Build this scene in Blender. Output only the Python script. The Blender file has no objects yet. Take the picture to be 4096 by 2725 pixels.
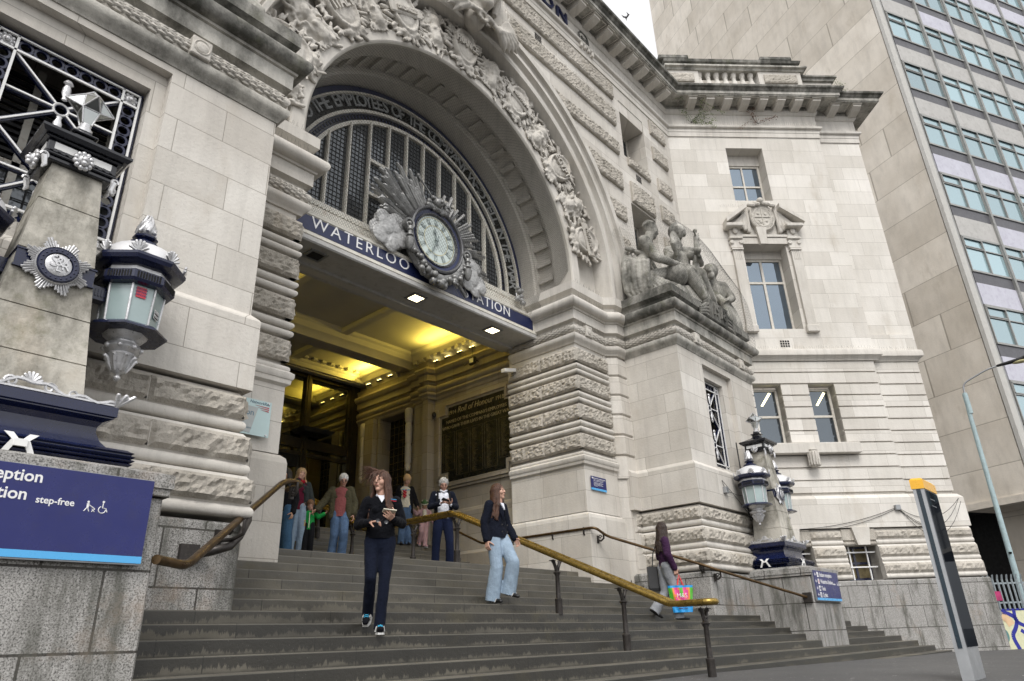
import bpy, bmesh, math, random
import numpy as np
from mathutils import Vector, Matrix, noise
R=math.radians; PI=math.pi; RT=math.sqrt(.5)
rnd=random.Random(7)
sc=bpy.context.scene; COL=sc.collection
# ---------------------------------------------------------------- node materials
def newmat(name):
    m=bpy.data.materials.new(name); m.use_nodes=True; nt=m.node_tree; nt.nodes.clear()
    o=nt.nodes.new('ShaderNodeOutputMaterial'); b=nt.nodes.new('ShaderNodeBsdfPrincipled')
    nt.links.new(b.outputs[0],o.inputs[0]); return m,nt,b
class G:
    def __init__(s,nt): s.nt=nt
    def n(s,t,**kw):
        x=s.nt.nodes.new('ShaderNode'+t)
        for k,v in kw.items(): setattr(x,k,v)
        return x
    def l(s,a,b): s.nt.links.new(a,b)
    def val(s,x,inp,v):
        if hasattr(v,'is_linked') or isinstance(v,bpy.types.NodeSocket): s.l(v,x.inputs[inp])
        else: x.inputs[inp].default_value=v
    def math(s,op,a,b=0.,clamp=False):
        x=s.n('Math',operation=op,use_clamp=clamp); s.val(x,0,a); s.val(x,1,b); return x.outputs[0]
    def mix(s,f,a,b,mode='MIX'):
        x=s.n('Mix',data_type='RGBA',blend_type=mode); s.val(x,0,f)
        for i,v in ((6,a),(7,b)):
            if isinstance(v,tuple): v=(*v,1) if len(v)==3 else v
            s.val(x,i,v)
        return x.outputs[2]
    def noise(s,vec,scale,detail=4,rough=.6,out=0):
        x=s.n('TexNoise'); 
        if vec is not None: s.l(vec,x.inputs['Vector'])
        x.inputs['Scale'].default_value=scale; x.inputs['Detail'].default_value=detail; x.inputs['Roughness'].default_value=rough; return x.outputs[out]
    def ramp(s,f,stops):
        x=s.n('ValToRGB'); s.l(f,x.inputs[0]); e=x.color_ramp.elements
        while len(e)<len(stops): e.new(.5)
        for i,(p,c) in enumerate(stops):
            e[i].position=p; e[i].color=(c,c,c,1) if not isinstance(c,tuple) else (*c,1)
        return x.outputs[0]
    def pos(s): return s.n('NewGeometry').outputs['Position']
    def sep(s,v): x=s.n('SeparateXYZ'); s.l(v,x.inputs[0]); return x.outputs
    def comb(s,a,b,c):
        x=s.n('CombineXYZ'); s.val(x,0,a); s.val(x,1,b); s.val(x,2,c); return x.outputs[0]
    def scale(s,v,k):
        x=s.n('VectorMath',operation='MULTIPLY'); s.l(v,x.inputs[0]); x.inputs[1].default_value=k; return x.outputs[0]
    def bump(s,h,st,dist=.02,nrm=None):
        x=s.n('Bump'); s.l(h,x.inputs['Height']); x.inputs['Strength'].default_value=st; x.inputs['Distance'].default_value=dist
        if nrm is not None: s.l(nrm,x.inputs['Normal'])
        return x.outputs[0]
def stone(name,c1,c2,joint=None,bw=1.35,rh=.53,zoff=.19,cv=.1,ms=.006,grime=.35,dark=(.11,.105,.09),rough=.85,bump=.35,bscale=18,black=0.,warm=.5,uvs=1.,moss=0.):
    m,nt,b=newmat(name); g=G(nt); p=g.pos(); s=g.sep(p)
    u=g.math('SUBTRACT',s[0],s[1])
    if uvs!=1.: u=g.math('MULTIPLY',u,uvs)
    v=g.comb(u,g.math('SUBTRACT',s[2],zoff),0.)
    n1=g.noise(p,.55,5,.6); col=g.mix(g.ramp(n1,[(.35,0.),(.65,1.)]),c1,c2)
    hb=None
    if joint:
        br=g.n('TexBrick'); g.l(v,br.inputs['Vector']); br.inputs['Scale'].default_value=1.; br.inputs['Brick Width'].default_value=bw; br.inputs['Row Height'].default_value=rh
        br.inputs['Mortar Size'].default_value=ms; br.inputs['Mortar Smooth'].default_value=.2; br.inputs['Bias'].default_value=0.
        br.inputs['Color1'].default_value=(1-cv*1.4,1-cv*1.55,1-cv*1.8,1); br.inputs['Color2'].default_value=(1+cv*.6,1+cv*.55,1+cv*.45,1); br.inputs['Mortar'].default_value=(.55,.53,.5,1); br.offset=.42; br.squash=.8; br.squash_frequency=3
        col=g.mix(1.,col,br.outputs[0],'MULTIPLY'); hb=br.outputs[1]
    # rusty/warm patches
    w=g.ramp(g.noise(g.scale(p,(1,1,.45)),1.1,6,.65),[(.58,0.),(.74,warm)])
    col=g.mix(w,col,(.42,.36,.28))
    # vertical grime streaks
    st=g.ramp(g.noise(g.comb(g.math('MULTIPLY',u,4.2),g.math('MULTIPLY',s[2],.5),0.),1.,6,.7),[(.46,0.),(.75,grime)])
    col=g.mix(st,col,tuple(x*.5 for x in c1))
    sp=g.ramp(g.noise(p,26,3,.7),[(.62,0.),(.78,grime*1.1)]); col=g.mix(sp,col,dark)
    if black>0:
        gn=g.sep(g.n('NewGeometry').outputs['Normal'])
        bl=g.ramp(g.noise(g.scale(p,(1,1,.6)),1.7,7,.68),[(.5-black*.22,0.),(.72-black*.15,.93)])
        col=g.mix(bl,col,dark)
    if moss>0:
        ms=g.ramp(g.noise(p,2.3,6,.7),[(.55,0.),(.7,moss)]); col=g.mix(ms,col,(.085,.09,.03))
    g.l(col,b.inputs['Base Color']); b.inputs['Roughness'].default_value=rough
    h=g.math('ADD',g.noise(p,bscale,6,.65),g.math('MULTIPLY',g.noise(p,3.1,4,.6),.8))
    if hb is not None: h=g.math('SUBTRACT',h,g.math('MULTIPLY',hb,1.2))
    g.l(g.bump(h,bump,.02),b.inputs['Normal']); return m
def plain(name,c,rough=.5,metal=0.,var=.15,nscale=4.,bump=0.,bscale=30.,spec=.5,coat=0.,dirt=None,streak=False):
    m,nt,b=newmat(name); g=G(nt); p=g.pos()
    k=tuple(x*(1-var) for x in c); h=tuple(min(1,x*(1+var)) for x in c)
    v=g.scale(p,(3,3,.6)) if streak else p
    col=g.mix(g.ramp(g.noise(v,nscale,6,.65),[(.3,0.),(.7,1.)]),k,h)
    if dirt: col=g.mix(g.ramp(g.noise(p,nscale*3,6,.7),[(.5,0.),(.72,dirt[1])]),col,dirt[0])
    g.l(col,b.inputs['Base Color']); b.inputs['Metallic'].default_value=metal; b.inputs['Specular IOR Level'].default_value=spec
    g.l(g.ramp(g.noise(p,nscale*2.3,4),[(.3,max(0,rough-.1)),(.7,min(1,rough+.12))]),b.inputs['Roughness'])
    if coat: b.inputs['Coat Weight'].default_value=coat; b.inputs['Coat Roughness'].default_value=.15
    if bump: g.l(g.bump(g.noise(p,bscale,5,.6),bump,.01),b.inputs['Normal'])
    return m
def emit(name,c,st):
    m,nt,b=newmat(name); b.inputs['Base Color'].default_value=(*c,1); b.inputs['Emission Color'].default_value=(*c,1); b.inputs['Emission Strength'].default_value=st; return m
def glassy(name,dark,refl,rough=.03,tint=(1,1,1),wav=.15,ws=1.5):
    m,nt,b=newmat(name); g=G(nt); p=g.pos(); nt.nodes.remove(b)
    d=g.n('BsdfDiffuse'); g.l(g.mix(g.ramp(g.noise(p,.6,3),[(.35,0.),(.65,1.)]),tuple(x*.7 for x in dark),dark),d.inputs[0])
    if 'office' in name: oi=g.n('ObjectInfo').outputs['Random']; g.l(g.mix(oi,tuple(x*.55 for x in dark),tuple(min(1,x*1.7) for x in dark)),d.inputs[0])
    gl=g.n('BsdfGlossy'); gl.inputs['Color'].default_value=(*tint,1); gl.inputs['Roughness'].default_value=rough
    if wav: g.l(g.bump(g.noise(p,ws,2),wav,.02),gl.inputs['Normal'])
    mx=g.n('MixShader'); mx.inputs[0].default_value=refl; g.l(d.outputs[0],mx.inputs[1]); g.l(gl.outputs[0],mx.inputs[2])
    o=[x for x in nt.nodes if x.type=='OUTPUT_MATERIAL'][0]; g.l(mx.outputs[0],o.inputs[0]); return m
M={}
M['ashlar']=stone('ashlar_stone',(.57,.54,.495),(.69,.665,.62),joint=1,grime=.30,warm=.35)
M['wing']=stone('wing_ashlar_stone',(.65,.625,.58),(.74,.715,.675),joint=1,bw=1.9,rh=.60,grime=.22,warm=.4)
M['plain']=stone('dressed_stone',(.55,.52,.47),(.68,.65,.60),grime=.38,warm=.3,bscale=14)
M['soffit']=stone('soffit_stone',(.50,.475,.42),(.60,.57,.52),grime=.3,warm=.3)
M['carved']=stone('carved_stone',(.50,.47,.42),(.63,.60,.55),grime=.5,bump=.6,bscale=22)
M['rock']=stone('rock_faced_stone',(.38,.35,.30),(.56,.52,.46),grime=.6,bump=1.,bscale=30,warm=.7)
M['dark']=stone('weathered_stone',(.34,.33,.30),(.56,.54,.49),grime=.6,black=1.,bump=.6,moss=.4,dark=(.05,.05,.042))
M['dirty']=stone('sooty_stone',(.50,.48,.43),(.62,.60,.55),grime=.5,black=.42,bump=.5,dark=(.10,.098,.085))
M['statue']=stone('statue_stone',(.40,.385,.34),(.58,.56,.51),grime=.6,black=.5,moss=.6,bump=.5,dark=(.055,.055,.045),uvs=2.)
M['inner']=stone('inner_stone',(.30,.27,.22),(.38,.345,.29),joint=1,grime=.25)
M['tower']=stone('tower_stone',(.62,.57,.50),(.74,.69,.62),joint=1,bw=2.3,rh=1.77,zoff=.7,grime=.35,warm=.5,cv=.13,ms=.018,uvs=1.,dark=(.2,.19,.17))
def granite():
    m,nt,b=newmat('grey_granite'); g=G(nt); p=g.pos(); s=g.sep(p)
    a=g.ramp(g.noise(p,70,3,.75),[(.38,(.07,.068,.066)),(.46,(.30,.29,.275)),(.56,(.43,.42,.40)),(.68,(.56,.545,.53))])
    v=g.comb(g.math('SUBTRACT',s[0],s[1]),g.math('SUBTRACT',s[2],.03),0.)
    br=g.n('TexBrick'); g.l(v,br.inputs['Vector']); br.inputs['Scale'].default_value=1.; br.inputs['Brick Width'].default_value=.92; br.inputs['Row Height'].default_value=.62; br.inputs['Mortar Size'].default_value=.011
    br.inputs['Color1'].default_value=(.92,.92,.92,1); br.inputs['Color2'].default_value=(1,1,1,1); br.inputs['Mortar'].default_value=(.16,.15,.14,1)
    c=g.mix(1.,a,br.outputs[0],'MULTIPLY')
    st=g.ramp(g.noise(g.scale(p,(2.6,2.6,.5)),1.3,6,.72),[(.47,0.),(.64,.8)]); c=g.mix(st,c,(.075,.075,.06))
    w=g.ramp(g.noise(p,1.7,5,.7),[(.56,0.),(.74,.4)]); c=g.mix(w,c,(.34,.25,.18))
    g.l(c,b.inputs['Base Color']); b.inputs['Roughness'].default_value=.72
    g.l(g.bump(g.math('SUBTRACT',g.noise(p,40,3,.7),g.math('MULTIPLY',br.outputs[1],1.5)),.35,.01),b.inputs['Normal']); return m
M['granite']=granite()
def stepmat():
    m,nt,b=newmat('worn_step_stone'); g=G(nt); p=g.pos(); s=g.sep(p); nz=g.sep(g.n('NewGeometry').outputs['Normal'])[2]
    fk=g.math('FRACT',g.math('DIVIDE',g.math('ADD',s[2],6.323),.15))      # 0 at foot .. 1 at nosing of each riser
    base=g.mix(g.ramp(g.noise(p,.9,5,.6),[(.3,0.),(.7,1.)]),(.072,.068,.057),(.145,.137,.118))
    slab=g.n('TexBrick'); k=g.math('FLOOR',g.math('DIVIDE',g.math('ADD',s[2],6.318),.15))
    g.l(g.comb(g.math('ADD',s[0],g.math('MULTIPLY',k,1.37)),g.math('MULTIPLY',k,1.01),0.),slab.inputs['Vector'])
    slab.inputs['Scale'].default_value=1.; slab.inputs['Brick Width'].default_value=1.7; slab.inputs['Row Height'].default_value=1.; slab.inputs['Mortar Size'].default_value=.006; slab.inputs['Color1'].default_value=(.78,.77,.75,1); slab.inputs['Color2'].default_value=(1.12,1.08,1.0,1); slab.inputs['Mortar'].default_value=(.3,.3,.3,1); slab.offset=.37
    c=g.mix(1.,base,slab.outputs[0],'MULTIPLY')
    # wet drips down each riser: long noise columns, thresholded by the height on the riser
    dr=g.noise(g.comb(g.math('MULTIPLY',s[0],19.),g.math('MULTIPLY',s[2],1.5),k),1.,5,.8)
    big=g.noise(g.comb(g.math('MULTIPLY',s[0],1.1),k,s[1]),1.,4,.65)
    lv=g.math('ADD',g.math('MULTIPLY',dr,.8),g.math('MULTIPLY',big,.9))
    bias=g.ramp(s[2],[(0.05,.17),(.75,0.)]); wet=g.ramp(g.math('ADD',g.math('ADD',lv,bias),g.math('MULTIPLY',g.math('SUBTRACT',fk,.5),.45)),[(.86,0.),(.90,1.)])
    riser=g.math('LESS_THAN',nz,.5); wet=g.math('MULTIPLY',wet,riser)
    low=g.ramp(g.math('MULTIPLY',s[2],1.),[(0.2,1.),(.95,.2)])                                  # lower flight is wetter
    c=g.mix(g.math('MULTIPLY',g.math('MULTIPLY',wet,.85),low),c,(.022,.021,.018))
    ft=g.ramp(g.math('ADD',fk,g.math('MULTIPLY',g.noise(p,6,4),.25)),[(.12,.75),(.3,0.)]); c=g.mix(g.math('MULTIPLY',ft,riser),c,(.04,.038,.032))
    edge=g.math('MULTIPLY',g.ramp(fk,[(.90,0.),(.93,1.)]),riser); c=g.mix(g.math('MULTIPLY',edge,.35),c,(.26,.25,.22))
    sp=g.ramp(g.noise(p,35,3,.8),[(.68,0.),(.74,.5)]); c=g.mix(sp,c,(.3,.29,.26))
    gr=g.ramp(g.noise(g.scale(p,(1.3,2,1)),.8,4),[(.6,0.),(.75,.35)]); c=g.mix(gr,c,(.10,.085,.04))
    g.l(c,b.inputs['Base Color']); g.l(g.ramp(wet,[(0.,.72),(1.,.38)]),b.inputs['Roughness'])
    g.l(g.bump(g.noise(p,22,6,.7),.4,.01),b.inputs['Normal']); return m
M['step']=stepmat()
def asphalt():
    m,nt,b=newmat('wet_asphalt'); g=G(nt); p=g.pos()
    c=g.ramp(g.noise(p,90,3,.8),[(.3,(.05,.05,.052)),(.6,(.105,.105,.105)),(.72,(.24,.24,.235))])
    c=g.mix(g.ramp(g.noise(p,.8,5),[(.4,0.),(.6,.5)]),c,(.06,.06,.062))
    # pale trodden specks of litter, blown along one direction
    sp=g.ramp(g.noise(g.scale(p,(6,17,1)),1.,3,.6),[(.69,0.),(.71,.85)]); c=g.mix(sp,c,(.5,.5,.47))
    g.l(c,b.inputs['Base Color']); b.inputs['Roughness'].default_value=.55; g.l(g.bump(g.noise(p,70,4,.7),.5,.01),b.inputs['Normal']); return m
M['asphalt']=asphalt()
M['cream']=plain('cream_paint',(.74,.715,.64),.5,var=.08,dirt=((.30,.17,.07),.45),nscale=3)
M['white']=plain('white_plaster',(.46,.455,.44),.6,var=.08,dirt=((.2,.19,.17),.5),nscale=2)
M['plaster']=plain('ceiling_plaster',(.52,.50,.45),.7,var=.05,nscale=1)
M['navy']=plain('navy_gloss_paint',(.006,.010,.042),.25,var=.2,nscale=3,coat=.35,bump=.12)
M['navydull']=plain('navy_enamel',(.010,.017,.070),.35,var=.12,dirt=((.05,.05,.09),.3))
M['black']=plain('black_paint',(.008,.009,.014),.25,var=.2,coat=.5)
M['blacksoft']=plain('matt_black',(.012,.012,.013),.6,var=.2)
M['silver']=plain('silver_paint',(.62,.62,.63),.34,metal=.55,var=.2,nscale=12,bump=.4,bscale=50)
M['clocksilver']=plain('aged_silver',(.42,.42,.415),.5,metal=.25,var=.3,nscale=6,dirt=((.09,.09,.085),.55),bump=.5,bscale=26)
M['whitepaint']=plain('white_paint',(.80,.80,.79),.45,var=.05)
M['domepaint']=plain('pale_silver_dome',(.72,.72,.73),.4,metal=.2,var=.1)
M['brass']=plain('worn_brass',(.36,.245,.065),.30,metal=.85,var=.25,nscale=5,dirt=((.10,.06,.025),.5),bump=.2)
M['bronze']=plain('dull_bronze',(.12,.075,.035),.34,metal=.75,var=.35,nscale=5,dirt=((.04,.028,.02),.7))
M['iron']=plain('dark_iron',(.045,.04,.037),.45,metal=.4,var=.3,nscale=9,dirt=((.12,.10,.085),.4),bump=.3)
M['bluesign']=plain('blue_sign_enamel',(.010,.015,.125),.3,var=.06,dirt=((.03,.03,.08),.3),nscale=2)
M['skyblue']=plain('sky_blue_enamel',(.09,.42,.80),.3,var=.03)
M['signwhite']=plain('sign_white',(.82,.82,.82),.4,var=.02)
M['grey']=plain('grey_metal',(.33,.34,.35),.4,metal=.5,var=.1)
M['zinc']=plain('galvanised_steel',(.30,.34,.36),.45,metal=.5,var=.15,nscale=12)
M['poleblue']=plain('pale_blue_grey_paint',(.36,.47,.49),.4,var=.12,nscale=5,dirt=((.2,.2,.18),.35))
M['yellow']=plain('yellow_paint',(.80,.42,.02),.35,var=.05)
M['wood']=plain('white_window_wood',(.62,.59,.53),.5,var=.12,dirt=((.25,.2,.15),.4),nscale=6)
M['winglass']=glassy('sash_glass',(.05,.065,.085),.24,.02,(.72,.86,1.))
M['darkwin']=glassy('sash_glass_dark_reflection',(.030,.036,.045),.14,.02,(.82,.92,1.))  # sash glass again, with a dark reflection put into its colour
M['skyglass']=glassy('office_glass',(.17,.25,.27),.40,.04,(.80,.95,1.),ws=.5)
M['darkglass']=glassy('dark_screen_glass',(.010,.011,.008),.40,.015,(.85,.85,.6),wav=.0)
M['leadglass']=glassy('leaded_glass',(.085,.09,.095),.12,.12,(.8,.85,.9),wav=.4,ws=5)
M['opal']=plain('opal_lantern_glass',(.34,.43,.43),.16,var=.08,nscale=2,coat=.8)
M['monoglass']=glassy('monolith_glass',(.006,.008,.012),.06,.02,(.9,.95,1.),wav=0.)
M['casemetal']=plain('dark_clock_metal',(.13,.13,.135),.42,metal=.5,var=.3,nscale=9,dirt=((.03,.03,.03),.5))
M['gunmetal']=plain('gunmetal_casting',(.25,.25,.245),.4,metal=.45,var=.35,nscale=9,dirt=((.04,.04,.038),.6),bump=.4)
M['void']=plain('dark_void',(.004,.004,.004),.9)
M['led']=emit('led_strip',(1.,.80,.28),9.)
M['lamplit']=emit('lit_lamp_panel',(1.,.86,.55),6.)
M['tube']=emit('office_tube',(1.,.9,.5),2.6)
M['panelA']=plain('pale_grey_panel',(.46,.45,.43),.55,var=.08,nscale=1.6,dirt=((.25,.24,.22),.45))
M['panelB']=plain('lilac_grey_panel',(.53,.53,.60),.5,var=.07,nscale=1.6,dirt=((.33,.30,.40),.5))
M['spandrel']=plain('dark_spandrel',(.09,.09,.10),.4,var=.1)
M['alu']=plain('office_mullion',(.33,.33,.315),.45,metal=.3,var=.12,nscale=9)
M['edge']=plain('pale_edge_stone',(.50,.49,.46),.7,var=.08)
M['frost']=plain('frosted_plaque_glass',(.50,.66,.66),.15,var=.03,coat=.6)
M['frostgrey']=plain('frosted_plaque_centre',(.42,.45,.44),.2,var=.04,coat=.6)
M['slate']=plain('slate_blue_ink',(.10,.18,.24),.4)
M['red']=plain('red_ink',(.55,.04,.06),.4)
M['cable']=plain('black_cable',(.02,.02,.02),.6)
M['gold']=plain('gilt_lettering',(.42,.36,.22),.4,metal=.3,var=.25,nscale=14)
M['giltline']=plain('thin_gilt_line',(.10,.08,.045),.5)
M['giltdim']=plain('dim_gilt_lettering',(.15,.12,.06),.5,metal=.2,var=.5,nscale=5)
M['bronzeplate']=plain('dark_bronze_plate',(.016,.017,.014),.28,metal=.3,var=.3)
M['framemetal']=plain('tarnished_frame',(.045,.038,.025),.35,metal=.6,var=.2)
M['letter']=plain('grey_letter',(.36,.37,.37),.5,metal=.2,var=.2,nscale=9)
M['leaf']=plain('green_leaf',(.10,.14,.025),.6,var=.5,nscale=20)
M['net']=plain('dark_netting',(.05,.05,.048),.8)
# ---------------------------------------------------------------- mesh building
def FAC(Y0): return lambda p:(p[0],Y0-p[1],p[2])
def SIDEW(X0,s=-1): return lambda p:(X0+s*p[1],p[0],p[2])           # p[0]=Y, d outward along s*X
def WNG(c): return lambda p:(RT*((c-p[1])+p[0]),RT*((c-p[1])-p[0]),p[2])
def Wp(s,c): return (RT*(c+s),RT*(c-s))
IDF=lambda p:p
class MB:
    def __init__(s): s.V=[];s.F=[];s.I=[];s.K=[]
    def cut(s):
        s.K.append((len(s.V),len(s.F))); return s
    def pieces(s):
        if not s.K: return [s]
        ks=[(0,0)]+s.K+[(len(s.V),len(s.F))]; out=[]
        for (v0,f0),(v1,f1) in zip(ks,ks[1:]):
            if f1>f0: m=MB(); m.V=s.V[v0:v1]; m.F=[tuple(i-v0 for i in q) for q in s.F[f0:f1]]; m.I=s.I[f0:f1]; out.append(m)
        return out
    def add(s,vs,fs,mi=0,f=None):
        o=len(s.V); s.V+= [tuple(f(v)) for v in vs] if f else [tuple(v) for v in vs]
        for q in fs: s.F.append(tuple(i+o for i in q)); s.I.append(mi)
    def box(s,a0,a1,b0,b1,c0,c1,f=None,mi=0,ch=0.):
        if ch>0:
            P=[]
            for x,sx in ((a0,1),(a1,-1)):
                for y,sy in ((b0,1),(b1,-1)):
                    for z,sz in ((c0,1),(c1,-1)):
                        P+=[(x+sx*ch,y+sy*ch,z),(x+sx*ch,y,z+sz*ch),(x,y+sy*ch,z+sz*ch)]
            s.hull(P,f,mi); return
        vs=[(x,y,z) for x in (a0,a1) for y in (b0,b1) for z in (c0,c1)]
        s.add(vs,[(0,1,3,2),(4,6,7,5),(0,4,5,1),(2,3,7,6),(0,2,6,4),(1,5,7,3)],mi,f)
    def hull(s,P,f=None,mi=0):
        bm=bmesh.new()
        for p in P: bm.verts.new(p)
        bmesh.ops.convex_hull(bm,input=bm.verts); bmesh.ops.delete(bm,geom=[v for v in bm.verts if not v.link_faces],context='VERTS')
        bmesh.ops.dissolve_limit(bm,angle_limit=.02,verts=bm.verts,edges=bm.edges)
        bm.verts.index_update(); s.add([v.co[:] for v in bm.verts],[[v.index for v in q.verts] for q in bm.faces],mi,f); bm.free()
    def prism(s,poly,d0,d1,f=None,mi=0):      # poly in (u,z) extruded over depth d
        n=len(poly); vs=[(u,d0,z) for u,z in poly]+[(u,d1,z) for u,z in poly]
        s.add(vs,[tuple(range(n)),tuple(range(2*n-1,n-1,-1))]+[(i,(i+1)%n,(i+1)%n+n,i+n) for i in range(n)],mi,f)
    def wall(s,u0,u1,z0,z1,holes,d0,d1,f=None,mi=0):   # boxes around rectangular holes (u0,u1,z0,z1)
        zs=sorted({z0,z1,*[h[2] for h in holes],*[h[3] for h in holes]}); zs=[z for z in zs if z0<=z<=z1]
        for a,b in zip(zs,zs[1:]):
            hs=sorted([h for h in holes if h[2]<=a+1e-6 and h[3]>=b-1e-6]); u=u0
            for h in hs:
                if h[0]>u: s.box(u,h[0],d0,d1,a,b,f,mi)
                u=h[1]
            if u<u1: s.box(u,u1,d0,d1,a,b,f,mi)
    def sweep(s,prof,path,mi=0,closed=True,caps=True,zf=None,sub=0,disp=0.,seed=0):
        # prof: (d outward, z); path: plan points, outward on the right-hand side
        pts=[Vector(p) for p in path]
        if sub:
            q=[];fl=[]
            for a,b in zip(pts,pts[1:]):
                k=max(1,int((b-a).length/sub))
                for i in range(k): q.append(a.lerp(b,i/k)); fl.append(i==0)
            q.append(pts[-1]); pts=q
        n=len(pts); nr=[]
        for i in range(n):
            def N(a,b): t=(b-a).normalized(); return Vector((t.y,-t.x))
            if i==0: m=N(pts[0],pts[1])
            elif i==n-1: m=N(pts[-2],pts[-1])
            else:
                a=N(pts[i-1],pts[i]); b=N(pts[i],pts[i+1]); m=(a+b); m=m.normalized()/max(.3,m.normalized().dot(a))
            nr.append(m)
        k=len(prof); vs=[]
        for i in range(n):
            for j,(d,z) in enumerate(prof):
                dd=d
                if disp: 
                    pp=pts[i]; dd=d+disp*noise.noise(Vector((pp.x*14+seed,pp.y*14,z*22)))
                p=pts[i]+nr[i]*dd; vs.append((p.x,p.y,z))
        fs=[]; m=k if closed else k-1
        for i in range(n-1):
            for j in range(m): fs.append((i*k+j,i*k+(j+1)%k,(i+1)*k+(j+1)%k,(i+1)*k+j))
        if caps and closed: fs+= [tuple(range(k)),tuple(range(n*k-1,(n-1)*k-1,-1))]
        s.add(vs,fs,mi)
    def arch(s,prof,cx,cz,zb,a0=0.,a1=180.,n=72,mi=0,f=None,closed=False):   # prof: (r,d) swept round an arc, legs down to zb
        P=[]
        if zb is not None: P.append((1,0,zb))
        for i in range(n+1):
            a=R(a0+(a1-a0)*i/n); P.append((math.cos(a),math.sin(a),None))
        if zb is not None: P.append((-1,0,zb))
        k=len(prof); vs=[]
        for c,sn,z in P:
            for r,d in prof: vs.append((cx+r*c,d,(cz+r*sn) if z is None else z))
        m=k if closed else k-1
        fs=[(i*k+j,i*k+(j+1)%k,(i+1)*k+(j+1)%k,(i+1)*k+j) for i in range(len(P)-1) for j in range(m)]
        if closed: fs+=[tuple(range(k)),tuple(range(len(P)*k-1,(len(P)-1)*k-1,-1))]
        s.add(vs,fs,mi,f)
    def lathe(s,prof,n=24,c=(0,0,0),mi=0,f=None,sx=1.,sy=1.,rot=0.,ax='z'):
        vs=[];k=len(prof)
        for i in range(n):
            a=2*PI*i/n+rot
            for r,z in prof:
                x,y=r*math.cos(a)*sx,r*math.sin(a)*sy
                if ax=='z': vs.append((c[0]+x,c[1]+y,c[2]+z))
                elif ax=='y': vs.append((c[0]+x,c[1]+z,c[2]+y))
                else: vs.append((c[0]+z,c[1]+x,c[2]+y))
        fs=[(i*k+j,((i+1)%n)*k+j,((i+1)%n)*k+j+1,i*k+j+1) for i in range(n) for j in range(k-1)]
        if ax=='z' and prof[0][0]>1e-5: fs.append(tuple(i*k for i in range(n)))
        if ax=='z' and prof[-1][0]>1e-5: fs.append(tuple(i*k+k-1 for i in range(n)))
        s.add(vs,fs,mi,f)
    def tube(s,pts,r,n=8,mi=0,f=None,cap=True):
        pts=[Vector(p) for p in pts]; rs=r if isinstance(r,(list,tuple)) else [r]*len(pts); vs=[]; up=None
        for i,p in enumerate(pts):
            t=(pts[min(i+1,len(pts)-1)]-pts[max(i-1,0)]).normalized()
            if up is None: up=Vector((0,0,1)) if abs(t.z)<.9 else Vector((1,0,0))
            a=(up-t*up.dot(t)).normalized(); b=t.cross(a); up=a
            for j in range(n): w=2*PI*j/n; vs.append(p+(a*math.cos(w)+b*math.sin(w))*rs[i])
        fs=[(i*n+j,i*n+(j+1)%n,(i+1)*n+(j+1)%n,(i+1)*n+j) for i in range(len(pts)-1) for j in range(n)]
        if cap: fs+=[tuple(range(n)),tuple(range(len(pts)*n-1,(len(pts)-1)*n-1,-1))]
        s.add(vs,fs,mi,f)
    def ball(s,c,r,n=10,m=7,mi=0,f=None,rz=None,ry=None):
        rx=r; ry=ry or r; rz=rz or r; vs=[(c[0],c[1],c[2]+rz)]
        for i in range(1,m):
            a=PI*i/m
            for j in range(n): b=2*PI*j/n; vs.append((c[0]+rx*math.sin(a)*math.cos(b),c[1]+ry*math.sin(a)*math.sin(b),c[2]+rz*math.cos(a)))
        vs.append((c[0],c[1],c[2]-rz)); fs=[(0,1+j,1+(j+1)%n) for j in range(n)]
        for i in range(m-2):
            for j in range(n): fs.append((1+i*n+j,1+(i+1)*n+j,1+(i+1)*n+(j+1)%n,1+i*n+(j+1)%n))
        e=len(vs)-1; fs+=[(e,1+(m-2)*n+(j+1)%n,1+(m-2)*n+j) for j in range(n)]
        s.add(vs,fs,mi,f)
    def cone2(s,p0,p1,r0,r1,n=10,mi=0,flat=1.,side=None,f=None):   # tapered capsule, optionally flattened across `side`
        p0=Vector(p0);p1=Vector(p1); t=(p1-p0); L=t.length; t=t/L if L>1e-6 else Vector((0,0,1))
        a=Vector(side) if side is not None else (Vector((1,0,0)) if abs(t.x)<.8 else Vector((0,1,0)))
        a=(a-t*a.dot(t)).normalized(); b=t.cross(a); rings=[]
        for k in (0,1,2,3): w=PI/2*(1-k/4.); rings.append((p0-t*r0*math.sin(w),r0*math.cos(w) if k else r0*.02))
        rings.append((p0,r0)); rings.append(((p0+p1)/2,(r0+r1)/2)); rings.append((p1,r1))
        for k in (3,2,1,0): w=PI/2*(1-k/4.); rings.append((p1+t*r1*math.sin(w),r1*math.cos(w) if k else r1*.02))
        vs=[];
        for c,r in rings:
            for j in range(n): w=2*PI*j/n; vs.append(c+a*math.cos(w)*r+b*math.sin(w)*r*flat)
        m=len(rings); fs=[(i*n+j,i*n+(j+1)%n,(i+1)*n+(j+1)%n,(i+1)*n+j) for i in range(m-1) for j in range(n)]
        fs+=[tuple(range(n)),tuple(range(m*n-1,(m-1)*n-1,-1))]
        s.add(vs,fs,mi,f)
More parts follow.
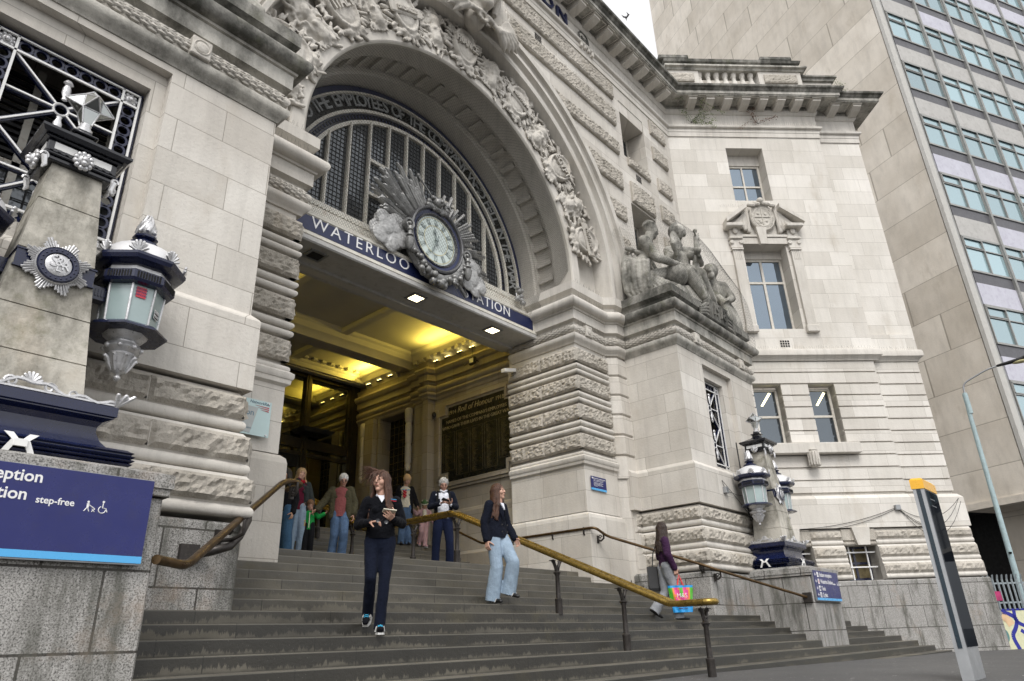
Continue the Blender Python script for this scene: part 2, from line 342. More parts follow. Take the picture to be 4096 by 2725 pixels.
    def rocky(s,u0,u1,z0,z1,d0,amp,f,mi=0,step=.045,depth=.3,seed=0,bev=.04):   # rock-faced block: bulging broken front
        nu=max(3,int((u1-u0)/step)); nz=max(3,int((z1-z0)/step)); vs=[]
        for i in range(nu+1):
            for j in range(nz+1):
                u=u0+(u1-u0)*i/nu; z=z0+(z1-z0)*j/nz
                e=min(i,nu-i)*(u1-u0)/nu; h=min(j,nz-j)*(z1-z0)/nz; k=min(1,min(e,h)/.05)
                w=Vector((u*6.3+seed,z*9.5,seed*.7)); q=noise.fractal(w,.75,2.2,4); rg=abs(noise.noise(Vector((u*8.3+seed,z*11.+u*2,4))))
                cell=noise.voronoi(Vector((u*5.5+seed,z*8.5,2.)))[0]; cr=min(1.,(cell[1]-cell[0])*2.2)
                fq=noise.fractal(Vector((u*15+seed,z*21,seed)),.8,2.2,4); d=d0+max(.003,(k**.5)*(amp*(.55+.22*q-.25*rg+.22*cr)+.028*fq))  if k>0 else d0
                vs.append((u,d,z))
        fs=[(i*(nz+1)+j,(i+1)*(nz+1)+j,(i+1)*(nz+1)+j+1,i*(nz+1)+j+1) for i in range(nu) for j in range(nz)]
        s.add(vs,fs,mi,f); s.box(u0+.001,u1-.001,d0-depth,d0-.004,z0+.001,z1-.001,f,mi)
    def build(s,name,mat,parent=None,smooth=None,recalc=True,loc=None):
        me=bpy.data.meshes.new(name); me.from_pydata([v[:] for v in s.V] if loc is None else [(v[0]-loc[0],v[1]-loc[1],v[2]-loc[2]) for v in s.V],[],s.F)
        for x in (mat if isinstance(mat,(list,tuple)) else [mat]): me.materials.append(M[x] if isinstance(x,str) else x)
        me.polygons.foreach_set('material_index',s.I)
        if recalc:
            bm=bmesh.new(); bm.from_mesh(me); bmesh.ops.recalc_face_normals(bm,faces=bm.faces); bm.to_mesh(me); bm.free()
        if smooth is not None:
            me.polygons.foreach_set('use_smooth',[True]*len(me.polygons)); me.set_sharp_from_angle(angle=R(smooth))
        me.update(); o=bpy.data.objects.new(name,me); COL.objects.link(o)
        if loc is not None: o.location=loc
        if parent is not None:
            o.parent=parent
            if parent.get('_o'): o.location=[ (loc[i] if loc is not None else 0)-parent['_o'][i] for i in range(3)]
        return o
def tag(o,label=None,cat=None,group=None,kind=None):
    if label: o['label']=label
    if cat: o['category']=cat
    if group: o['group']=group
    if kind: o['kind']=kind
    return o
def thing(name,label,cat,loc=(0,0,0),group=None,rz=0.):
    """an Empty at the thing's base; parts built in world coordinates are offset to it"""
    o=bpy.data.objects.new(name,None); COL.objects.link(o); o.location=loc; o.rotation_euler.z=rz; o.empty_display_size=.2
    tag(o,label,cat,group); return o
def under(part,root):
    """parent a world-space part to an Empty without moving it"""
    part.parent=root; part.matrix_parent_inverse=(Matrix.Translation(root.location)@Matrix.Rotation(root.rotation_euler.z,4,'Z')).inverted(); return part
def copytree(o,loc=None,parent=None,label=None,rz=None,mats=None):
    c=o.copy(); COL.objects.link(c)
    if parent is not None: c.parent=parent
    if loc is not None: c.location=loc
    if rz is not None: c.rotation_euler.z=rz
    if label: c['label']=label
    for ch in list(o.children): copytree(ch,None,c)
    return c
_tc={}
def textmesh(s,size=1.,ext=.01,align='CENTER',bold=0.,space=1.,shear=0.,res=3):
    key=(s,ext/size,align,bold,space,shear,res)
    if key not in _tc:
        cu=bpy.data.curves.new('t','FONT'); cu.body=s; cu.size=1.; cu.extrude=ext/size; cu.align_x=align; cu.align_y='BOTTOM_BASELINE' if False else 'BOTTOM'; cu.offset=bold; cu.space_character=space; cu.shear=shear; cu.resolution_u=res
        o=bpy.data.objects.new('t',cu); COL.objects.link(o); dg=bpy.context.evaluated_depsgraph_get(); me=bpy.data.meshes.new_from_object(o.evaluated_get(dg))
        _tc[key]=([tuple(v.co) for v in me.vertices],[tuple(p.vertices) for p in me.polygons])
        bpy.data.objects.remove(o); bpy.data.curves.remove(cu); bpy.data.meshes.remove(me)
    V,F=_tc[key]; return [(x*size,y*size,z*size) for x,y,z in V],F
def text(mb,s,u,z,size,f,d=0.,ext=.004,mi=0,sx=1.,align='CENTER',bold=0.,space=1.,shear=0.,rot=0.,flip=1,res=3):
    V,F=textmesh(s,size,ext,align,bold,space,shear,res); c,sn=math.cos(rot),math.sin(rot)
    mb.add([(u+flip*(x*sx*c-y*sn),d+w,z+x*sx*sn+y*c) for x,y,w in V],F,mi,f)
def remeshed(mb,name,mat,voxel,parent=None,smooth=2,wob=0.,wscale=6.,fac=.5,strz=1.,wob2=0.,loc=None,cuts=()):
    """union of overlapping closed shapes into one continuous skin"""
    me=bpy.data.meshes.new('tmp'); me.from_pydata([v[:] for v in mb.V],[],mb.F); bm=bmesh.new(); bm.from_mesh(me); bmesh.ops.recalc_face_normals(bm,faces=bm.faces); bm.to_mesh(me); bm.free()
    o=bpy.data.objects.new('tmp',me); COL.objects.link(o); md=o.modifiers.new('r','REMESH'); md.mode='VOXEL'; md.voxel_size=voxel; md.adaptivity=0.
    if smooth: s2=o.modifiers.new('s','SMOOTH'); s2.iterations=smooth; s2.factor=fac
    dg=bpy.context.evaluated_depsgraph_get(); m2=bpy.data.meshes.new_from_object(o.evaluated_get(dg)); bpy.data.objects.remove(o); bpy.data.meshes.remove(me)
    if wob or wob2:
        m2.update(); nv=len(m2.vertices); nr=[v.normal.copy() for v in m2.vertices]
        for v,nn in zip(m2.vertices,nr):
            c=v.co; k=wob*noise.fractal(Vector((c.x*wscale,c.y*wscale,c.z*wscale*strz)),.8,2.,3) if wob else 0.
            if wob2: k+=wob2*(1-abs(noise.noise(Vector((c.x*wscale*1.7+5,c.y*wscale*1.7,c.z*wscale*2.6*strz))))*4)
            v.co=c+nn*k
    if cuts:
        bm=bmesh.new(); bm.from_mesh(m2)
        for fn in cuts: fn(bm)
        bm.to_mesh(m2); bm.free()
    m2.name=name; m2.materials.clear(); m2.materials.append(M[mat] if isinstance(mat,str) else mat)
    m2.polygons.foreach_set('use_smooth',[True]*len(m2.polygons)); m2.polygons.foreach_set('material_index',[0]*len(m2.polygons)); m2.update()
    r=bpy.data.objects.new(name,m2); COL.objects.link(r)
    if parent is not None: r.parent=parent
    return r
# ================================================================ setting: street and steps
def groundz(x):
    P=[(-60,-2.2),(-8,-1.6),(2,-1.30),(5,-.95),(8.2,-.54),(11,-.535),(20,-.635),(40,-.78),(120,-.9),(400,-.9)]
    for (a,b),(c,d) in zip(P,P[1:]):
        if a<=x<=c: return b+(d-b)*(x-a)/(c-a)
    return P[0][1] if x<P[0][0] else P[-1][1]
g=MB(); xs=[-400,-60,-30,-8,-4,-1,2,3,4,5,6,7,8.2,9,10,11,14,17,20,24,30,40,60,120,400]; ys=[-400,-100,-30,-10,-4,-1,1,2,3,4,5,5.7,6.4,8,12,20,40,100,400]
vs=[(x,y,groundz(x)) for x in xs for y in ys]; k=len(ys)
g.add(vs,[(i*k+j,(i+1)*k+j,(i+1)*k+j+1,i*k+j+1) for i in range(len(xs)-1) for j in range(k-1)])
tag(g.build('pavement','asphalt'),kind='structure')
# flight one: nosing k at Y=6.03+.348k, Z=-.323+.15k ; flight two begins behind the landing
def nose(k): return (6.03+.348*k,-.323+.15*k) if k<=12 else (14.5+.35*(k-17),-.323+.15*k)
def flight(mb,ks,x0,x1,yend,slopew=None):
    P=[];
    for k in ks:
        y,z=nose(k); P+=[(y,z-.15),(y,z-.012),(y-.012,z-.012) if False else (y,z-.006),(y+.006,z)]
    y,z=nose(ks[-1]); P+=[(yend,z),(yend,-3.2),(nose(ks[0])[0],-3.2)]
    n=len(P); vs=[(x0,a,b) for a,b in P]+[(x1,a,b) for a,b in P]
    mb.add(vs,[tuple(range(n)),tuple(range(2*n-1,n-1,-1))]+[(i,(i+1)%n,(i+1)%n+n,i+n) for i in range(n)])
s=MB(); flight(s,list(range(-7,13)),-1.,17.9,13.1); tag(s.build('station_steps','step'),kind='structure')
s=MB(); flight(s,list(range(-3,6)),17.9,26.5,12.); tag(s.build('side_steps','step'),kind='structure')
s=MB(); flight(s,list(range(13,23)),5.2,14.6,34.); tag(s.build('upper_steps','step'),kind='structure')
# ================================================================ the station building
BLD=thing('station_building','pale stone Edwardian railway station with a great carved arch over its entrance steps','station',(10,9,0))
def part(mb,name,mat,parent=None,smooth=None,label=None):
    for m in mb.pieces()[:-1]: under(m.build(name,mat,None,smooth),BLD)
    o=mb.pieces()[-1].build(name,mat,None,smooth)
    if parent is None: under(o,BLD)
    else: o.parent=parent; o.matrix_parent_inverse=parent.matrix_world.inverted() if parent.type!='MESH' or True else Matrix()
    if label: o['label']=label
    return o
def sub(mb,name,mat,parent,smooth=None,label=None):      # sub-part: world-space mesh under a world-space part
    o=mb.build(name,mat,None,smooth); o.parent=parent; bpy.context.view_layer.update(); o.matrix_parent_inverse=parent.matrix_world.inverted()
    if label: o['label']=label
    return o
F0=FAC(9.95); Wg=WNG(22.4); CX=10.03; CZ=9.6
def arcpts(n,a0,a1,cx,z0,r,sq=1.):   # half-round helper in (d,z)
    return [(cx+r*math.cos(R(a0+(a1-a0)*i/n)),z0+r*sq*math.sin(R(a0+(a1-a0)*i/n))) for i in range(n+1)]
# --- main facade wall with the arch opening
w=MB(); RW=6.75; NX=64
for i in range(NX):
    x0=CX-RW+2*RW*i/NX; x1=CX-RW+2*RW*(i+1)/NX
    z0=CZ+math.sqrt(max(0,RW*RW-(x0-CX)**2)); z1=CZ+math.sqrt(max(0,RW*RW-(x1-CX)**2))
    vs=[(x0,0,z0),(x1,0,z1),(x1,0,19.0),(x0,0,19.0),(x0,-.5,z0),(x1,-.5,z1),(x1,-.5,19.0),(x0,-.5,19.0)]
    w.add(vs,[(0,1,2,3),(7,6,5,4),(0,4,5,1)],0,F0)
w.box(-3,CX-RW,-.5,0,7.2,19.0,F0)
fh=[(17.96,19.64,15.76,18.28),(18.04,19.66,11.3,13.78)]
w.wall(CX+RW,22.3,8.6,19.0,fh,-.9,0,F0); w.box(15.4,22.3,-.9,0,4.,8.6,F0)
part(w,'facade_wall','ashlar')
# rock-faced bands on the facade (stop short of the windows; bent round the arch)
b=MB(); sd=0
def band(u0,u1,z0,z1,f=F0,amp=.07,d=.07,step=.05):
    global sd; sd+=3.1; b.cut().rocky(u0,u1,z0,z1,d,amp,f,0,step,.2,sd)
for u0,u1,z0,z1 in [(5.5,17.54,17.98,18.66),(11.0,17.54,16.76,17.46),(13.4,17.54,15.5,16.02),(15.2,17.54,14.02,14.72),(16.35,17.54,12.72,13.3),(16.9,17.54,11.4,12.0),
    (20.13,21.25,18.03,18.7),(20.1,21.2,16.78,17.38),(20.2,21.2,15.38,15.96),(20.16,21.1,14.06,14.7),(20.1,21.1,12.7,13.3),(20.1,21.1,11.4,12.0),(18.1,19.62,13.85,14.7),(18.12,19.6,15.42,15.76),(-2,6,16.76,17.46),(5,8.6,16.76,17.46)]: band(u0,u1,z0,z1)
part(b,'rock_faced_band','rock')
# small windows in the facade: frame > pane
def sash(mbf,mbg,u0,u1,z0,z1,d,f,ncol=2,nrow=2,fr=.075,bar=.035,split=None,open_=0):
    mbf.box(u0,u1,d,d+.07,z0,z0+fr,f,ch=.01); mbf.box(u0,u1,d,d+.07,z1-fr,z1,f,ch=.01); mbf.box(u0,u0+fr,d,d+.068,z0+fr,z1-fr,f); mbf.box(u1-fr,u1,d,d+.068,z0+fr,z1-fr,f)
    for i in range(1,ncol): u=u0+(u1-u0)*i/ncol; mbf.box(u-bar,u+bar,d+.002,d+.062,z0+fr,z1-fr,f)
    zz=[z0+(z1-z0)*j/nrow for j in range(1,nrow)] if split is None else [z0+(z1-z0)*split]
    for z in zz: mbf.box(u0+fr,u1-fr,d+.004,d+.066,z-bar,z+bar,f)
    mbg.box(u0+.03,u1-.03,d+.012,d+.022,z0+.03,z1-.03,f)
def window(u0,u1,z0,z1,d,f,glass='winglass',**k):
    a=MB();c=MB(); sash(a,c,u0,u1,z0,z1,d,f,**k); fo=part(a,'window','wood'); sub(c,'pane',glass,fo); return fo
def lights(u0,u1,z0,z1,d,f,n=4,m=8): # thin leading in front of the glass
    a=MB()
    for i in range(1,n): u=u0+(u1-u0)*i/n; a.box(u-.008,u+.008,d,d+.012,z0,z1,f)
    for j in range(1,m): z=z0+(z1-z0)*j/m; a.box(u0,u1,d+.001,d+.011,z-.008,z+.008,f)
    return a
for h in fh:
    fo=window(h[0]+.02,h[1]-.02,h[2]+.02,h[3]-.5 if h[2]>15 else h[3]-.02,-.80,F0,'leadglass',ncol=2,nrow=2)
    sub(lights(h[0]+.1,h[1]-.1,h[2]+.1,h[3]-.6,-.775,F0,6,12),'leading','blacksoft',fo)
q=MB(); q.box(18.0,19.62,-.8,-.02,17.78,18.27,F0); part(q,'window_head','ashlar')
# ventilation grilles
def vent(u0,u1,z0,z1,f,nu=4,nz=3,d=.004):
    a=MB(); 
    for i in range(nu):
        for j in range(nz): 
            us=(u1-u0)/nu; zs=(z1-z0)/nz; a.box(u0+us*(i+.15),u0+us*(i+.85),d,d+.006,z0+zs*(j+.15),z0+zs*(j+.85),f)
    part(a,'air_vent','void')
vent(13.13,13.47,17.6,17.88,F0,5,4,.1) if False else vent(13.13,13.47,17.55,17.86,F0,5,4,.004)
vent(18.62,18.98,15.02,15.30,F0,4,4); vent(11.3,11.66,9.42,9.7,Wg,4,3)
# --- giant arch: soffit, fascia, sculpture channel, outer mouldings (profile = radius, depth out from Y=9.95)
a=MB(); a.arch([(4.35,-2.1),(4.35,-1.55),(4.42,-1.52),(4.42,-1.46),(4.54,-1.44),(4.54,-.86),(4.42,-.84),(4.42,-.78),(4.36,-.74),(4.36,-.17),(4.39,-.14)],CX,CZ,8.6,n=90,f=F0); part(a,'arch_soffit','soffit',None,35)
a=MB()
for i in range(27):
    t=R(3+174*i/26); c,sn=math.cos(t),math.sin(t); dt=.014
    P=[]; a.cut()
    for rr in (4.45,4.56):
        for dd in (-.90,-1.42):
            for e in (-dt,dt): P.append((CX+rr*math.cos(t+e),dd,CZ+rr*math.sin(t+e)))
    a.hull(P,F0)
part(a,'soffit_rib','soffit')
a=MB(); a.arch([(4.39,-.14),(4.42,-.12),(4.70,-.12),(4.73,-.15),(4.73,-.34),(5.80,-.40),(5.86,-.38),(5.88,.14),(5.90,.20),(6.00,.22),(6.02,.10),(6.06,.10),(6.07,.15),(6.20,.15),(6.21,.09),(6.25,.08),(6.32,.12),(6.36,.20),(6.37,.26),(6.50,.26),(6.51,.20),(6.56,.19),(6.64,.26),(6.66,.36),(6.84,.37),(6.86,.24),(6.88,-.02)],CX,CZ,8.8,n=110,f=F0); part(a,'arch_moulding','plain',None,18)
# --- tympanum window behind the arch
YT=12.0; FT=FAC(YT); TZ=9.5
def ring(r0,r1,d0,d1,mat,name,n=96,sm=30):
    a=MB(); a.arch([(r0,d0),(r1,d0),(r1,d1),(r0,d1)],CX,TZ,9.08,n=n,f=FT,closed=True); return part(a,name,mat,None,sm)
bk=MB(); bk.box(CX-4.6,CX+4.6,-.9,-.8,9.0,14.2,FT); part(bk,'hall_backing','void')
ring(4.22,4.38,-.05,.02,'navydull','window_border_band'); ring(4.17,4.22,-.03,.05,'cream','window_rim')
lb=ring(3.72,4.17,-.10,-.05,'bronzeplate','inscription_band'); ring(3.64,3.72,-.03,.06,'cream','window_rim')
cb=ring(3.42,3.64,-.08,-.02,'navydull','chain_band'); ring(3.32,3.42,-.03,.06,'cream','window_rim')
a=MB()
for i in range(96):     # interlaced rings of the chain band
    t=PI*(i+.5)/96; a.lathe([(.055,-.012),(.085,-.012),(.085,.012),(.055,.012),(.055,-.012)],12,(CX+3.53*math.cos(t),-.01,TZ+3.53*math.sin(t)),0,FT,ax='y')
sub(a,'chain_ring','black',cb)
tx='DEDICATED TO THE EMPLOYEES OF THE COMPANY WHO FELL IN THE WAR'
wd={'I':.45,' ':.62,'W':1.35,'M':1.3,'L':.85,'E':.85,'F':.85}; tot=sum(wd.get(c,1.) for c in tx); a=MB(); acc=0
for ch in tx:
    k=wd.get(ch,1.); th=178-(acc+k/2)/tot*175.; acc+=k
    if ch!=' ':
        t=R(th); V,Fc=textmesh(ch,.50,.012,'CENTER',.012); c,sn=math.cos(t),math.sin(t)
        a.add([(CX+(3.76+y)*c+x*.86*sn,-.03+w,TZ+(3.76+y)*sn-x*.86*c) for x,y,w in V],Fc,0,FT)
sub(a,'inscription','letter',lb)
gl=MB(); gl.arch([(0.001,-.03),(3.33,-.03)],CX,TZ,9.08,n=72,f=FT); part(gl,'fanlight_glass','leadglass')
a=MB(); ld=MB(); NM=11
for i in range(1,NM):
    x=-3.3+6.6*i/NM; z1=TZ+math.sqrt(3.36**2-x*x); a.cut().box(CX+x-.034,CX+x+.034,-.02,.07,9.05,z1,FT)
    a.box(CX+x-.02,CX+x+.02,.07,.10,9.05,z1,FT)
for i in (3,7): 
    x=-3.3+6.6*i/NM; x2=-3.3+6.6*(i+1)/NM
    for z in (11.35,10.35): a.cut().box(CX+x,CX+x2,-.018,.068,z-.045,z+.045,FT)
part(a,'fanlight_mullion','cream')
x=-3.3
while x<3.3:
    z1=TZ+math.sqrt(max(0,3.34**2-x*x)); ld.box(CX+x-.004,CX+x+.004,-.025,-.012,9.1,z1,FT); x+=.11
z=9.2
while z<12.8:
    xx=math.sqrt(max(0,3.34**2-max(0,z-TZ)**2)); ld.box(CX-xx,CX+xx,-.026,-.013,z-.004,z+.004,FT); z+=.125
part(ld,'fanlight_leading','blacksoft')
# sill, dentils, cove and the sign beam
XL,XR=5.6,14.0
a=MB(); a.box(XL,XR,-1.0,-.55,8.98,9.12,FAC(11.0)); a.box(XL,XR,-1.,-.52,8.68,8.93,FAC(11.0)); 
prof=[(.0,7.90),(.03,7.92),(.03,7.99),(.0,8.01),(.0,8.38),(.03,8.40),(.04,8.47),(.0,8.5),(-.12,8.53),(-.25,8.62),(-.28,8.72),(-.5,8.75),(-.5,7.85)]
a.sweep(prof,[(XL,11.2),(XR,11.2)]); 
for i in range(84): x=XL+.05+i*.1; a.box(x,x+.055,-.54,-.50,8.93,8.985,FAC(11.0))
part(a,'window_beam','cream')
a=MB(); a.box(6.0,13.86,.002,.012,8.02,8.37,FAC(11.2)); sgn=part(a,'name_band','navydull')
a=MB(); text(a,'WATERLOO',7.98,8.035,.40,FAC(11.2),.014,.006,sx=1.02,bold=-.004,space=1.3); text(a,'STATION',12.02,8.035,.40,FAC(11.2),.014,.006,sx=.98,space=1.12,bold=-.004); sub(a,'lettering','signwhite',sgn)
a=MB(); a.box(XL,XR,-1.3,.0,7.78,7.86,FAC(11.2)); a.sweep([(0,7.77),(.03,7.80),(.02,7.9),(-.05,7.9),(-.05,7.77)],[(XL,11.2),(XR,11.2)]); a.box(XL,XR,-1.3,-.9,7.86,9.2,FAC(11.2)); a.box(XL,XR,-.9,-.82,7.72,7.78,FAC(11.2)); part(a,'entrance_soffit','white')
for i,(x,lit) in enumerate(((7.05,0),(9.9,1),(12.62,1))):
    a=MB(); a.wall(x-.21,x+.21,-.2,.2,[(x-.15,x+.15,-.14,.14)],0,.03,lambda p:(p[0],11.60+p[2],7.78-p[1])); fr=part(a,'recessed_light','grey')
    c=MB(); c.box(x-.15,x+.15,11.46,11.74,7.758,7.778); sub(c,'lit_panel' if lit else 'dark_panel','lamplit' if lit else 'blacksoft',fr)
# ================================================================ cornices, pillars, blocks, wing
RP=[(14.06,12.2),(14.06,9.95),(15.46,9.95),(15.72,9.7),(16.15,9.7),(16.15,8.05),(20.9,8.05),(20.9,9.4)]
LP=[(-3,8.05),(4.02,8.05),(4.02,9.7),(4.4,9.7),(4.66,9.95),(5.66,9.95),(5.66,12.2)]
RPi=RP[:5]; RPb=RP[4:]; LPb=LP[:3]; LPi=LP[2:]
lower=[(-.3,7.3),(.02,7.33),(.05,7.40),(.11,7.44),(.14,7.50),(.13,7.57),(.08,7.6),(.04,7.6),(-.3,7.6)]
fest=[(0,7.6)]+arcpts(8,-80,80,.03,7.73,.125)+[(0,7.86),(-.2,7.86),(-.2,7.6)]
cove=[(-.3,7.84),(.0,7.86),(.02,7.93),(.09,7.97),(.13,7.98),(.13,8.25),(.17,8.26),(.18,8.30),(-.3,8.30)]
torus=[(-.2,8.3),(.18,8.3)]+arcpts(9,-75,75,.19,8.45,.15)+[(.12,8.62),(-.2,8.62)]
slab=[(-.4,8.60),(.08,8.62),(.04,8.68),(.05,8.78),(.14,8.84),(.17,8.86),(.17,9.10),(-.4,9.10)]
for P,Q,nm in ((RPi,'plain','impost'),(RPb,'dirty','block'),(LPb,'dirty','block'),(LPi,'plain','impost')):
    blk=nm=='block'
    a=MB(); a.sweep(lower,P); a.sweep(cove,P); part(a,nm+'_cornice','plain' if not blk else 'dirty',None,35)
    a=MB(); a.sweep(torus,P,caps=True); part(a,nm+'_torus','dark' if blk else 'plain',None,35)
    a=MB(); a.sweep(slab,P); part(a,nm+'_slab','dark' if blk else 'plain',None,35)
def leaftorus(P,name='leaf_torus'):      # bay-leaf roll carved under each cornice
    pts=[Vector(p) for p in P]; a=MB(); n=0
    base=[(-.1,7.6)]+arcpts(8,-85,85,.03,7.73,.10)+[(-.1,7.86)]; a.sweep(base,P)
    for p0,p1 in zip(pts,pts[1:]):
        L=(p1-p0).length; t=(p1-p0)/L; nn=Vector((t.y,-t.x)); k=int(L/.11)
        for i in range(k):
            c=p0+t*((i+.5)*L/k)
            for j,ang in enumerate((-62,-30,0,30,62)):
                an=R(ang+(15 if i%2 else 0)); cc=(c.x+nn.x*(.03+.105*math.cos(an)),c.y+nn.y*(.03+.105*math.cos(an)),7.73+.115*math.sin(an))
                o=Vector((nn.x*math.cos(an),nn.y*math.cos(an),math.sin(an))); tt=Vector((t.x,t.y,0)); b2=o.cross(tt)
                tip=Vector(cc)+tt*.085+o*.022; rt=Vector(cc)-tt*.05; l=Vector(cc)+b2*.034+o*.004; r=Vector(cc)-b2*.034+o*.004; m=Vector(cc)+o*.022
                a.add([rt,l,tip,r,m],[(0,1,4),(1,2,4),(2,3,4),(3,0,4)])
    part(a,name,'carved',None,None)
for P in (RPi,RPb,LPb,LPi): leaftorus(P)
# square paterae on the leaf roll
for (x,y),f in (((14.55,0),FAC(9.95)),((14.1,0),None),((17.15,0),FAC(8.05)),((20.05,0),FAC(8.05)),((2.72,0),FAC(8.05)),((.2,0),FAC(8.05))):
    if f is None: continue
    a=MB(); a.box(x-.14,x+.14,.02,.19,7.58,7.90,f,ch=.015); a.lathe([(0.001,.21),(.05,.215),(.085,.20),(.09,.19),(.11,.205),(.125,.19),(.125,.15)],20,(x,0,7.74),0,f,ax='y'); part(a,'patera','carved',None,35)
# --- block above cornice (pedestal slab for the sculpture)
def blockwalls(x0,x1,holes,side,sgn):
    a=MB(); f=FAC(8.05); a.wall(x0,x1,4.1,7.4,holes,-.55,0,f)
    sx=x0 if sgn<0 else x1
    a.box(x0+.56,x1-.56,-3.2,-2.9,3.0,7.4,f) ;
    if sgn<0: a.box(x0,x0+.5,-1.7,-.55,4.1,7.4,f); a.box(x1-.5,x1,-2.8,-.55,4.1,7.4,f)
    else: a.box(x1-.5,x1,-1.7,-.55,4.1,7.4,f)
    return part(a,'block_wall','ashlar')
hR=(17.55,19.39,4.16,7.13); hL=(.42,2.48,4.3,7.22)
blockwalls(16.15,20.9,[hR],0,-1); blockwalls(-3,4.02,[hL],0,1)
a=MB(); a.box(16.15,20.9,-1.7,0,8.6,9.0,FAC(8.05)); a.cut().box(-3,4.02,-1.8,0,8.6,9.0,FAC(8.05)); part(a,'block_top','dark')
a=MB(); a.box(16.35,20.6,-1.5,-.08,9.1,9.32,FAC(8.05)); a.cut().box(-3,3.8,-1.6,-.08,9.1,9.32,FAC(8.05)); part(a,'sculpture_plinth','dark')
# ledge + plain plinth band round everything at Z 3.04..4.1
plb=[(-.3,3.04),(.10,3.04),(.10,4.00),(.085,4.03),(.0,4.11),(-.3,4.11)]
QR=[(15.72,9.72),(16.15,9.72),(16.15,8.05),(20.9,8.05),(20.9,9.4)]; QL=[(-3,8.05),(4.02,8.05),(4.02,9.7)]
a=MB(); a.sweep(plb,QR); a.cut().sweep(plb,QL); part(a,'plinth_band','ashlar')
# rock courses with torus mouldings under the blocks
def rockcourses(path,seed):
    for (zt,zb,zr,dd) in ((2.97,2.62,2.50,.02),(2.44,2.08,1.95,.10),(1.91,1.57,1.44,.17)):
        a=MB(); pr=[(-.3,zr),(dd-.02,zr)]+arcpts(6,-80,60,dd+.0,zr+.07,.075)+[(dd,zb),(dd,zb+.01),(-.3,zb+.01)]
        a.sweep(pr,path); a.sweep([(-.3,zb),(dd+.02,zb),(dd+.05,zb+.04),(dd+.05,zt-.06),(dd-.02,zt+.03),(-.3,zt+.05)],path); part(a,'torus_course','plain',None,35)
        r=MB(); pts=[Vector(p) for p in path]
        for i,(p0,p1) in enumerate(zip(pts,pts[1:])):
            t=(p1-p0); L=t.length; t/=L; nn=Vector((t.y,-t.x)); e0=dd if i>0 and ((pts[i]-pts[i-1]).normalized().cross(t)>0)==False else 0
            o0=-(dd+.06) if i>0 and Vector((pts[i]-pts[i-1])).normalized().cross(t)>0 else 0
            cr0=(pts[i]-pts[i-1]).normalized().cross(t) if i>0 else 0; cr1=t.cross((pts[i+2]-pts[i+1]).normalized()) if i+2<len(pts) else 0
            u0=-dd-.05 if cr0>0 and False else (-(dd+.05) if cr0<0 and False else 0)
            # outward corner (path turns left) extends, inward corner shortens
            u0=-(dd+.05) if cr0>.3 else (dd+.05 if cr0<-.3 else 0); u1=L+((dd+.05) if cr1>.3 else (-(dd+.05) if cr1<-.3 else 0))
            f=(lambda p,p0=p0,t=t,nn=nn:(p0.x+t.x*p[0]+nn.x*p[1],p0.y+t.y*p[0]+nn.y*p[1],p[2]))
            k=max(1,round((u1-u0)/1.25)); 
            for j in range(k): r.cut().rocky(u0+(u1-u0)*j/k+.004,u0+(u1-u0)*(j+1)/k-.004,zb+.03,zt-.02,dd+.05,.10,f,0,.045,.1,seed+i*7+j*3+zb)
        part(r,'rock_course','rock')
rockcourses([(15.85,9.75),(16.15,9.75),(16.15,8.05),(19.0,8.05),(19.0,9.4)],3.); a=MB(); a.box(19.05,21.3,8.9,9.0,1.35,3.05); a.box(19.02,21.2,8.15,9.0,3.0,3.06); part(a,'dark_opening','void'); rockcourses([(-3,8.05),(4.0,8.05),(4.0,9.7)],11.)
# granite bases
a=MB(); a.box(15.88,20.9,7.86,9.7,-1.5,1.40,ch=.03); a.cut().box(-3,4.16,7.86,9.7,-1.5,1.38,ch=.03); a.cut().box(15.62,15.98,9.2,9.8,.4,1.46,ch=.05); part(a,'granite_base','granite')
# --- banded pillars either side of the entrance
def pillar(px,path,seed,lo):
    f=FAC(9.95)
    a=MB(); a.sweep([(-.3,lo),(-.02,lo),(-.02,7.36),(-.3,7.36)],path); 
    z=7.16
    for i in range(4):
        zz=7.16-.785*i
        for c0 in (zz-.50,zz-.66):
            if i==3: c0-=.02
            a.sweep([(-.2,c0-.07),(.0,c0-.07)]+arcpts(5,-70,70,.035,c0,.065)+[(0,c0+.07),(-.2,c0+.07)],path)
    a.sweep([(-.2,4.10),(.14,4.10),(.16,4.14),(.16,4.2),(.08,4.26),(.05,4.30),(-.2,4.30)],path)
    part(a,'pillar_moulding','plain',None,35)
    b=MB(); b.sweep([(-.3,2.86),(.06,2.86),(.06,3.98),(.12,4.02),(.13,4.10),(-.3,4.10)],path); b.sweep([(-.3,-.5),(.17,-.5),(.17,2.70),(.15,2.78),(.08,2.84),(-.3,2.84)],path); part(b,'pillar_base','ashlar')
    r=MB(); pts=[Vector(p) for p in path]
    for i,(p0,p1) in enumerate(zip(pts,pts[1:])):
        t=p1-p0; L=t.length; t/=L; nn=Vector((t.y,-t.x)); cr0=(pts[i]-pts[i-1]).normalized().cross(t) if i>0 else 0; cr1=t.cross((pts[i+2]-pts[i+1]).normalized()) if i+2<len(pts) else 0
        u0=-.07 if cr0>.3 else 0; u1=L+(.07 if cr1>.3 else 0)
        ff=(lambda p,p0=p0,t=t,nn=nn:(p0.x+t.x*p[0]+nn.x*p[1],p0.y+t.y*p[0]+nn.y*p[1],p[2]))
        for c in range(4):
            zt=7.16-.785*c; k=max(1,round((u1-u0)/1.0))
            for j in range(k): r.cut().rocky(u0+(u1-u0)*j/k+.004,u0+(u1-u0)*(j+1)/k-.004,zt-.38,zt,.07,.09,ff,0,.04,.12,seed+c*9+i*4+j)
    part(r,'pillar_rock_course','rock')
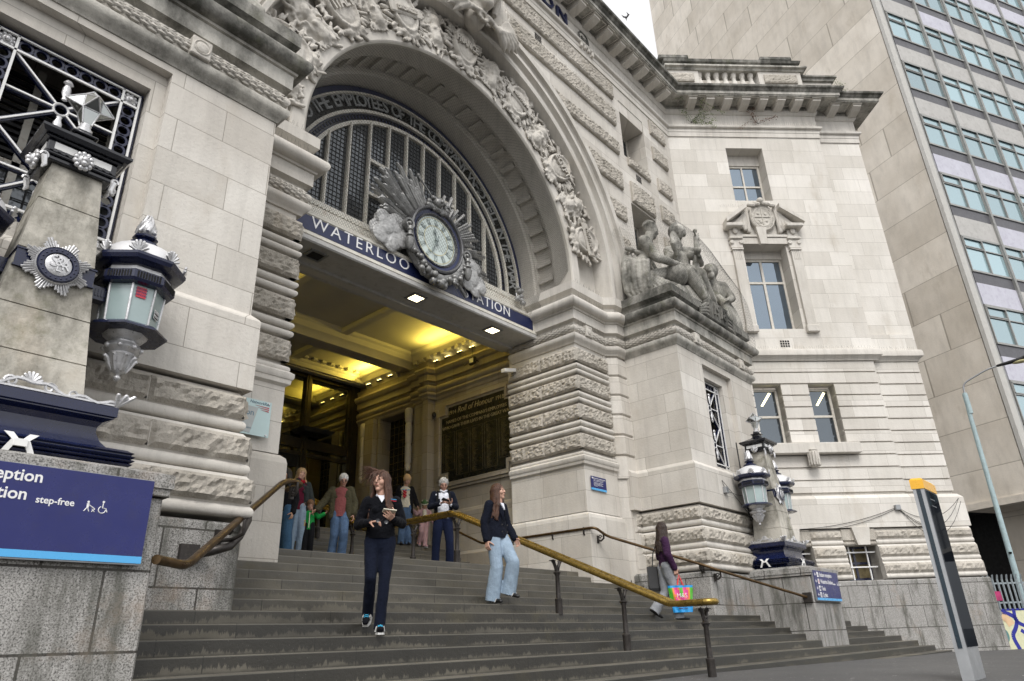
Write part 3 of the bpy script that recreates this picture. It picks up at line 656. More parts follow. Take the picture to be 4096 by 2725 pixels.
pillar(0,[(14.06,12.3),(14.06,9.95),(15.46,9.95)],1.,4.1); pillar(0,[(4.7,9.95),(5.62,9.95),(5.62,12.3)],40.,4.1)
# banded pilaster between pillar and block
a=MB()
a2=MB()
for i in range(7):
    zt=7.28-.565*i+.0; path=[(15.46,9.97),(15.72,9.7),(16.15,9.7)]; zb=max(4.05,zt-.53)
    a.sweep([(-.2,zb),(-.03,zb),(0,zb+.03),(0,zt-.03),(-.03,zt),(-.2,zt)],path)
    a2.sweep([(-.2,zb),(-.03,zb),(0,zb+.03),(0,zt-.03),(-.03,zt),(-.2,zt)],[(4.02,9.7),(4.4,9.7),(4.68,9.97)])
a.sweep([(-.3,0),(-.05,0),(-.05,7.36),(-.3,7.36)],[(15.46,9.97),(15.72,9.7),(16.15,9.7)]); a2.sweep([(-.3,0),(-.05,0),(-.05,7.36),(-.3,7.36)],[(4.02,9.7),(4.4,9.7),(4.68,9.97)])
part(a,'banded_pilaster','ashlar'); part(a2,'banded_pilaster','ashlar')
# ---------------------------------------------------------------- wing at 45 degrees
a=MB(); H=[(10.67,12.2,15.73,18.3),(10.6,12.3,10.15,13.69)]
a.wall(8.3,14.75,9.2,19.0,H,-.7,0,Wg); a.wall(14.75,16.6,9.2,19.0,[],-1.4,-.28,Wg); a.box(16.1,16.6,-6,-1.4,3.,19.0,Wg)
a.box(14.75,16.42,-.28,-.12,9.2,9.95,Wg); part(a,'wing_wall','wing')
a=MB()   # channelled courses
for i in range(11):
    zt=8.86-.427*i; zb=zt-.427
    hs=[h for h in ((10.0,11.02,5.88,8.03),(12.0,12.96,5.88,8.03))]
    z0=max(4.12,zb); 
    if zt<=4.13: break
    a.wall(9.0,14.62,z0+.05,zt,[(h[0],h[1],5.88,8.03) for h in hs] if (z0>=5.85 and zt<=8.1) else [],-.45,0,Wg)
    a.wall(14.62,16.35,z0+.05,zt,[],-.6,-.14,Wg)
a.wall(9.0,14.6,4.1,8.86,[(10.0,11.02,5.88,8.03),(12.0,12.96,5.88,8.03)],-.46,-.08,Wg); a.box(14.6,16.32,-.6,-.22,4.1,8.86,Wg); a.box(16.0,16.32,-5,-.6,2.9,8.86,Wg)
part(a,'channelled_wall','wing')
a=MB(); str_=[(-.3,8.86),(.05,8.88),(.08,8.95),(.16,9.02),(.2,9.05),(.2,9.22),(.17,9.29),(-.3,9.29)]
wpath=lambda off=0:[Wp(8.9,22.4),Wp(14.72,22.4),Wp(14.72,22.56),Wp(16.35,22.56),Wp(16.35,26)]
a.sweep(str_,wpath()); part(a,'string_course','plain',None,30)
a=MB(); a.sweep([(-.3,3.04),(.16,3.04),(.16,3.98),(.05,4.10),(-.3,4.1)],wpath()); part(a,'wing_plinth_band','wing')
# basement: rock courses with windows cut
def wrock(s0,s1,seed,ends=(0,0)):
    for (zt,zb,zr,dd) in ((2.97,2.66,2.52,.05),(2.46,2.10,1.97,.13),(1.93,1.59,1.46,.20)):
        a=MB(); a.sweep([(-.3,zr),(dd-.02,zr)]+arcpts(6,-80,60,dd,zr+.07,.075)+[(dd,zb),(-.3,zb+.01)],[Wp(s0,22.4),Wp(s1,22.4)]); a.sweep([(-.3,zb),(dd+.03,zb),(dd+.05,zb+.04),(dd+.05,zt-.06),(dd-.02,zt+.04),(-.3,zt+.06)],[Wp(s0,22.4),Wp(s1,22.4)]); part(a,'torus_course','plain',None,35)
        r=MB(); k=max(1,round((s1-s0)/1.3)); 
        for j in range(k): r.cut().rocky(s0+(s1-s0)*j/k+.004,s0+(s1-s0)*(j+1)/k-.004,zb+.03,zt-.02,dd+.05,.10,Wg,0,.06,.1,seed+j*3+zb)
        part(r,'rock_course','rock')
wrock(8.9,9.7,5.); wrock(10.95,12.0,15.); wrock(13.1,16.38,25.)
a=MB(); a.box(9.7,10.95,-.6,-.5,1.4,3.05,Wg); a.box(12.0,13.1,-.6,-.5,1.4,3.05,Wg); a.box(8.9,16.3,-.6,-.1,2.62,3.05,Wg); a.box(8.9,9.7,-.6,0,1.4,2.7,Wg); a.box(10.95,12.0,-.6,0,1.4,2.7,Wg); a.box(13.1,16.3,-.6,0,1.4,2.7,Wg); part(a,'basement_wall','wing')
a=MB(); a.sweep([(-.4,2.50),(.06,2.50),(.09,2.54),(.09,2.6),(.06,2.62),(.12,2.66),(.12,3.0),(-.4,3.0)],[Wp(9.7,22.4),Wp(10.95,22.4)]); a.cut().sweep([(-.4,2.50),(.06,2.50),(.09,2.54),(.09,2.6),(.06,2.62),(.12,2.66),(.12,3.0),(-.4,3.0)],[Wp(12.0,22.4),Wp(13.1,22.4)]); part(a,'window_lintel','rock',None,35)
a=MB(); a.hull([(12.62-.30,d,3.05) for d in (0,.22)]+[(12.62+.30,d,3.05) for d in (0,.22)]+[(12.62-.2,d,2.5) for d in (0,.22)]+[(12.62+.2,d,2.5) for d in (0,.22)],Wg); a.cut().hull([(10.3-.30,d,3.05) for d in (0,.22)]+[(10.3+.30,d,3.05) for d in (0,.22)]+[(10.3-.2,d,2.5) for d in (0,.22)]+[(10.3+.2,d,2.5) for d in (0,.22)],Wg); part(a,'keystone','plain')
a=MB(); a.box(8.9,16.42,-.8,.32,-1.5,1.42,Wg,ch=.03); part(a,'wing_granite_base','granite')
for s0,s1 in ((9.75,10.9),(12.05,13.05)):
    fo=window(s0,s1,1.46,2.52,-.48,Wg,'giltdim',ncol=2,nrow=2); fo.data.materials[0]=M['navy']
    g1=MB()
    for i in (0.22,.8): u=s0+(s1-s0)*i; g1.box(u-.02,u+.02,-.2,-.16,1.46,2.55,Wg)
    for z in (1.85,2.3): g1.box(s0-.05,s1+.1,-.16,-.12,z-.02,z+.02,Wg)
    sub(g1,'security_bar','whitepaint',fo)
# windows of the wing
window(10.69,12.18,15.75,17.8,-.62,Wg,ncol=2,nrow=2,fr=.09); a=MB(); a.box(10.67,12.2,-.65,-.5,17.8,18.3,Wg); part(a,'window_head','plain')
window(10.62,12.28,10.17,13.35,-.62,Wg,ncol=2,split=.68,fr=.09,bar=.045); a=MB(); a.box(10.6,12.3,-.65,-.5,13.35,13.69,Wg); part(a,'window_head','plain')
for s0,s1 in ((10.0,11.02),(12.0,12.96)):
    window(s0+.02,s1-.02,5.9,7.95,-.42,Wg,'darkwin',ncol=1,nrow=2,fr=.085,bar=.04)
    a=MB(); z=7.55; a.hull([(s0+.35,-.5,7.35),(s0+.42,-.5,7.33),(s0+.7,-.5,7.83),(s0+.78,-.5,7.8),(s0+.35,-.52,7.35),(s0+.78,-.52,7.8)],lambda p:Wg((p[0],p[1]+.112,p[2]))); part(a,'ceiling_tube_light','tube')
# pilasters + broken pediment round the middle window
a=MB()
for s0 in (10.15,12.42):
    a.box(s0,s0+.36,0,.12,10.25,13.4,Wg,ch=.008); a.box(s0-.05,s0+.41,0,.17,9.98,10.25,Wg,ch=.02); a.box(s0-.04,s0+.40,0,.18,13.4,13.46,Wg); a.box(s0-.04,s0+.40,.001,.14,13.5,13.86,Wg); a.box(s0-.08,s0+.44,0,.22,13.86,13.96,Wg,ch=.02)
    for e in (.0,.36): a.lathe([(0.001,.19),(.04,.2),(.07,.19),(.085,.16),(.085,.05)],14,(s0+e,0,13.72),0,Wg,ax='y')
    for e in (.08,.15,.22,.29): a.box(s0+e-.012,s0+e+.012,.12,.14,13.0,13.38,Wg)
    a.box(s0-.02,s0+.38,0,.16,13.98,14.3,Wg,ch=.01); a.ball((s0+.18,.2,14.2),.1,10,7,0,Wg,rz=.14,ry=.07)
    a.box(s0-.2 if s0<11 else s0-.1,s0+.46 if s0<11 else s0+.56,0,.42,14.30,14.46,Wg,ch=.03)
a.box(10.5,12.42,0,.1,13.69,13.96,Wg); a.box(10.5,12.42,.0,.14,13.98,14.08,Wg)
a.hull([(11.35-.12,d,13.6) for d in (.1,.26)]+[(11.35+.12,d,13.6) for d in (.1,.26)]+[(11.35-.2,d,14.35) for d in (.1,.26)]+[(11.35+.2,d,14.35) for d in (.1,.26)],Wg)
for sg,c0,c1,za,zb in ((1,9.98,10.86,14.60,15.28),(-1,13.05,12.16,14.60,15.28)):
    P=[]
    for u,z in ((c0,za-.12),(c1,zb-.14),(c1,zb+.05),(c0,za+.05)): P+=[(u,.0,z),(u,.45,z)]
    a.hull(P,Wg); P=[(u,d,z) for u,z in ((c0+sg*.25,14.46),(c1,14.46),(c1,zb-.2)) for d in (0,.2)]; a.hull(P,Wg)
part(a,'window_surround','plain',None,30)
a=MB(); cs=11.53; a.lathe([(0.001,.16),(.30,.16),(.34,.19),(.36,.17),(.44,.17),(.47,.2),(.5,.16),(.5,0)],30,(cs,0,14.85),0,Wg,ax='y',sy=1.25)
for i in range(5): a.cone2((cs-.45+i*.22,.2,15.50-.06*abs(2-i)),(cs-.3+i*.2,.22,15.46-.05*abs(2-i)),.09,.09,8,f=Wg)
a.ball((cs,.24,15.56),.13,10,7,0,Wg)
for sg in (-1,1):
    for j in range(3): a.cone2((cs+sg*(.55+.06*j),.12,15.4),(cs+sg*(.62+.13*j),.14,14.2+.1*j),.05,.085,8,f=Wg)
crest=part(a,'crest','carved',None,35)
a=MB(); a.box(cs-.3,cs+.3,.16,.19,14.84,14.87,Wg); a.box(cs-.015,cs+.015,.16,.19,14.5,15.2,Wg)
for x,z in ((-.15,14.7),(-.08,14.62),(-.2,14.6),(.15,14.68),(.14,15.0),(-.14,15.02)): a.lathe([(0.001,.2),(.05,.19),(.055,.16)],10,(cs+x,0,z),0,Wg,ax='y')
for ch,an in zip('LONDON & SOUTH WESTERN RAILWAY',np.linspace(250,-70,30)):
    if ch==' ': continue
    t=R(an); V,Fc=textmesh(ch,.115,.008,'CENTER',.01); rr=.365; 
    a.add([(cs+(rr+y)*math.cos(t)+x*math.sin(t),.178+w,14.85+((rr+y)*math.sin(t)-x*math.cos(t))*1.2) for x,y,w in V],Fc,0,Wg)
sub(a,'crest_lettering','carved',crest)
# sill block under the two lower windows, with a carved console
a=MB(); a.box(9.2,13.26,0,.28,5.48,5.84,Wg,ch=.02); part(a,'window_sill','plain')
a=MB(); a.lathe([(.05,-.32),(.12,-.3),(.15,-.2),(.17,.0),(.18,.14),(.15,.2),(.17,.26),(.1,.3),(0.001,.31)],16,(11.55,.22,5.33),0,Wg)
for i in range(7): t=PI*(i)/6; a.cone2((11.55+.16*math.cos(t),.22+.16*math.sin(t),5.08),(11.55+.17*math.cos(t),.22+.17*math.sin(t),5.5),.035,.03,6,f=Wg)
part(a,'carved_console','carved',None,40)
# ---------------------------------------------------------------- entablature over facade and wing
C0=(21.73,9.95); ep=[(-4,9.95),C0,Wp(14.75,22.4),Wp(14.75,22.68),Wp(16.6,22.68),Wp(16.6,27)]
a=MB(); a.sweep([(-.9,18.85),(.04,18.85),(.04,19.05),(.06,19.08),(.06,19.22),(.14,19.25),(.16,19.28),(.16,19.35),(.02,19.39),(.02,19.98),(.06,20.0),(.12,20.08),(.14,20.14),(.14,20.18),(-.9,20.18)],ep); part(a,'entablature','plain',None,25)
a=MB(); a.sweep([(-.9,20.18),(.10,20.18),(.10,20.37),(.80,20.37),(.80,20.40),(.84,20.42),(.84,20.55),(-.9,20.55)],ep); part(a,'cornice_corona','dirty',None,25)
a=MB(); a.sweep([(-.9,20.55),(.84,20.55),(.88,20.58),(.92,20.65),(1.0,20.69),(1.02,20.77),(.4,20.86),(-.9,20.86)],ep); part(a,'cornice_gutter','dark',None,25)
def modillions(p0,p1,step,name='modillion'):
    p0=Vector(p0);p1=Vector(p1);L=(p1-p0).length;t=(p1-p0)/L;nn=Vector((t.y,-t.x)); k=int(L/step); a=MB()
    f=lambda p:(p0.x+t.x*p[0]+nn.x*p[1],p0.y+t.y*p[0]+nn.y*p[1],p[2])
    for i in range(k):
        u=(i+.5)*L/k; a.cut().hull([(u+e,d,z) for e in (-.17,.17) for d,z in ((.1,20.10),(.1,20.34),(.70,20.24),(.70,20.34),(.5,20.16))],f)
        a.box(u-.20,u+.20,.1,.76,20.33,20.368,f)
        v=u+.5*L/k
        if v<L-.1:
            for e in (-.15,.15): a.box(v+e-.02,v+e+.02,.2,.7,20.345,20.372,f)
            for d in (.2,.68): a.box(v-.15,v+.15,d,d+.03,20.345,20.371,f)
    part(a,name,'plain')
modillions((6.4,9.95),(21.35,9.95),.80); modillions(Wp(9.0,22.4),Wp(15.0,22.4),.745); modillions(Wp(15.1,22.68),Wp(17.0,22.68),.8)
# STATION letters on the frieze
a=MB(); text(a,'WATERLOO STATION',10.0,19.42,.80,F0,.06,.035,sx=1.1,space=1.18,bold=.012); part(a,'frieze_lettering','navydull')
a=MB(); a.lathe([(.26,.03),(.30,.05),(.33,.05),(.33,.02),(.26,.02)],24,(15.95,0,19.68),0,F0,ax='y',sy=1.05); text(a,'LSWR',15.95,19.5,.32,F0,.03,.02,sx=.62,bold=.01); part(a,'frieze_monogram','dark')
a=MB()
for k in range(4): a.cut().box(15.6+.22*k,15.72+.22*k,.02,.16,19.06+(.05 if k in(1,2) else 0),19.34,F0,ch=.02)
part(a,'frieze_bracket','plain')
# parapet with balusters above the wing
a=MB()
def para(s0,s1,c,z0,z1,d=.0): a.box(s0,s1,-.5,d,z0,z1,WNG(c))
for s0,s1 in ((8.3,10.08),(12.72,14.62)): a.cut(); para(s0,s1,22.4,20.8,22.45,.05)
a.cut(); para(8.3,14.62,22.4,20.8,21.35,.07); a.cut(); para(14.6,16.2,22.75,20.8,22.3,.0)
part(a,'parapet','plain')
a=MB(); r=MB()
for s0,s1 in ((8.6,9.85),(12.95,14.4)): r.cut().rocky(s0,s1,21.75,22.2,.11,.05,Wg,0,.06,.1,s0)
part(r,'parapet_panel','rock')
a.sweep([(-.5,22.40),(.10,22.40),(.14,22.48),(.24,22.52),(.24,22.60),(-.5,22.60)],[Wp(8.6,22.4),Wp(14.65,22.4),Wp(14.65,23.2)]); part(a,'parapet_cap','dirty',None,30)
a=MB(); a.sweep([(-.5,22.60),(.02,22.60),(.04,22.74),(.16,22.82),(.2,22.94),(-.1,23.06),(-.5,23.06)],[Wp(8.6,22.4),Wp(14.5,22.4),Wp(14.5,23.2)]); a.box(8.4,9.7,-.3,.22,22.94,23.14,Wg,ch=.03); a.box(12.9,14.3,-.3,.22,22.94,23.14,Wg,ch=.03)
a.sweep([(-.5,22.25),(.1,22.25),(.12,22.36),(.2,22.40),(.2,22.48),(-.5,22.52)],[Wp(14.6,22.75),Wp(16.2,22.75),Wp(16.2,24.5)]); part(a,'parapet_coping','dark',None,30)
for i in range(7):
    a=MB(); s_=10.08+.38*(i+.25); a.lathe([(.13,0),(.13,.07),(.09,.09),(.15,.22),(.165,.36),(.12,.56),(.08,.70),(.10,.75),(.075,.80),(.12,.90),(.13,1.06)],16,(s_,-.14,21.35),0,Wg); part(a,'baluster','plain',None,40)
# roof behind, so nothing is hollow
a=MB(); a.add([(-4,10.7,20.8),(21.4,10.7,20.8),(30,2.1+10,20.8),(30,40,20.8),(-4,40,20.8)],[(0,1,2,3,4)]); a.box(-4,22,12.6,12.9,14.2,20.8); part(a,'roof','dark')
# the side return of the left block and wall behind
a=MB(); a.box(-12,-3,8.05,12,-2,21,); part(a,'left_range_wall','ashlar')
# ================================================================ entrance hall
IX=14.42; IL=5.45
SW=SIDEW(IX,-1)
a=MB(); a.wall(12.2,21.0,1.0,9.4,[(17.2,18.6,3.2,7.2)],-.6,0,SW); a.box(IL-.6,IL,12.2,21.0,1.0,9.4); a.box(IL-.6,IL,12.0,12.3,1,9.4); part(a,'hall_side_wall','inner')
a=MB(); a.box(IL-.5,IX+.5,12.0,21,9.02,9.3); a.box(IL-.5,IX+.5,12.05,12.35,7.75,9.1); part(a,'hall_ceiling','plaster')
a=MB()
for y0,y1,z in ((16.9,17.65,8.66),(19.35,19.8,8.66)):
    a.cut().box(IL,IX,y0,y1,z,9.05); a.sweep([(0,z+.16),(.03,z+.18),(.06,z+.22),(.06,z+.26),(.03,z+.27),(.03,9.05),(-.02,9.05)],[(IL,y0),(IX,y0)],closed=False); a.box(IL+.3,IX-.3,y0+.12,y1-.12,z-.03,z)
    for i in range(26):
        x=IL+.3+i*.345; a.box(x,x+.15,y0-.2,y0,z+.27,z+.35)
for x in (6.0,8.55,11.35): a.cut().box(x-.14,x+.14,12.1,16.9,8.86,9.03,ch=.03); a.box(x-.14,x+.14,17.65,19.35,8.86,9.03)
# coved cornice where ceiling meets wall and beams
cor2=[(-.1,8.5),(.08,8.5),(.12,8.58),(.22,8.66),(.3,8.70),(.36,8.86),(.44,8.92),(.46,9.03),(-.1,9.03)]
a.cut().sweep(cor2,[(IX,16.9),(IX,12.3)]) ; a.sweep(cor2,[(IX,19.35),(IX,17.65)]); a.sweep([(d*.8,z+.02) for d,z in cor2],[(IL,16.9),(IX,16.9)])
for i in range(14): y=12.5+i*.33; a.box(IX-.3,IX-.08,y,y+.15,8.6,8.7)
part(a,'ceiling_beam','plaster',None,30)
# wall cornice (runs on from the impost) with break for the pilaster
hp=[(IX,21),(IX,16.75),(IX-.14,16.65),(IX-.14,16.2),(IX-.28,16.1),(IX-.28,15.85),(IX,15.75),(IX,12.2)]
hp=[(x,y) for x,y in hp]
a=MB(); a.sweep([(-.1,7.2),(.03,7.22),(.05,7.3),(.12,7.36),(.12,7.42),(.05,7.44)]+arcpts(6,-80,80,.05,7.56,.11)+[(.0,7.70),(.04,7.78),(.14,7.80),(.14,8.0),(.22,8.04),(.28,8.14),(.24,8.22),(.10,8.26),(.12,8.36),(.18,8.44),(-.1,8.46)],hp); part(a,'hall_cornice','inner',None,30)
a=MB(); a.box(IX-.14,IX,16.15,16.65,2.6,7.25); a.box(IX-.28,IX,15.85,16.1,2.6,7.25); a.cut().box(IX-.2,IX,18.75,19.2,2.6,7.25); part(a,'hall_pilaster','inner')
for y in (16.95,19.35):
    a=MB(); a.lathe([(0.001,5.1),(.06,5.12),(.09,5.2),(.1,5.3),(.07,5.35),(.10,5.4),(.11,5.9),(.08,6.0),(.11,6.05),(.12,6.6),(.09,6.7),(.13,6.75),(.14,7.15),(.1,7.2)],12,(IX-.12,y,0)); part(a,'carved_torch','carved',None,40)
fo=MB(); fo.box(17.2,18.6,-.5,-.46,3.2,7.2,SW); wo=part(fo,'side_window','bronzeplate'); sub(lights(17.2,18.6,3.2,7.2,-.45,SW,6,16),'leading','giltdim',wo)
a=MB()
for y in (17.13,18.6): a.box(y,y+.07,0,.05,3.2,7.27,SW)
part(a,'window_architrave','inner')
# roof of the wall dado inside
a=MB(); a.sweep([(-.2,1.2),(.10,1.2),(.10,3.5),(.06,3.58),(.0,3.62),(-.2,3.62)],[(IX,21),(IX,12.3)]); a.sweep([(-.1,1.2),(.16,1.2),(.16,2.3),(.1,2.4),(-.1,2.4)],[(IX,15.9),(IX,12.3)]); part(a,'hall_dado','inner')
a=MB(); a.box(14.13,14.45,12.0,12.35,.8,7.6); part(a,'pillar_return','ashlar')
# glass screen and doors: mirror-like dark glazing in bronze posts
SY=19.95
a=MB()
for x,w_ in ((6.4,.1),(9.3,.1),(12.3,.11),(14.2,.2)): a.box(x-w_,x+w_,SY-.12,SY+.1,2.9,8.7); a.box(x-w_*.4,x+w_*.4,SY-.15,SY-.12,2.9,8.7)
for z,h in ((8.62,.06),(6.25,.16),(5.9,.06)): a.box(IL,IX,SY-.08,SY+.06,z-h,z+h)
part(a,'screen_frame','framemetal')
a=MB(); a.box(IL,IX,SY,SY+.02,2.9,8.7); sg=part(a,'glass_screen','darkglass')
a=MB(); a.box(9.5,12.15,SY-.05,SY-.01,5.45,5.85); part(a,'dark_fascia_sign','void')
a=MB(); a.hull([(11.9,SY-.7,6.50),(12.9,SY-.7,6.50),(12.9,SY-.1,6.50),(11.9,SY-.1,6.50),(11.8,SY-.8,6.62),(13.0,SY-.8,6.62),(13.0,SY-.05,6.62),(11.8,SY-.05,6.62)]); part(a,'hung_canopy_light','blacksoft')
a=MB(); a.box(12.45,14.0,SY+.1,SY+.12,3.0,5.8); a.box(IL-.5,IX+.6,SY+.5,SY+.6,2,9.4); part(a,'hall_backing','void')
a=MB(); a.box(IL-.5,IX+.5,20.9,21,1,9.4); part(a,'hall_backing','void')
# LED strips tucked along the cornice
LEDS=[(y,8.47) for y in (12.95,13.45,13.98,14.52,15.08,15.62)]+[(17.95,8.6),(18.55,8.6),(19.15,8.6)]
gp='light strips along the hall cornice'; lw=['the one nearest the street','second from the street','third from the street','fourth from the street','fifth from the street','last before the beam','first beyond the beam','middle one beyond the beam','innermost']
for i,(y,z) in enumerate(LEDS):
    a=MB(); a.box(IX-.24,IX-.12,y-.19,y+.19,z-.03,z+.01); a.build('r','grey') if False else None
    t=thing('led_light','bright yellow light strip, %s along the hall side cornice'%lw[i],'light',(IX-.18,y,z),gp)
    b=MB(); b.box(-.04,.04,-.13,.13,-.02,.0); b.build('housing','blacksoft',t); b=MB()
    for q in (-.055,.055): b.ball((0,q,.02),.020,8,5,ry=.05,rz=.018)
    b.build('light_bar','led',t,60)

# floodlight, CCTV camera
fl=thing('floodlight','small black square floodlight hanging from cables below the light strips','floodlight',(IX-.3,13.85,7.95))
a=MB(); a.box(-.03,.06,-.13,.13,-.12,.12,ch=.015); a.build('housing','blacksoft',fl); a=MB(); a.box(-.045,-.03,-.08,.08,-.07,.07); a.build('lamp_glass','whitepaint',fl); a=MB(); a.tube([(0.05,-.1,0),(.14,-.12,.0),(.2,-.1,-.05)],.012); a.tube([(.02,0,.12),(.05,.02,.3),(.08,.05,.5)],.008); a.tube([(.05,.25,.0),(.06,.4,-.05),(.08,.55,.2),(.1,.6,.45)],.007); a.build('cable','cable',fl,60)
cc=thing('security_camera','white bullet security camera fixed beside the right rusticated pillar top','camera',(14.0,12.0,7.05))
a=MB(); a.hull([(p,q,r) for p in (-.55,-.02) for q in (-.07,.07) for r in (-.05,.05)],lambda p:(p[0],p[1],p[2]+.28*(p[0]+.1)*.9)); a.build('body','whitepaint',cc); a=MB(); a.tube([(-.1,0,0),(.05,0,-.02),(.1,0,.02)],.03); a.build('bracket','whitepaint',cc,60)
# ---------------------------------------------------------------- roll of honour
ROH=thing('roll_of_honour','large black Roll of Honour tablet with notched corners on the hall side wall','memorial tablet',(IX,13.95,5.6))
y0,y1,z0,z1=12.45,15.5,4.42,6.85
f=SIDEW(IX,-1); nt=.30
def notched(y0,y1,z0,z1,n): return [(y0+n,z0),(y1-n,z0),(y1-n,z0+n),(y1,z0+n),(y1,z1-n),(y1-n,z1-n),(y1-n,z1),(y0+n,z1),(y0+n,z1-n),(y0,z1-n),(y0,z0+n),(y0+n,z0+n)]
a=MB(); 
for e,dd in ((.0,.06),(.07,.11),(.15,.07)):
    o=notched(y0-.02-e,y1+.02+e,z0-.02-e,z1+.02+e,nt); i=notched(y0-.02-e+.07,y1+.02+e-.07,z0-.02-e+.07,z1+.02+e-.07,nt)
    n=len(o); vs=[(p,0,q) for p,q in o]+[(p,0,q) for p,q in i]+[(p,dd,q) for p,q in o]+[(p,dd,q) for p,q in i]
    a.add(vs,[(j,(j+1)%n,(j+1)%n+2*n,j+2*n) for j in range(n)]+[(j+n,(j+1)%n+n,(j+1)%n+3*n,j+3*n) for j in range(n)]+[(j+2*n,(j+1)%n+2*n,(j+1)%n+3*n,j+3*n) for j in range(n)],0,f)
under(a.build('stone_frame','inner'),ROH)
a=MB(); a.prism(notched(y0,y1,z0,z1,nt),.01,.05,f); tb=under(a.build('tablet','bronzeplate'),ROH)
# u axis of the wall runs away from the viewer: letters are set along -Y
fr=lambda p:(IX-p[1],15.5-p[0],p[2])
a=MB(); 
text(a,'Roll of Honour',1.5,6.5,.27,fr,.055,.004,shear=.3,sx=.9); text(a,'1914',.52,6.52,.18,fr,.055,.004); text(a,'1918',2.52,6.52,.18,fr,.055,.004)
text(a,'NAMES·OF·THE·COMPANYS·EMPLOYEES',1.52,6.26,.145,fr,.055,.004,sx=.98); text(a,'WHO·GAVE·THEIR·LIVES·IN·THE·GREAT·WAR',1.52,6.08,.145,fr,.055,.004,sx=.98)
sub(a,'heading','gold',tb)
a=MB()
for i in range(5):
    u=.12+.585*i; zt=5.98; zb=4.62 if i not in (0,4) else 4.82
    for p,q in ((u,u+.008),(u+.50,u+.508)): a.box(p,q,.05,.058,zb,zt,fr)
    for z in (zt,zb): a.box(u,u+.508,.05,.058,z,z+.008,fr)
sub(a,'panel_line','giltline',tb)
nm=['WALKER J.H.','WEBB A.E.','TAYLOR F.W.','SMITH G.','WATSON R.A.','TURNER C.','WHITE H.J.','WARD T.','WILSON A.','SPENCER E.','STEVENS W.G.','TUCKER H.','WELLS P.','TYLER S.J.','STONE B.','WOODS L.M.','THORNE A.','WRIGHT D.','SAUNDERS J.','TILL F.']
a=MB(); rr=random.Random(3)
for i in range(5):
    for j in range(36):
        z=5.93-.036*j
        if i in (0,4) and z<4.86: continue
        text(a,rr.choice(nm),.20+.585*i,z-.03,.036,fr,.052,.001,align='LEFT',sx=.85+.2*rr.random(),res=1)
sub(a,'engraved_names','giltdim',tb)
for y,z in ((15.78,6.72),(12.2,6.72),(12.2,4.5)):
    a=MB(); a.box(y-.14,y+.14,0,.05,z-.14,z+.14,f,ch=.02); under(a.build('corner_block','inner'),ROH)
    b=MB(); b.ball((y,.08,z),.07,10,8,0,f,rz=.10); b.tube([(y-.05,.1,z-.08),(y,.13,z-.16),(y+.05,.1,z-.08)],.012,6,0,f); under(b.build('lion_mask','iron',None,60),ROH)
# brass plate low on the hall wall
a=MB(); a.box(16.9,17.5,.10,.13,3.75,4.3,f); pl=a.build('brass_plaque','bronze'); tag(pl,'small dark brass plaque on the hall wall beside the woman in beige beanie','plaque')
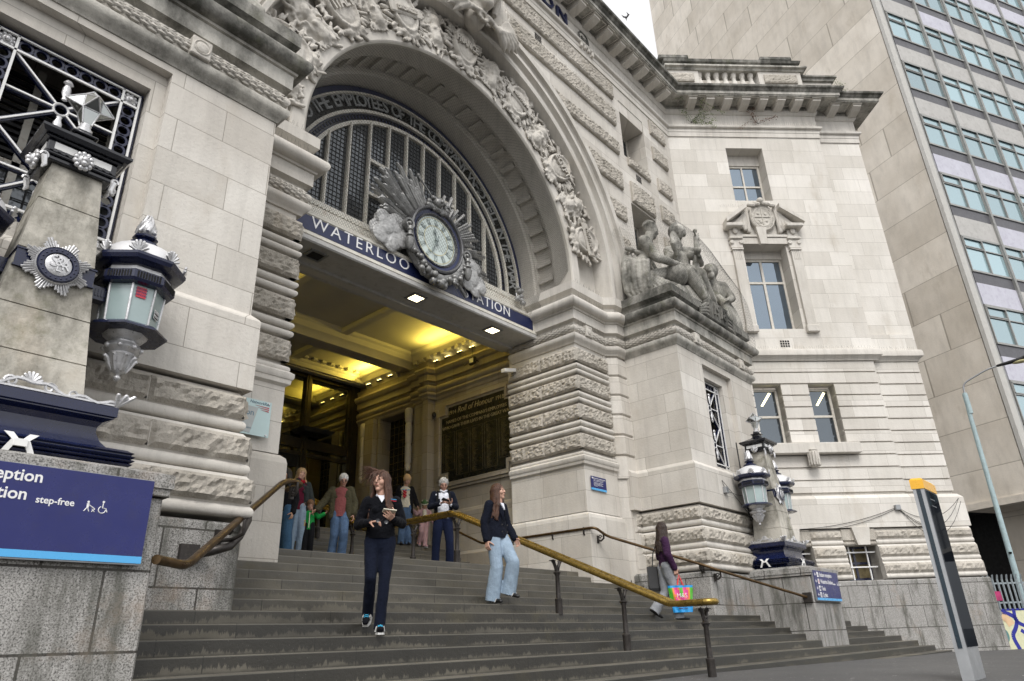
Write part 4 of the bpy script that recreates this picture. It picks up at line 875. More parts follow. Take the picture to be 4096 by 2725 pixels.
# ================================================================ iron grilles in the two blocks
def grille(x0,x1,z0,z1,label,Y=8.42):
    t=thing('iron_grille',label,'grille',((x0+x1)/2,Y,z0),'blue and white iron grilles in the blocks'); f=FAC(Y)
    W_=x1-x0; bw=.24; T=lambda mb,n,m,sm=None:under(mb.build(n,m,None,sm),t)
    a=MB(); 
    for u0,u1,v0,v1 in ((x0,x1,z0,z0+.05),(x0,x1,z1-.05,z1),(x0,x0+.05,z0+.05,z1-.05),(x1-.05,x1,z0+.05,z1-.05)): a.box(u0,u1,0,.07,v0,v1,f)
    T(a,'outer_frame','navy')
    a=MB()
    for u0,u1,v0,v1 in ((x0+.03,x1-.03,z0+.045,z0+.065),(x0+.03,x1-.03,z1-.065,z1-.045),(x0+.03,x0+.055,z0+.05,z1-.05),(x1-.055,x1-.03,z0+.05,z1-.05),(x0+bw,x1-bw,z0+bw,z0+bw+.028),(x0+bw,x1-bw,z1-bw-.028,z1-bw),(x0+bw-.01,x0+bw+.018,z0+.05,z1-.05),(x1-bw-.018,x1-bw+.01,z0+.05,z1-.05),(x0+.05,x0+bw,z0+bw,z0+bw+.028),(x1-bw,x1-.05,z0+bw,z0+bw+.028),(x0+.05,x0+bw,z1-bw-.028,z1-bw),(x1-bw,x1-.05,z1-bw-.028,z1-bw)): a.box(u0,u1,.072,.10,v0,v1,f)
    T(a,'white_moulding','whitepaint')
    a=MB(); r=.088
    def rg(u,z): a.lathe([(r-.03,.02),(r,.02),(r,.06),(r-.03,.06),(r-.03,.02)],20,(u,0,z),0,f,ax='y')
    n=int((z1-z0-2*bw-.1)/.148); 
    for i in range(n):
        z=z0+bw+.1+(z1-z0-2*bw-.2)*i/(n-1); rg(x0+.145,z); rg(x1-.145,z)
    n=int((W_-2*bw-.1)/.148)
    for i in range(n):
        u=x0+bw+.1+(W_-2*bw-.2)*i/(n-1); rg(u,z0+.145); rg(u,z1-.145)
    T(a,'ring_border','navy',40)
    a=MB(); b=MB(); xi0,xi1,zi0,zi1=x0+bw+.02,x1-bw-.02,z0+bw+.02,z1-bw-.02; H=(zi1-zi0)/2; cx=(xi0+xi1)/2
    def bar(p,q):
        p=Vector((p[0],0,p[1]));q=Vector((q[0],0,q[1])); tt=(q-p).normalized(); nn=Vector((tt.z,0,-tt.x))
        for mb,w_,d0,d1 in ((a,.03,.0,.05),(b,.011,.052,.075)): mb.hull([(p+nn*s_*w_+Vector((0,d,0)))[:] for s_ in (-1,1) for d in (d0,d1)]+[(q+nn*s_*w_+Vector((0,d,0)))[:] for s_ in (-1,1) for d in (d0,d1)],f)
    for i in range(2):
        c=zi0+H*(i+.5); zb,zt=zi0+H*i,zi0+H*(i+1)
        for p in ((xi0,zb),(xi1,zb),(xi0,zt),(xi1,zt)):
            d=Vector((p[0]-cx,p[1]-c)).normalized()*.09; bar((cx+d.x,c+d.y),p)
        bar((xi0,c),(cx-.09,c)); bar((cx+.09,c),(xi1,c))
        a.lathe([(.06,.0),(.1,.0),(.1,.06),(.06,.06),(.06,0)],20,(cx,0,c),0,f,ax='y'); b.lathe([(.068,.062),(.082,.075),(.095,.062)],20,(cx,0,c),0,f,ax='y')
        sv=MB()
        for sgz in (-1,1): sv.lathe([(0.001,.0),(.035,.02),(.025,.05),(.05,.12),(.045,.2),(.03,.24),(.06,.27),(.03,.32),(0.001,.33)] if sgz>0 else [(0.001,.0),(.035,-.02),(.025,-.05),(.05,-.12),(.045,-.2),(.03,-.24),(.06,-.27),(.03,-.32),(0.001,-.33)],10,(cx,.09,c+sgz*.11),0,f,sy=.6)
        T(sv,'silver_finial','silver',40)
    T(a,'diagonal_bar','navy'); T(b,'white_bead','whitepaint')
    for u in (x0+.145,x1-.145):
        for z in (z0+.145,z1-.145):
            s_=MB(); s_.ball((u,.05,z),.075,12,9,0,f,ry=.05); s_.ball((u,.10,z-.02),.035,8,6,0,f)
            for k in range(9): w_=2*PI*k/9; s_.ball((u+.075*math.cos(w_),.05,z+.075*math.sin(w_)),.028,7,5,0,f)
            T(s_,'lion_head','silver',60)
    return t
grille(.6,2.28,4.34,6.88,'large blue and white iron grille behind the near obelisk')
grille(17.6,19.0,4.14,6.84,'narrow-looking blue and white iron grille below the 1918 sculpture')
a=MB()   # stepped stone reveals and what is behind the grilles
for x0,x1,z0,z1 in ((.42,2.48,4.3,7.22),(17.55,19.39,4.16,7.13)):
    xa=x0+.16 if x0<5 else x0+.04; xb=x1-.18 if x0<5 else x1-.38; a.cut().box(x0-.02,xa,-.5,-.14,z0,z1-.3,FAC(8.05)); a.box(xb,x1+.02,-.5,-.14,z0,z1-.3,FAC(8.05)); a.box(x0-.02,x1+.02,-.5,-.14,z1-.30,z1+.02,FAC(8.05))
part(a,'window_reveal','ashlar')
for x0,x1,z0,z1 in ((.4,2.5,4.3,7.2),(17.5,19.4,4.1,7.2)):
    a=MB(); a.box(x0-1.5 if x0<5 else x0,x1+1.2,-2.6,-2.55,3.2,7.3,FAC(8.05)); part(a,'dark_interior','void')
    a=MB(); 
    for k in range(14): z=5.75+k*.095; a.box(x0-.6,x1+.4,-1.25,-1.2,z,z+.045,FAC(8.05),0)
    part(a,'louvre','blacksoft')
    a=MB(); a.box(x0-.6,x1+.2,-1.3,-1.26,3.6,5.7,FAC(8.05)); pg=part(a,'inner_window','leadglass'); 
    b=MB(); 
    for u in (x0-.1,x0+.85,x1-.3): b.box(u,u+.09,-1.25,-1.18,3.6,7.2,FAC(8.05))
    b.box(x0-.6,x1+.2,-1.25,-1.18,5.62,5.72,FAC(8.05)); sub(b,'frame','cream',pg)
    sub(lights(x0-.6,x1+.2,3.6,5.62,-1.24,FAC(8.05),12,11),'leading','blacksoft',pg)
# ================================================================ pedestals with obelisks and lanterns
def pedestal(x0,x1,label):
    t=thing('granite_pedestal',label,'pedestal',((x0+x1)/2,7,-.5)); 
    a=MB(); a.box(x0,x1,6.37,8.1,-1.5,1.27,ch=.02); under(a.build('shaft','granite'),t)
    a=MB(); a.box(x0-.03,x1+.03,6.33,8.1,1.27,1.34); a.hull([(x0-.05+e,6.31+e,z) for e,z in ((0,1.34),(0,1.46))]+[(x1+.05,6.31,1.34),(x1+.05,6.31,1.46),(x0-.05,8.1,1.34),(x0-.05,8.1,1.46),(x1+.05,8.1,1.34),(x1+.05,8.1,1.46),(x0+.1,6.5,1.52),(x1-.1,6.5,1.52),(x0+.1,8.1,1.52),(x1-.1,8.1,1.52)]); under(a.build('cap','granite'),t)
pedestal(.0,2.6,'grey granite pedestal at the left of the steps carrying the large blue sign'); pedestal(18.1,20.0,'grey granite pedestal at the right of the steps carrying the small blue sign')
def octo(r0,r1,z0,z1,mb,mi=0,c=(0,0)):
    P=[(c[0]+r*math.cos(R(22.5+45*i)),c[1]+r*math.sin(R(22.5+45*i)),z) for r,z in ((r0,z0),(r1,z1)) for i in range(8)]; mb.hull(P,None,mi)
def olathe(mb,prof,c=(0,0,0),mi=0): mb.lathe([(r/math.cos(R(22.5))*1.0,z) for r,z in prof],8,c,mi,rot=R(22.5))
def lantern(label,loc):
    t=thing('lantern',label,'lantern',loc,'octagonal lanterns on the obelisks')
    # local origin at glass bottom centre
    a=MB(); olathe(a,[(.001,-.02),(.37,-.02),(.37,.0),(.33,.03),(.001,.03)])
    olathe(a,[(.28,.47),(.345,.48),(.365,.51),(.365,.59),(.34,.61),(.33,.62)]); olathe(a,[(.30,.67),(.36,.68),(.42,.71),(.44,.75),(.44,.78),(.33,.79)])
    a.lathe([(.13,1.04),(.17,1.05),(.17,1.08),(.11,1.11),(.09,1.14),(.13,1.16),(.13,1.18),(.06,1.20),(.06,1.22)],8,rot=R(22)); a.build('iron_body','navy',t,25)
    a=MB()
    for i in range(8):
        w=R(45*i)
        for k in range(-4,5): a.box(-.0085,.0085,.362,.370,.515,.585,lambda p,w=w,k=k:((p[0]+k*.028)*math.cos(w)-p[1]*math.sin(w),(p[0]+k*.028)*math.sin(w)+p[1]*math.cos(w),p[2]))
    a.build('vent_slot','void',t)
    a=MB(); olathe(a,[(.28,.62),(.31,.63),(.31,.67),(.001,.67)]); a.lathe([(.42,.79),(.41,.82),(.38,.90),(.31,.97),(.21,1.02),(.13,1.045),(.001,1.05)],24)
    a.build('white_dome','domepaint',t,40)
    a=MB(); olathe(a,[(.255,.03),(.275,.47)]); a.build('opal_glass','opal',t,20)
    a=MB()
    for i in range(8):
        w=R(22.5+45*i); k=1/math.cos(R(22.5)); p0=Vector((math.cos(w)*.258*k,math.sin(w)*.258*k,.03)); p1=Vector((math.cos(w)*.280*k,math.sin(w)*.280*k,.47)); a.tube([p0,p1],.013,6)
    a.build('glazing_bar','silver',t,60)
    a=MB()
    for i in range(8):    # palmettes on the eaves
        w=R(22.5+45*i); c=Vector((.43*math.cos(w),.43*math.sin(w),.78)); o=Vector((math.cos(w),math.sin(w),0)); s_=Vector((-o.y,o.x,0))
        for k in range(-3,4): 
            an=k*.42; a.cone2(c,c+s_*math.sin(an)*.085+Vector((0,0,1))*math.cos(an)*.115+o*.03,.012,.017,5)
        a.ball(c,.027,6,5)
    # flame finial and pendant
    a.lathe([(.04,1.20),(.075,1.22),(.095,1.27),(.095,1.32),(.07,1.38),(.035,1.43),(.001,1.47)],14)
    for i in range(7):
        w0=2*PI*i/7; a.tube([(.10*math.cos(w0+q*1.4)*(1-.75*q),.10*math.sin(w0+q*1.4)*(1-.75*q),1.23+q*.25) for q in (0,.25,.5,.75,1)],[.022,.026,.024,.018,.006],6)
    a.build('silver_ornament','silver',t,60)
    a=MB(); olathe(a,[(.001,-.02),(.20,-.02),(.19,-.05),(.15,-.09),(.13,-.10),(.13,-.12)]); a.lathe([(.14,-.12),(.17,-.14),(.18,-.18),(.15,-.22),(.13,-.23),(.14,-.25),(.12,-.28),(.10,-.36),(.07,-.42),(.03,-.44),(.02,-.46),(.035,-.48),(.035,-.50),(.001,-.53)],20)
    for i in range(8):
        w0=2*PI*i/8; a.tube([(rr*math.cos(w0),rr*math.sin(w0),z) for rr,z in ((.065,-.42),(.10,-.36),(.13,-.29),(.155,-.27),(.165,-.285))],[.014,.02,.024,.022,.014],6); a.ball((.175*math.cos(w0+.3),.175*math.sin(w0+.3),-.175),.03,7,5)
    a.build('pendant','silver',t,50)
    return t
def obelisk(cx,cy,label,lab2):
    t=thing('lamp_obelisk',label,'obelisk',(cx,cy,1.5),'stone lamp obelisks on the pedestals')
    # local z=0 at pedestal top
    a=MB()
    def sq(prof,mb): 
        k=len(prof); vs=[(sx*w,sy*dp,z) for w,dp,z in prof for sx,sy in ((-1,-1),(1,-1),(1,1),(-1,1))]
        mb.add(vs,[(i*4+j,i*4+(j+1)%4,(i+1)*4+(j+1)%4,(i+1)*4+j) for i in range(k-1) for j in range(4)]+[(0,1,2,3),((k-1)*4+3,(k-1)*4+2,(k-1)*4+1,(k-1)*4)])
    pr=[(.84,.55,0.),(.80,.51,.04),(.78,.49,.07),(.84,.55,.10)]
    for i in range(4): z=.11+.035*i; e_=.01*min(i,3-i); pr+=[(.90+e_,.60+e_,z),(.92+e_,.62+e_,z+.015),(.89+e_,.59+e_,z+.03)]
    pr+=[(.87,.57,.26),(.72,.47,.28),(.66,.43,.34),(.62,.41,.42),(.62,.41,.47),(.65,.44,.52),(.72,.50,.55),(.72,.50,.56),(.74,.52,.57),(.74,.52,.66),(.5,.35,.66)]
    sq(pr,a); a.build('iron_base','navy',t,20)
    a=MB()   # white bow ties round the moulded base
    for s_ in (1,-1):
        a.hull([(s_*.02,-.645,.19),(s_*.07,-.645,.19),(s_*.14,-.63,.05),(s_*.09,-.63,.05),(s_*.02,-.635,.19),(s_*.07,-.635,.19),(s_*.14,-.61,.05),(s_*.09,-.61,.05)])
        a.hull([(s_*-.02,-.645,.16),(s_*.03,-.645,.16),(s_*.13,-.625,.255),(s_*.06,-.625,.255),(s_*-.02,-.635,.16),(s_*.13,-.61,.255)])
    a.hull([(p,q,r) for p in (-.05,.05) for q in (-.655,-.63) for r in (.14,.2)])
    for s_ in (1,-1):
        a.hull([(-.98+.0,s_*.02,.19),(-.98,s_*.07,.19),(-.955,s_*.14,.05),(-.955,s_*.09,.05),(-.96,s_*.02,.19),(-.94,s_*.14,.05)])
        a.hull([(-.98,s_*-.02,.16),(-.98,s_*.03,.16),(-.955,s_*.13,.255),(-.955,s_*.06,.255),(-.94,s_*.13,.255)])
    a.build('white_ribbon','whitepaint',t)
    a=MB()   # silver scroll cresting
    def crest(p0,p1):
        p0=Vector(p0);p1=Vector(p1);tt=(p1-p0).normalized();L=(p1-p0).length;n=26
        up=Vector((0,0,1)); a.tube([p0+tt*L*i/n+up*(.025+.02*math.sin(i*1.3)+.07*math.exp(-((i-n/2)/3.2)**2)) for i in range(n+1)],.018,6)
        a.tube([p0+tt*L*i/n+up*.01 for i in range(n+1)],.015,6)
        for s_ in (-1,1):
            c=(p0+p1)/2+tt*s_*.15+up*.05; a.tube([c+(tt*math.cos(q)*s_+up*math.sin(q))*(.055*(1-q/9)) for q in [w*.5 for w in range(14)]],.013,5)
            c=(p0+p1)/2+tt*s_*.34+up*.035; a.tube([c+(tt*math.cos(q)*s_+up*math.sin(q))*(.04*(1-q/9)) for q in [w*.5 for w in range(14)]],.011,5)
        for k in range(-3,4): a.cone2((p0+p1)/2+up*.07,(p0+p1)/2+up*(.07+.09*math.cos(k*.4))+tt*.08*math.sin(k*.4),.012,.016,5)
    c=[(-.72,-.50,.67),(.72,-.50,.67),(.72,.50,.67),(-.72,.50,.67)]
    for i in range(4): crest(c[i],c[(i+1)%4])
    for x,y,z in c:
        o=Vector((x,y,0)).normalized()
        for k in range(-2,3): a.cone2(Vector((x,y,z)),Vector((x,y,z+.10))+o*(.02+.06*(2-abs(k)))+Vector((-o.y,o.x,0))*k*.035,.02,.02,6)
    a.build('scroll_cresting','silver',t,50)
    a=MB(); H=3.17; 
    zz=[.62,1.05,1.5,2.1,2.7,H]
    for q0,q1 in zip(zz,zz[1:]):
        w0,w1=[.47-.235*(q-.62)/(H-.62) for q in (q0,q1)]; k=.86; a.hull([(sx*w,sy*w*k,z) for w,z in ((w0,q0+.006),(w1,q1-.006)) for sx in (-1,1) for sy in (-1,1)]); a.box(-w1+.012,w1-.012,-w1*k+.012,w1*k-.012,q1-.01,q1+.01)
    a.build('stone_shaft','dirtyob',t)
    a=MB(); 
    def bx(w,d,z0,z1,mb,ch=.01): mb.box(-w,w,-d,d,z0,z1,None,0,ch=ch)
    bx(.31,.26,H-.02,H+.03,a); bx(.34,.29,H+.03,H+.06,a); bx(.33,.28,H+.06,H+.20,a); bx(.37,.32,H+.20,H+.23,a); 
    a.hull([(sx*w,sy*(w-.05),z) for w,z in ((.40,H+.23),(.43,H+.27),(.43,H+.30)) for sx in (-1,1) for sy in (-1,1)]); a.hull([(sx*w,sy*(w-.03),z) for w,z in ((.40,H+.30),(.20,H+.40),(.16,H+.41)) for sx in (-1,1) for sy in (-1,1)])
    a.hull([(sx*w,sy*w,z) for w,z in ((.15,H+.41),(.10,H+.46)) for sx in (-1,1) for sy in (-1,1)]); bx(.10,.10,H+.46,H+.52,a); bx(.13,.13,H+.52,H+.55,a); bx(.07,.07,H+.55,H+.62,a)
    for i in range(9):
        for s_ in (-1,1): a.box(-.3+i*.07,-.27+i*.07,s_*.283-.006,s_*.283+.006,H+.075,H+.10)
    a.build('iron_capital','black',t,25)
    a=MB()
    for s_ in (-1,1): a.box(s_*.17-.1,s_*.17+.1,-.285,-.279,H+.10,H+.18); 
    for s_ in (-1,1): a.box(-.336,-.33,s_*.14-.085,s_*.14+.085,H+.10,H+.18); a.box(.33,.336,s_*.14-.085,s_*.14+.085,H+.10,H+.18)
    a.build('white_panel','whitepaint',t)
    for px,py in ((0,-.31),(-.35,0),(.35,0)):
        a=MB(); o=Vector((px,py,0)).normalized(); c=Vector((px,py,H+.07)); a.ball(c,.065,12,9); a.ball(c+o*.055+Vector((0,0,-.01)),.035,8,6); a.ball(c+o*.05+Vector((0,0,-.05)),.03,8,6)
        s2=Vector((-o.y,o.x,0))
        for k in range(11): w=2*PI*k/11; a.ball(c+s2*math.cos(w)*.075+Vector((0,0,1))*math.sin(w)*.085,.03,7,5)
        for s_ in (-1,1): a.ball(c+o*.06+s2*s_*.025+Vector((0,0,.025)),.013,6,4)
        a.build('lion_mask','silver',t,60)
    a=MB()
    for sx in (-1,1):
        for sy in (-1,1): c=Vector((sx*.33,sy*.28,H)); a.tube([c+Vector((sx*.04*math.cos(q)*(1-q/9),0,.05*math.sin(q)*(1-q/9)-.02)) for q in [w*.5 for w in range(14)]],.014,5); a.tube([c+Vector((0,0,-.02)),c+Vector((sx*-.02,0,-.12)),c+Vector((sx*.0,0,-.16))],[.03,.025,.01],6)
    a.build('corner_scroll','silver',t,50)
    # bracket arm band and badges
    zb=1.97; a=MB(); w=.33; d=.29
    a.box(-w-.01,w+.01,-d-.035,d+.035,zb-.09,zb+.09); 
    for s_ in (-1,1): 
        a.box(.34,.55,-.06,.06,zb-.08,zb+.07) if s_>0 else a.box(-.55,-.34,-.06,.06,zb-.08,zb+.07)
        for k in range(7): x=s_*(.36+.03*k); a.box(x-.008,x+.008,-.07,.07,zb-.04,zb+.04)
    a.box(-w-.02,w+.02,-d-.045,d+.045,zb-.10,zb-.085); a.box(-w-.02,w+.02,-d-.045,d+.045,zb+.085,zb+.10); a.build('bracket_band','navy',t,20)
    for fs in (-1,1):
        yb=fs*(d+.06); b=MB(); 
        rq=random.Random(5)
        for k in range(64):
            an=2*PI*(k+.5)/64; L=.205+.085*(1+math.cos(8*an+math.pi))*.5+.02*rq.random(); wd_=.0125
            u=Vector((math.cos(an),0,math.sin(an))); v=Vector((-u.z,0,u.x)); c0=Vector((0,yb,zb))
            b.hull([(c0+u*.12+v*s_*wd_*.6+Vector((0,-fs*.0,0)))[:] for s_ in (-1,1)]+[(c0+u*L+v*s_*wd_)[:] for s_ in (-1,1)]+[(c0+u*.12+Vector((0,fs*.03,0)))[:],(c0+u*L*.98+Vector((0,fs*.012,0)))[:]])
        badge=b.build('badge_sunburst','silver',t)
        b=MB(); b.lathe([(0.001,fs*.03),(.12,fs*.03),(.125,fs*.055),(.17,fs*.055),(.18,fs*.04),(.19,fs*.02),(.19,0)],32,(0,yb,zb),ax='y'); 
        for k in range(20): an=2*PI*k/20; b.ball((.148*math.cos(an),yb+fs*.055,zb+.148*math.sin(an)),.010,6,4)
        rb=b.build('badge_ring','navy',None,30); rb.parent=badge
        b=MB(); b.lathe([(0.001,fs*.068),(.08,fs*.062),(.115,fs*.045),(.118,fs*.02)],28,(0,yb,zb),ax='y'); b.lathe([(.18,fs*.03),(.186,fs*.045),(.194,fs*.03),(.194,0)],32,(0,yb,zb),ax='y')
        V_=MB(); ff=(lambda p,fs=fs,yb=yb:(p[0]*(1 if fs<0 else -1),yb+fs*p[1],p[2]))
        text(b,'S',-.045,zb-.07,.17,ff,.068,.006,bold=.01); text(b,'W',.02,zb-.01,.10,ff,.068,.006,bold=.01); text(b,'&',.0,zb-.05,.13,ff,.074,.006); text(b,'R',.055,zb-.075,.12,ff,.07,.006,bold=.01); text(b,'L',-.0,zb-.1,.10,ff,.07,.006)
        mb2=b.build('badge_monogram','silver',None,30); mb2.parent=badge
    # glass star on top
    S=H+.98; P=[]; st=MB(); br=MB(); ico=[]; q=(1+5**.5)/2
    arms=[Vector(v) for v in ((.25,0,.0),(-.25,0,0),(0,.25,0),(0,-.25,0),(0,0,.22))]; core=[Vector((sx*.085,sy*.085,sz*.085)) for sx in (-1,1) for sy in (-1,1) for sz in (-1,1)]
    C=Vector((0,0,S)); bot=[Vector((sx*.045,sy*.045,-.26)) for sx in (-1,1) for sy in (-1,1)]
    def face4(ax): 
        s_=[c for c in core if c.dot(ax)>0]; 
        return s_
    for am in arms:
        fc=face4(am); 
        st.hull([(C+p)[:] for p in fc]+[(C+am)[:]])
        for p in fc: br.tube([C+p,C+am],.009,5)
        for i in range(4):
            for j in range(i+1,4):
                if (fc[i]-fc[j]).length<.2: br.tube([C+fc[i],C+fc[j]],.009,5)
    fc=[c for c in core if c.z<0]; st.hull([(C+p)[:] for p in fc+bot])
    for p,b_ in zip(sorted(fc,key=lambda v:(v.x,v.y)),sorted(bot,key=lambda v:(v.x,v.y))): br.tube([C+p,C+b_],.010,5)
    st.build('glass_star','starglass',t); br.build('star_frame','silver',t,60); 
    a=MB(); a.lathe([(.075,-.37),(.08,-.33),(.055,-.30),(.06,-.26)],12,(0,0,S)); a.build('star_socket','silver',t,40)
    return t
M['dirtyob']=stone('stained_obelisk_stone',(.50,.47,.41),(.62,.59,.52),grime=.5,black=.40,warm=.9,bump=.45,dark=(.09,.085,.065),moss=.55,uvs=1.6)
M['starglass']=glassy('star_lantern_glass',(.20,.20,.18),.35,.05,(.9,.95,.95),ws=6)
OY=7.45
obelisk(1.54,OY,'near stone obelisk on a navy iron base, on the left pedestal',''); obelisk(19.12,OY,'far stone obelisk on a navy iron base, on the right pedestal','')
lz=1.5+1.62
for x,l in ((2.37,'large octagonal lantern with stickers, right of the near obelisk'),(.70,'octagonal lantern at the left photo edge beside the near obelisk'),(18.27,'octagonal lantern hanging on the left side of the right-hand obelisk'),(19.97,'octagonal lantern half hidden behind the right-hand obelisk')):
    lantern(l,(x,OY,lz))
# stickers on the near lantern
a=MB(); f=lambda p:(2.27-.115+p[0],OY-.285+.0*p[1]-p[1],p[2]); 
def ondeck(w):  # frame on an octagon face: w = face angle
    ww=R(w); return lambda p:(2.37+p[0]*math.sin(ww)*-1+ (.270+p[1])*math.cos(ww),OY+p[0]*math.cos(ww)+(.270+p[1])*math.sin(ww),lz+p[2])
a.box(-.07,.03,.006,.009,.33,.45,ondeck(-90)); st=a.build('sticker','stickred'if False else 'red'); tag(st,'red and blue sticker near the top of the near lantern pane','sticker')
b=MB(); 
for z in (.425,.39,.355): text(b,'OEFOON',-.02,z-.012,.028,lambda p:ondeck(-90)((p[0]*-1*-1,p[1],p[2])),.010,.001,bold=.01)
b.build('sticker_print','bluesign',None).parent=st
a=MB(); a.box(-.05,.05,.0065,.009,.17,.27,ondeck(-45)); st=a.build('sticker','signwhite'); tag(st,'small black and white sticker low on the right pane of the near lantern','sticker')
b=MB(); b.box(-.045,.045,.009,.011,.177,.263,ondeck(-45)); text(b,'HAIRA',0,.225,.04,ondeck(-45),.012,.001,mi=1,sx=.8); text(b,'FRONT',0,.182,.04,ondeck(-45),.012,.001,mi=1,sx=.8); b.build('sticker_print',['blacksoft','signwhite'],None).parent=st
# ================================================================ blue direction signs
def dirsign(x0,x1,label,left):
    t=thing('direction_sign',label,'sign',((x0+x1)/2,6.31,.7)); f=FAC(6.30); z0,z1=.70,1.385
    a=MB(); a.box(x0-.03,x1,-.05,-.005,z0-.012,z1+.006,f); under(a.build('back_panel','grey'),t)
    a=MB(); a.box(x0,x1,-.005,.006,z0+.055,z1,f); fc=under(a.build('blue_panel','bluesign'),t); a=MB(); a.box(x0,x1,-.005,.0065,z0,z0+.055,f); under(a.build('light_blue_band','skyblue'),t)
    a=MB(); b=MB(); rd=MB()
    rows=['Station reception','Waterloo Station','Taxis','Cycles']; zz=[1.245,1.085,.925,.775]; xo=x0+.18
    if left: zz=[1.235,1.095]; rows=rows[:2]; 
    xs=xo if not left else None
    for s_,z in zip(rows,zz):
        if left: 
            xe={0:1.635,1:1.555}[rows.index(s_)]; text(a,s_,xe,z-.03 if 0 else z,.125,f,.008,.001,align='RIGHT',bold=.018)
        else:
            text(a,s_,x0+.38,z-.02,.135,f,.008,.001,align='LEFT',sx=.92,bold=.012)
            a.box(x0+.21,x0+.31,.006,.010,z-.01,z+.11,f); 
            a.box(x0+.06,x0+.15,.006,.010,z+.042,z+.056,f); a.hull([(x0+.05,d,z+.049) for d in (.006,.01)]+[(x0+.09,d,z+.085) for d in (.006,.01)]+[(x0+.10,d,z+.07) for d in (.006,.01)],f); a.hull([(x0+.05,d,z+.049) for d in (.006,.01)]+[(x0+.09,d,z+.013) for d in (.006,.01)]+[(x0+.10,d,z+.028) for d in (.006,.01)],f)
            if s_[0]=='W': rd.box(x0+.225,x0+.295,.010,.012,z+.045,z+.055,f); rd.box(x0+.255,x0+.265,.010,.012,z,z+.1,f); rd.box(x0+.225,x0+.295,.010,.012,z+.025,z+.032,f)
            elif s_[0]=='S': text(b,'i',x0+.26,z,.09,f,.011,.001)
            elif s_[0]=='T': b.box(x0+.235,x0+.285,.010,.012,z+.02,z+.07,f)
            else: b.lathe([(.02,.012),(.028,.012)],10,(x0+.26,0,z+.03),0,f,ax='y'); b.box(x0+.256,x0+.264,.010,.012,z+.03,z+.09,f)
    def icons(x,z,k):   # pushchair and wheelchair symbols
        a.lathe([(0.001,.009),(.012*k,.009),(.012*k,.006)],12,(x,0,z+.10*k),0,f,ax='y'); a.hull([(x+e,d,z+h) for e,h in ((-.012*k,.085*k),(.012*k,.085*k),(.01*k,.04*k),(-.01*k,.04*k)) for d in (.006,.009)],f)
        for p,q in (((0,.045),(-.03,0)),((0,.045),(.02,0)),((0,.075),(.045,.05))): a.tube([(x+p[0]*k,.0075,z+p[1]*k),(x+q[0]*k,.0075,z+q[1]*k)],.005*k,4,0,f)
        a.tube([(x+.045*k,.0075,z+.05*k),(x+.075*k,.0075,z+.03*k)],.006*k,4,0,f); a.tube([(x+.045*k,.0075,z+.03*k),(x+.075*k,.0075,z+.0*k)],.004*k,4,0,f); a.tube([(x+.075*k,.0075,z+.03*k),(x+.045*k,.0075,z+.0*k)],.004*k,4,0,f)
        x+=.15*k; a.lathe([(0.001,.009),(.012*k,.009),(.012*k,.006)],12,(x,0,z+.115*k),0,f,ax='y'); a.tube([(x,.0075,z+.1*k),(x,.0075,z+.05*k),(x+.035*k,.0075,z+.045*k),(x+.05*k,.0075,z+.01*k)],.006*k,4,0,f)
        a.tube([(x-.003*k+.036*k*math.cos(w),.0075,z+.03*k+.036*k*math.sin(w)) for w in [2.0+i*.4 for i in range(12)]],.005*k,4,0,f)
    if left: text(a,'step-free',1.615,1.092,.075,f,.008,.001,align='LEFT',bold=.016); icons(1.985,1.078,.75)
    else: text(a,'step-free',x0+1.25,zz[1]-.015,.065,f,.008,.001,align='LEFT',sx=.8,bold=.01); icons(x0+1.58,zz[1]-.01,.7); text(a,'100m',x0+1.75,zz[1]-.015,.06,f,.008,.001,align='LEFT',sx=.8)
    under(a.build('white_lettering','signwhite'),t)
    if b.V: under(b.build('symbol','bluesign'),t); under(rd.build('rail_symbol','red'),t)
dirsign(.1,2.47,'large blue direction sign on the left pedestal, cut off by the photo edge',1)
dirsign(18.17,19.88,'blue direction sign listing reception, taxis and cycles on the right pedestal',0)
# ================================================================ figure tools
def frame(fwd,up=(0,0,1)):
    f=Vector(fwd).normalized(); u=Vector(up); u=(u-f*u.dot(f)).normalized(); r=f.cross(u); return lambda x,y,z,c:Vector(c)+r*x+f*y+u*z
def head_shapes(mb,c,fwd,up,h,female=True,ears=True,open_=0):
    """head of height h centred on c: skull, cheeks, jaw, brow, nose, lips, chin, ears"""
    T=frame(fwd,up); q=lambda x,y,z:T(x*h,y*h,z*h,c)
    f=lambda p:q(p[0]/h,p[1]/h,p[2]/h)
    B=lambda x,y,z,rx,ry,rz:mb.ball((x*h,y*h,z*h),rx*h,14,10,0,f,rz=rz*h,ry=ry*h)
    B(0,-.06,.12,.325,.40,.37); B(0,.02,-.05,.30,.34,.36); B(0,.10,-.24,.215 if female else .245,.23,.23); B(0,.22,-.40,.12 if female else .15,.12,.10)
    for s in (-1,1):
        B(s*.155,.22,-.10,.12,.12,.14); B(s*.135,.315,.045,.075,.05,.048); mb.cone2(q(s*.07,.335,.125),q(s*.215,.275,.12),.038*h,.03*h,8)
        if ears: mb.cone2(q(s*.325,-.03,.06),q(s*.305,-.01,-.12),.058*h,.036*h,8,flat=.45,side=(q(0,1,0)-q(0,0,0)))
    mb.cone2(q(0,.345,.09),q(0,.415,-.08),.032*h,.046*h,9); 
    for s in (-1,1): mb.ball((s*.048*h,.40*h,-.10*h),.030*h,8,6,0,f)
    mb.cone2(q(-.07,.345,-.205),q(.07,.345,-.205),.024*h,.024*h,7); mb.cone2(q(-.065,.335,-.255),q(.065,.335,-.255),.028*h,.028*h,7)
    mb.cone2(q(0,-.02,-.32),q(0,-.05,-.62),.20*h,.21*h,12)
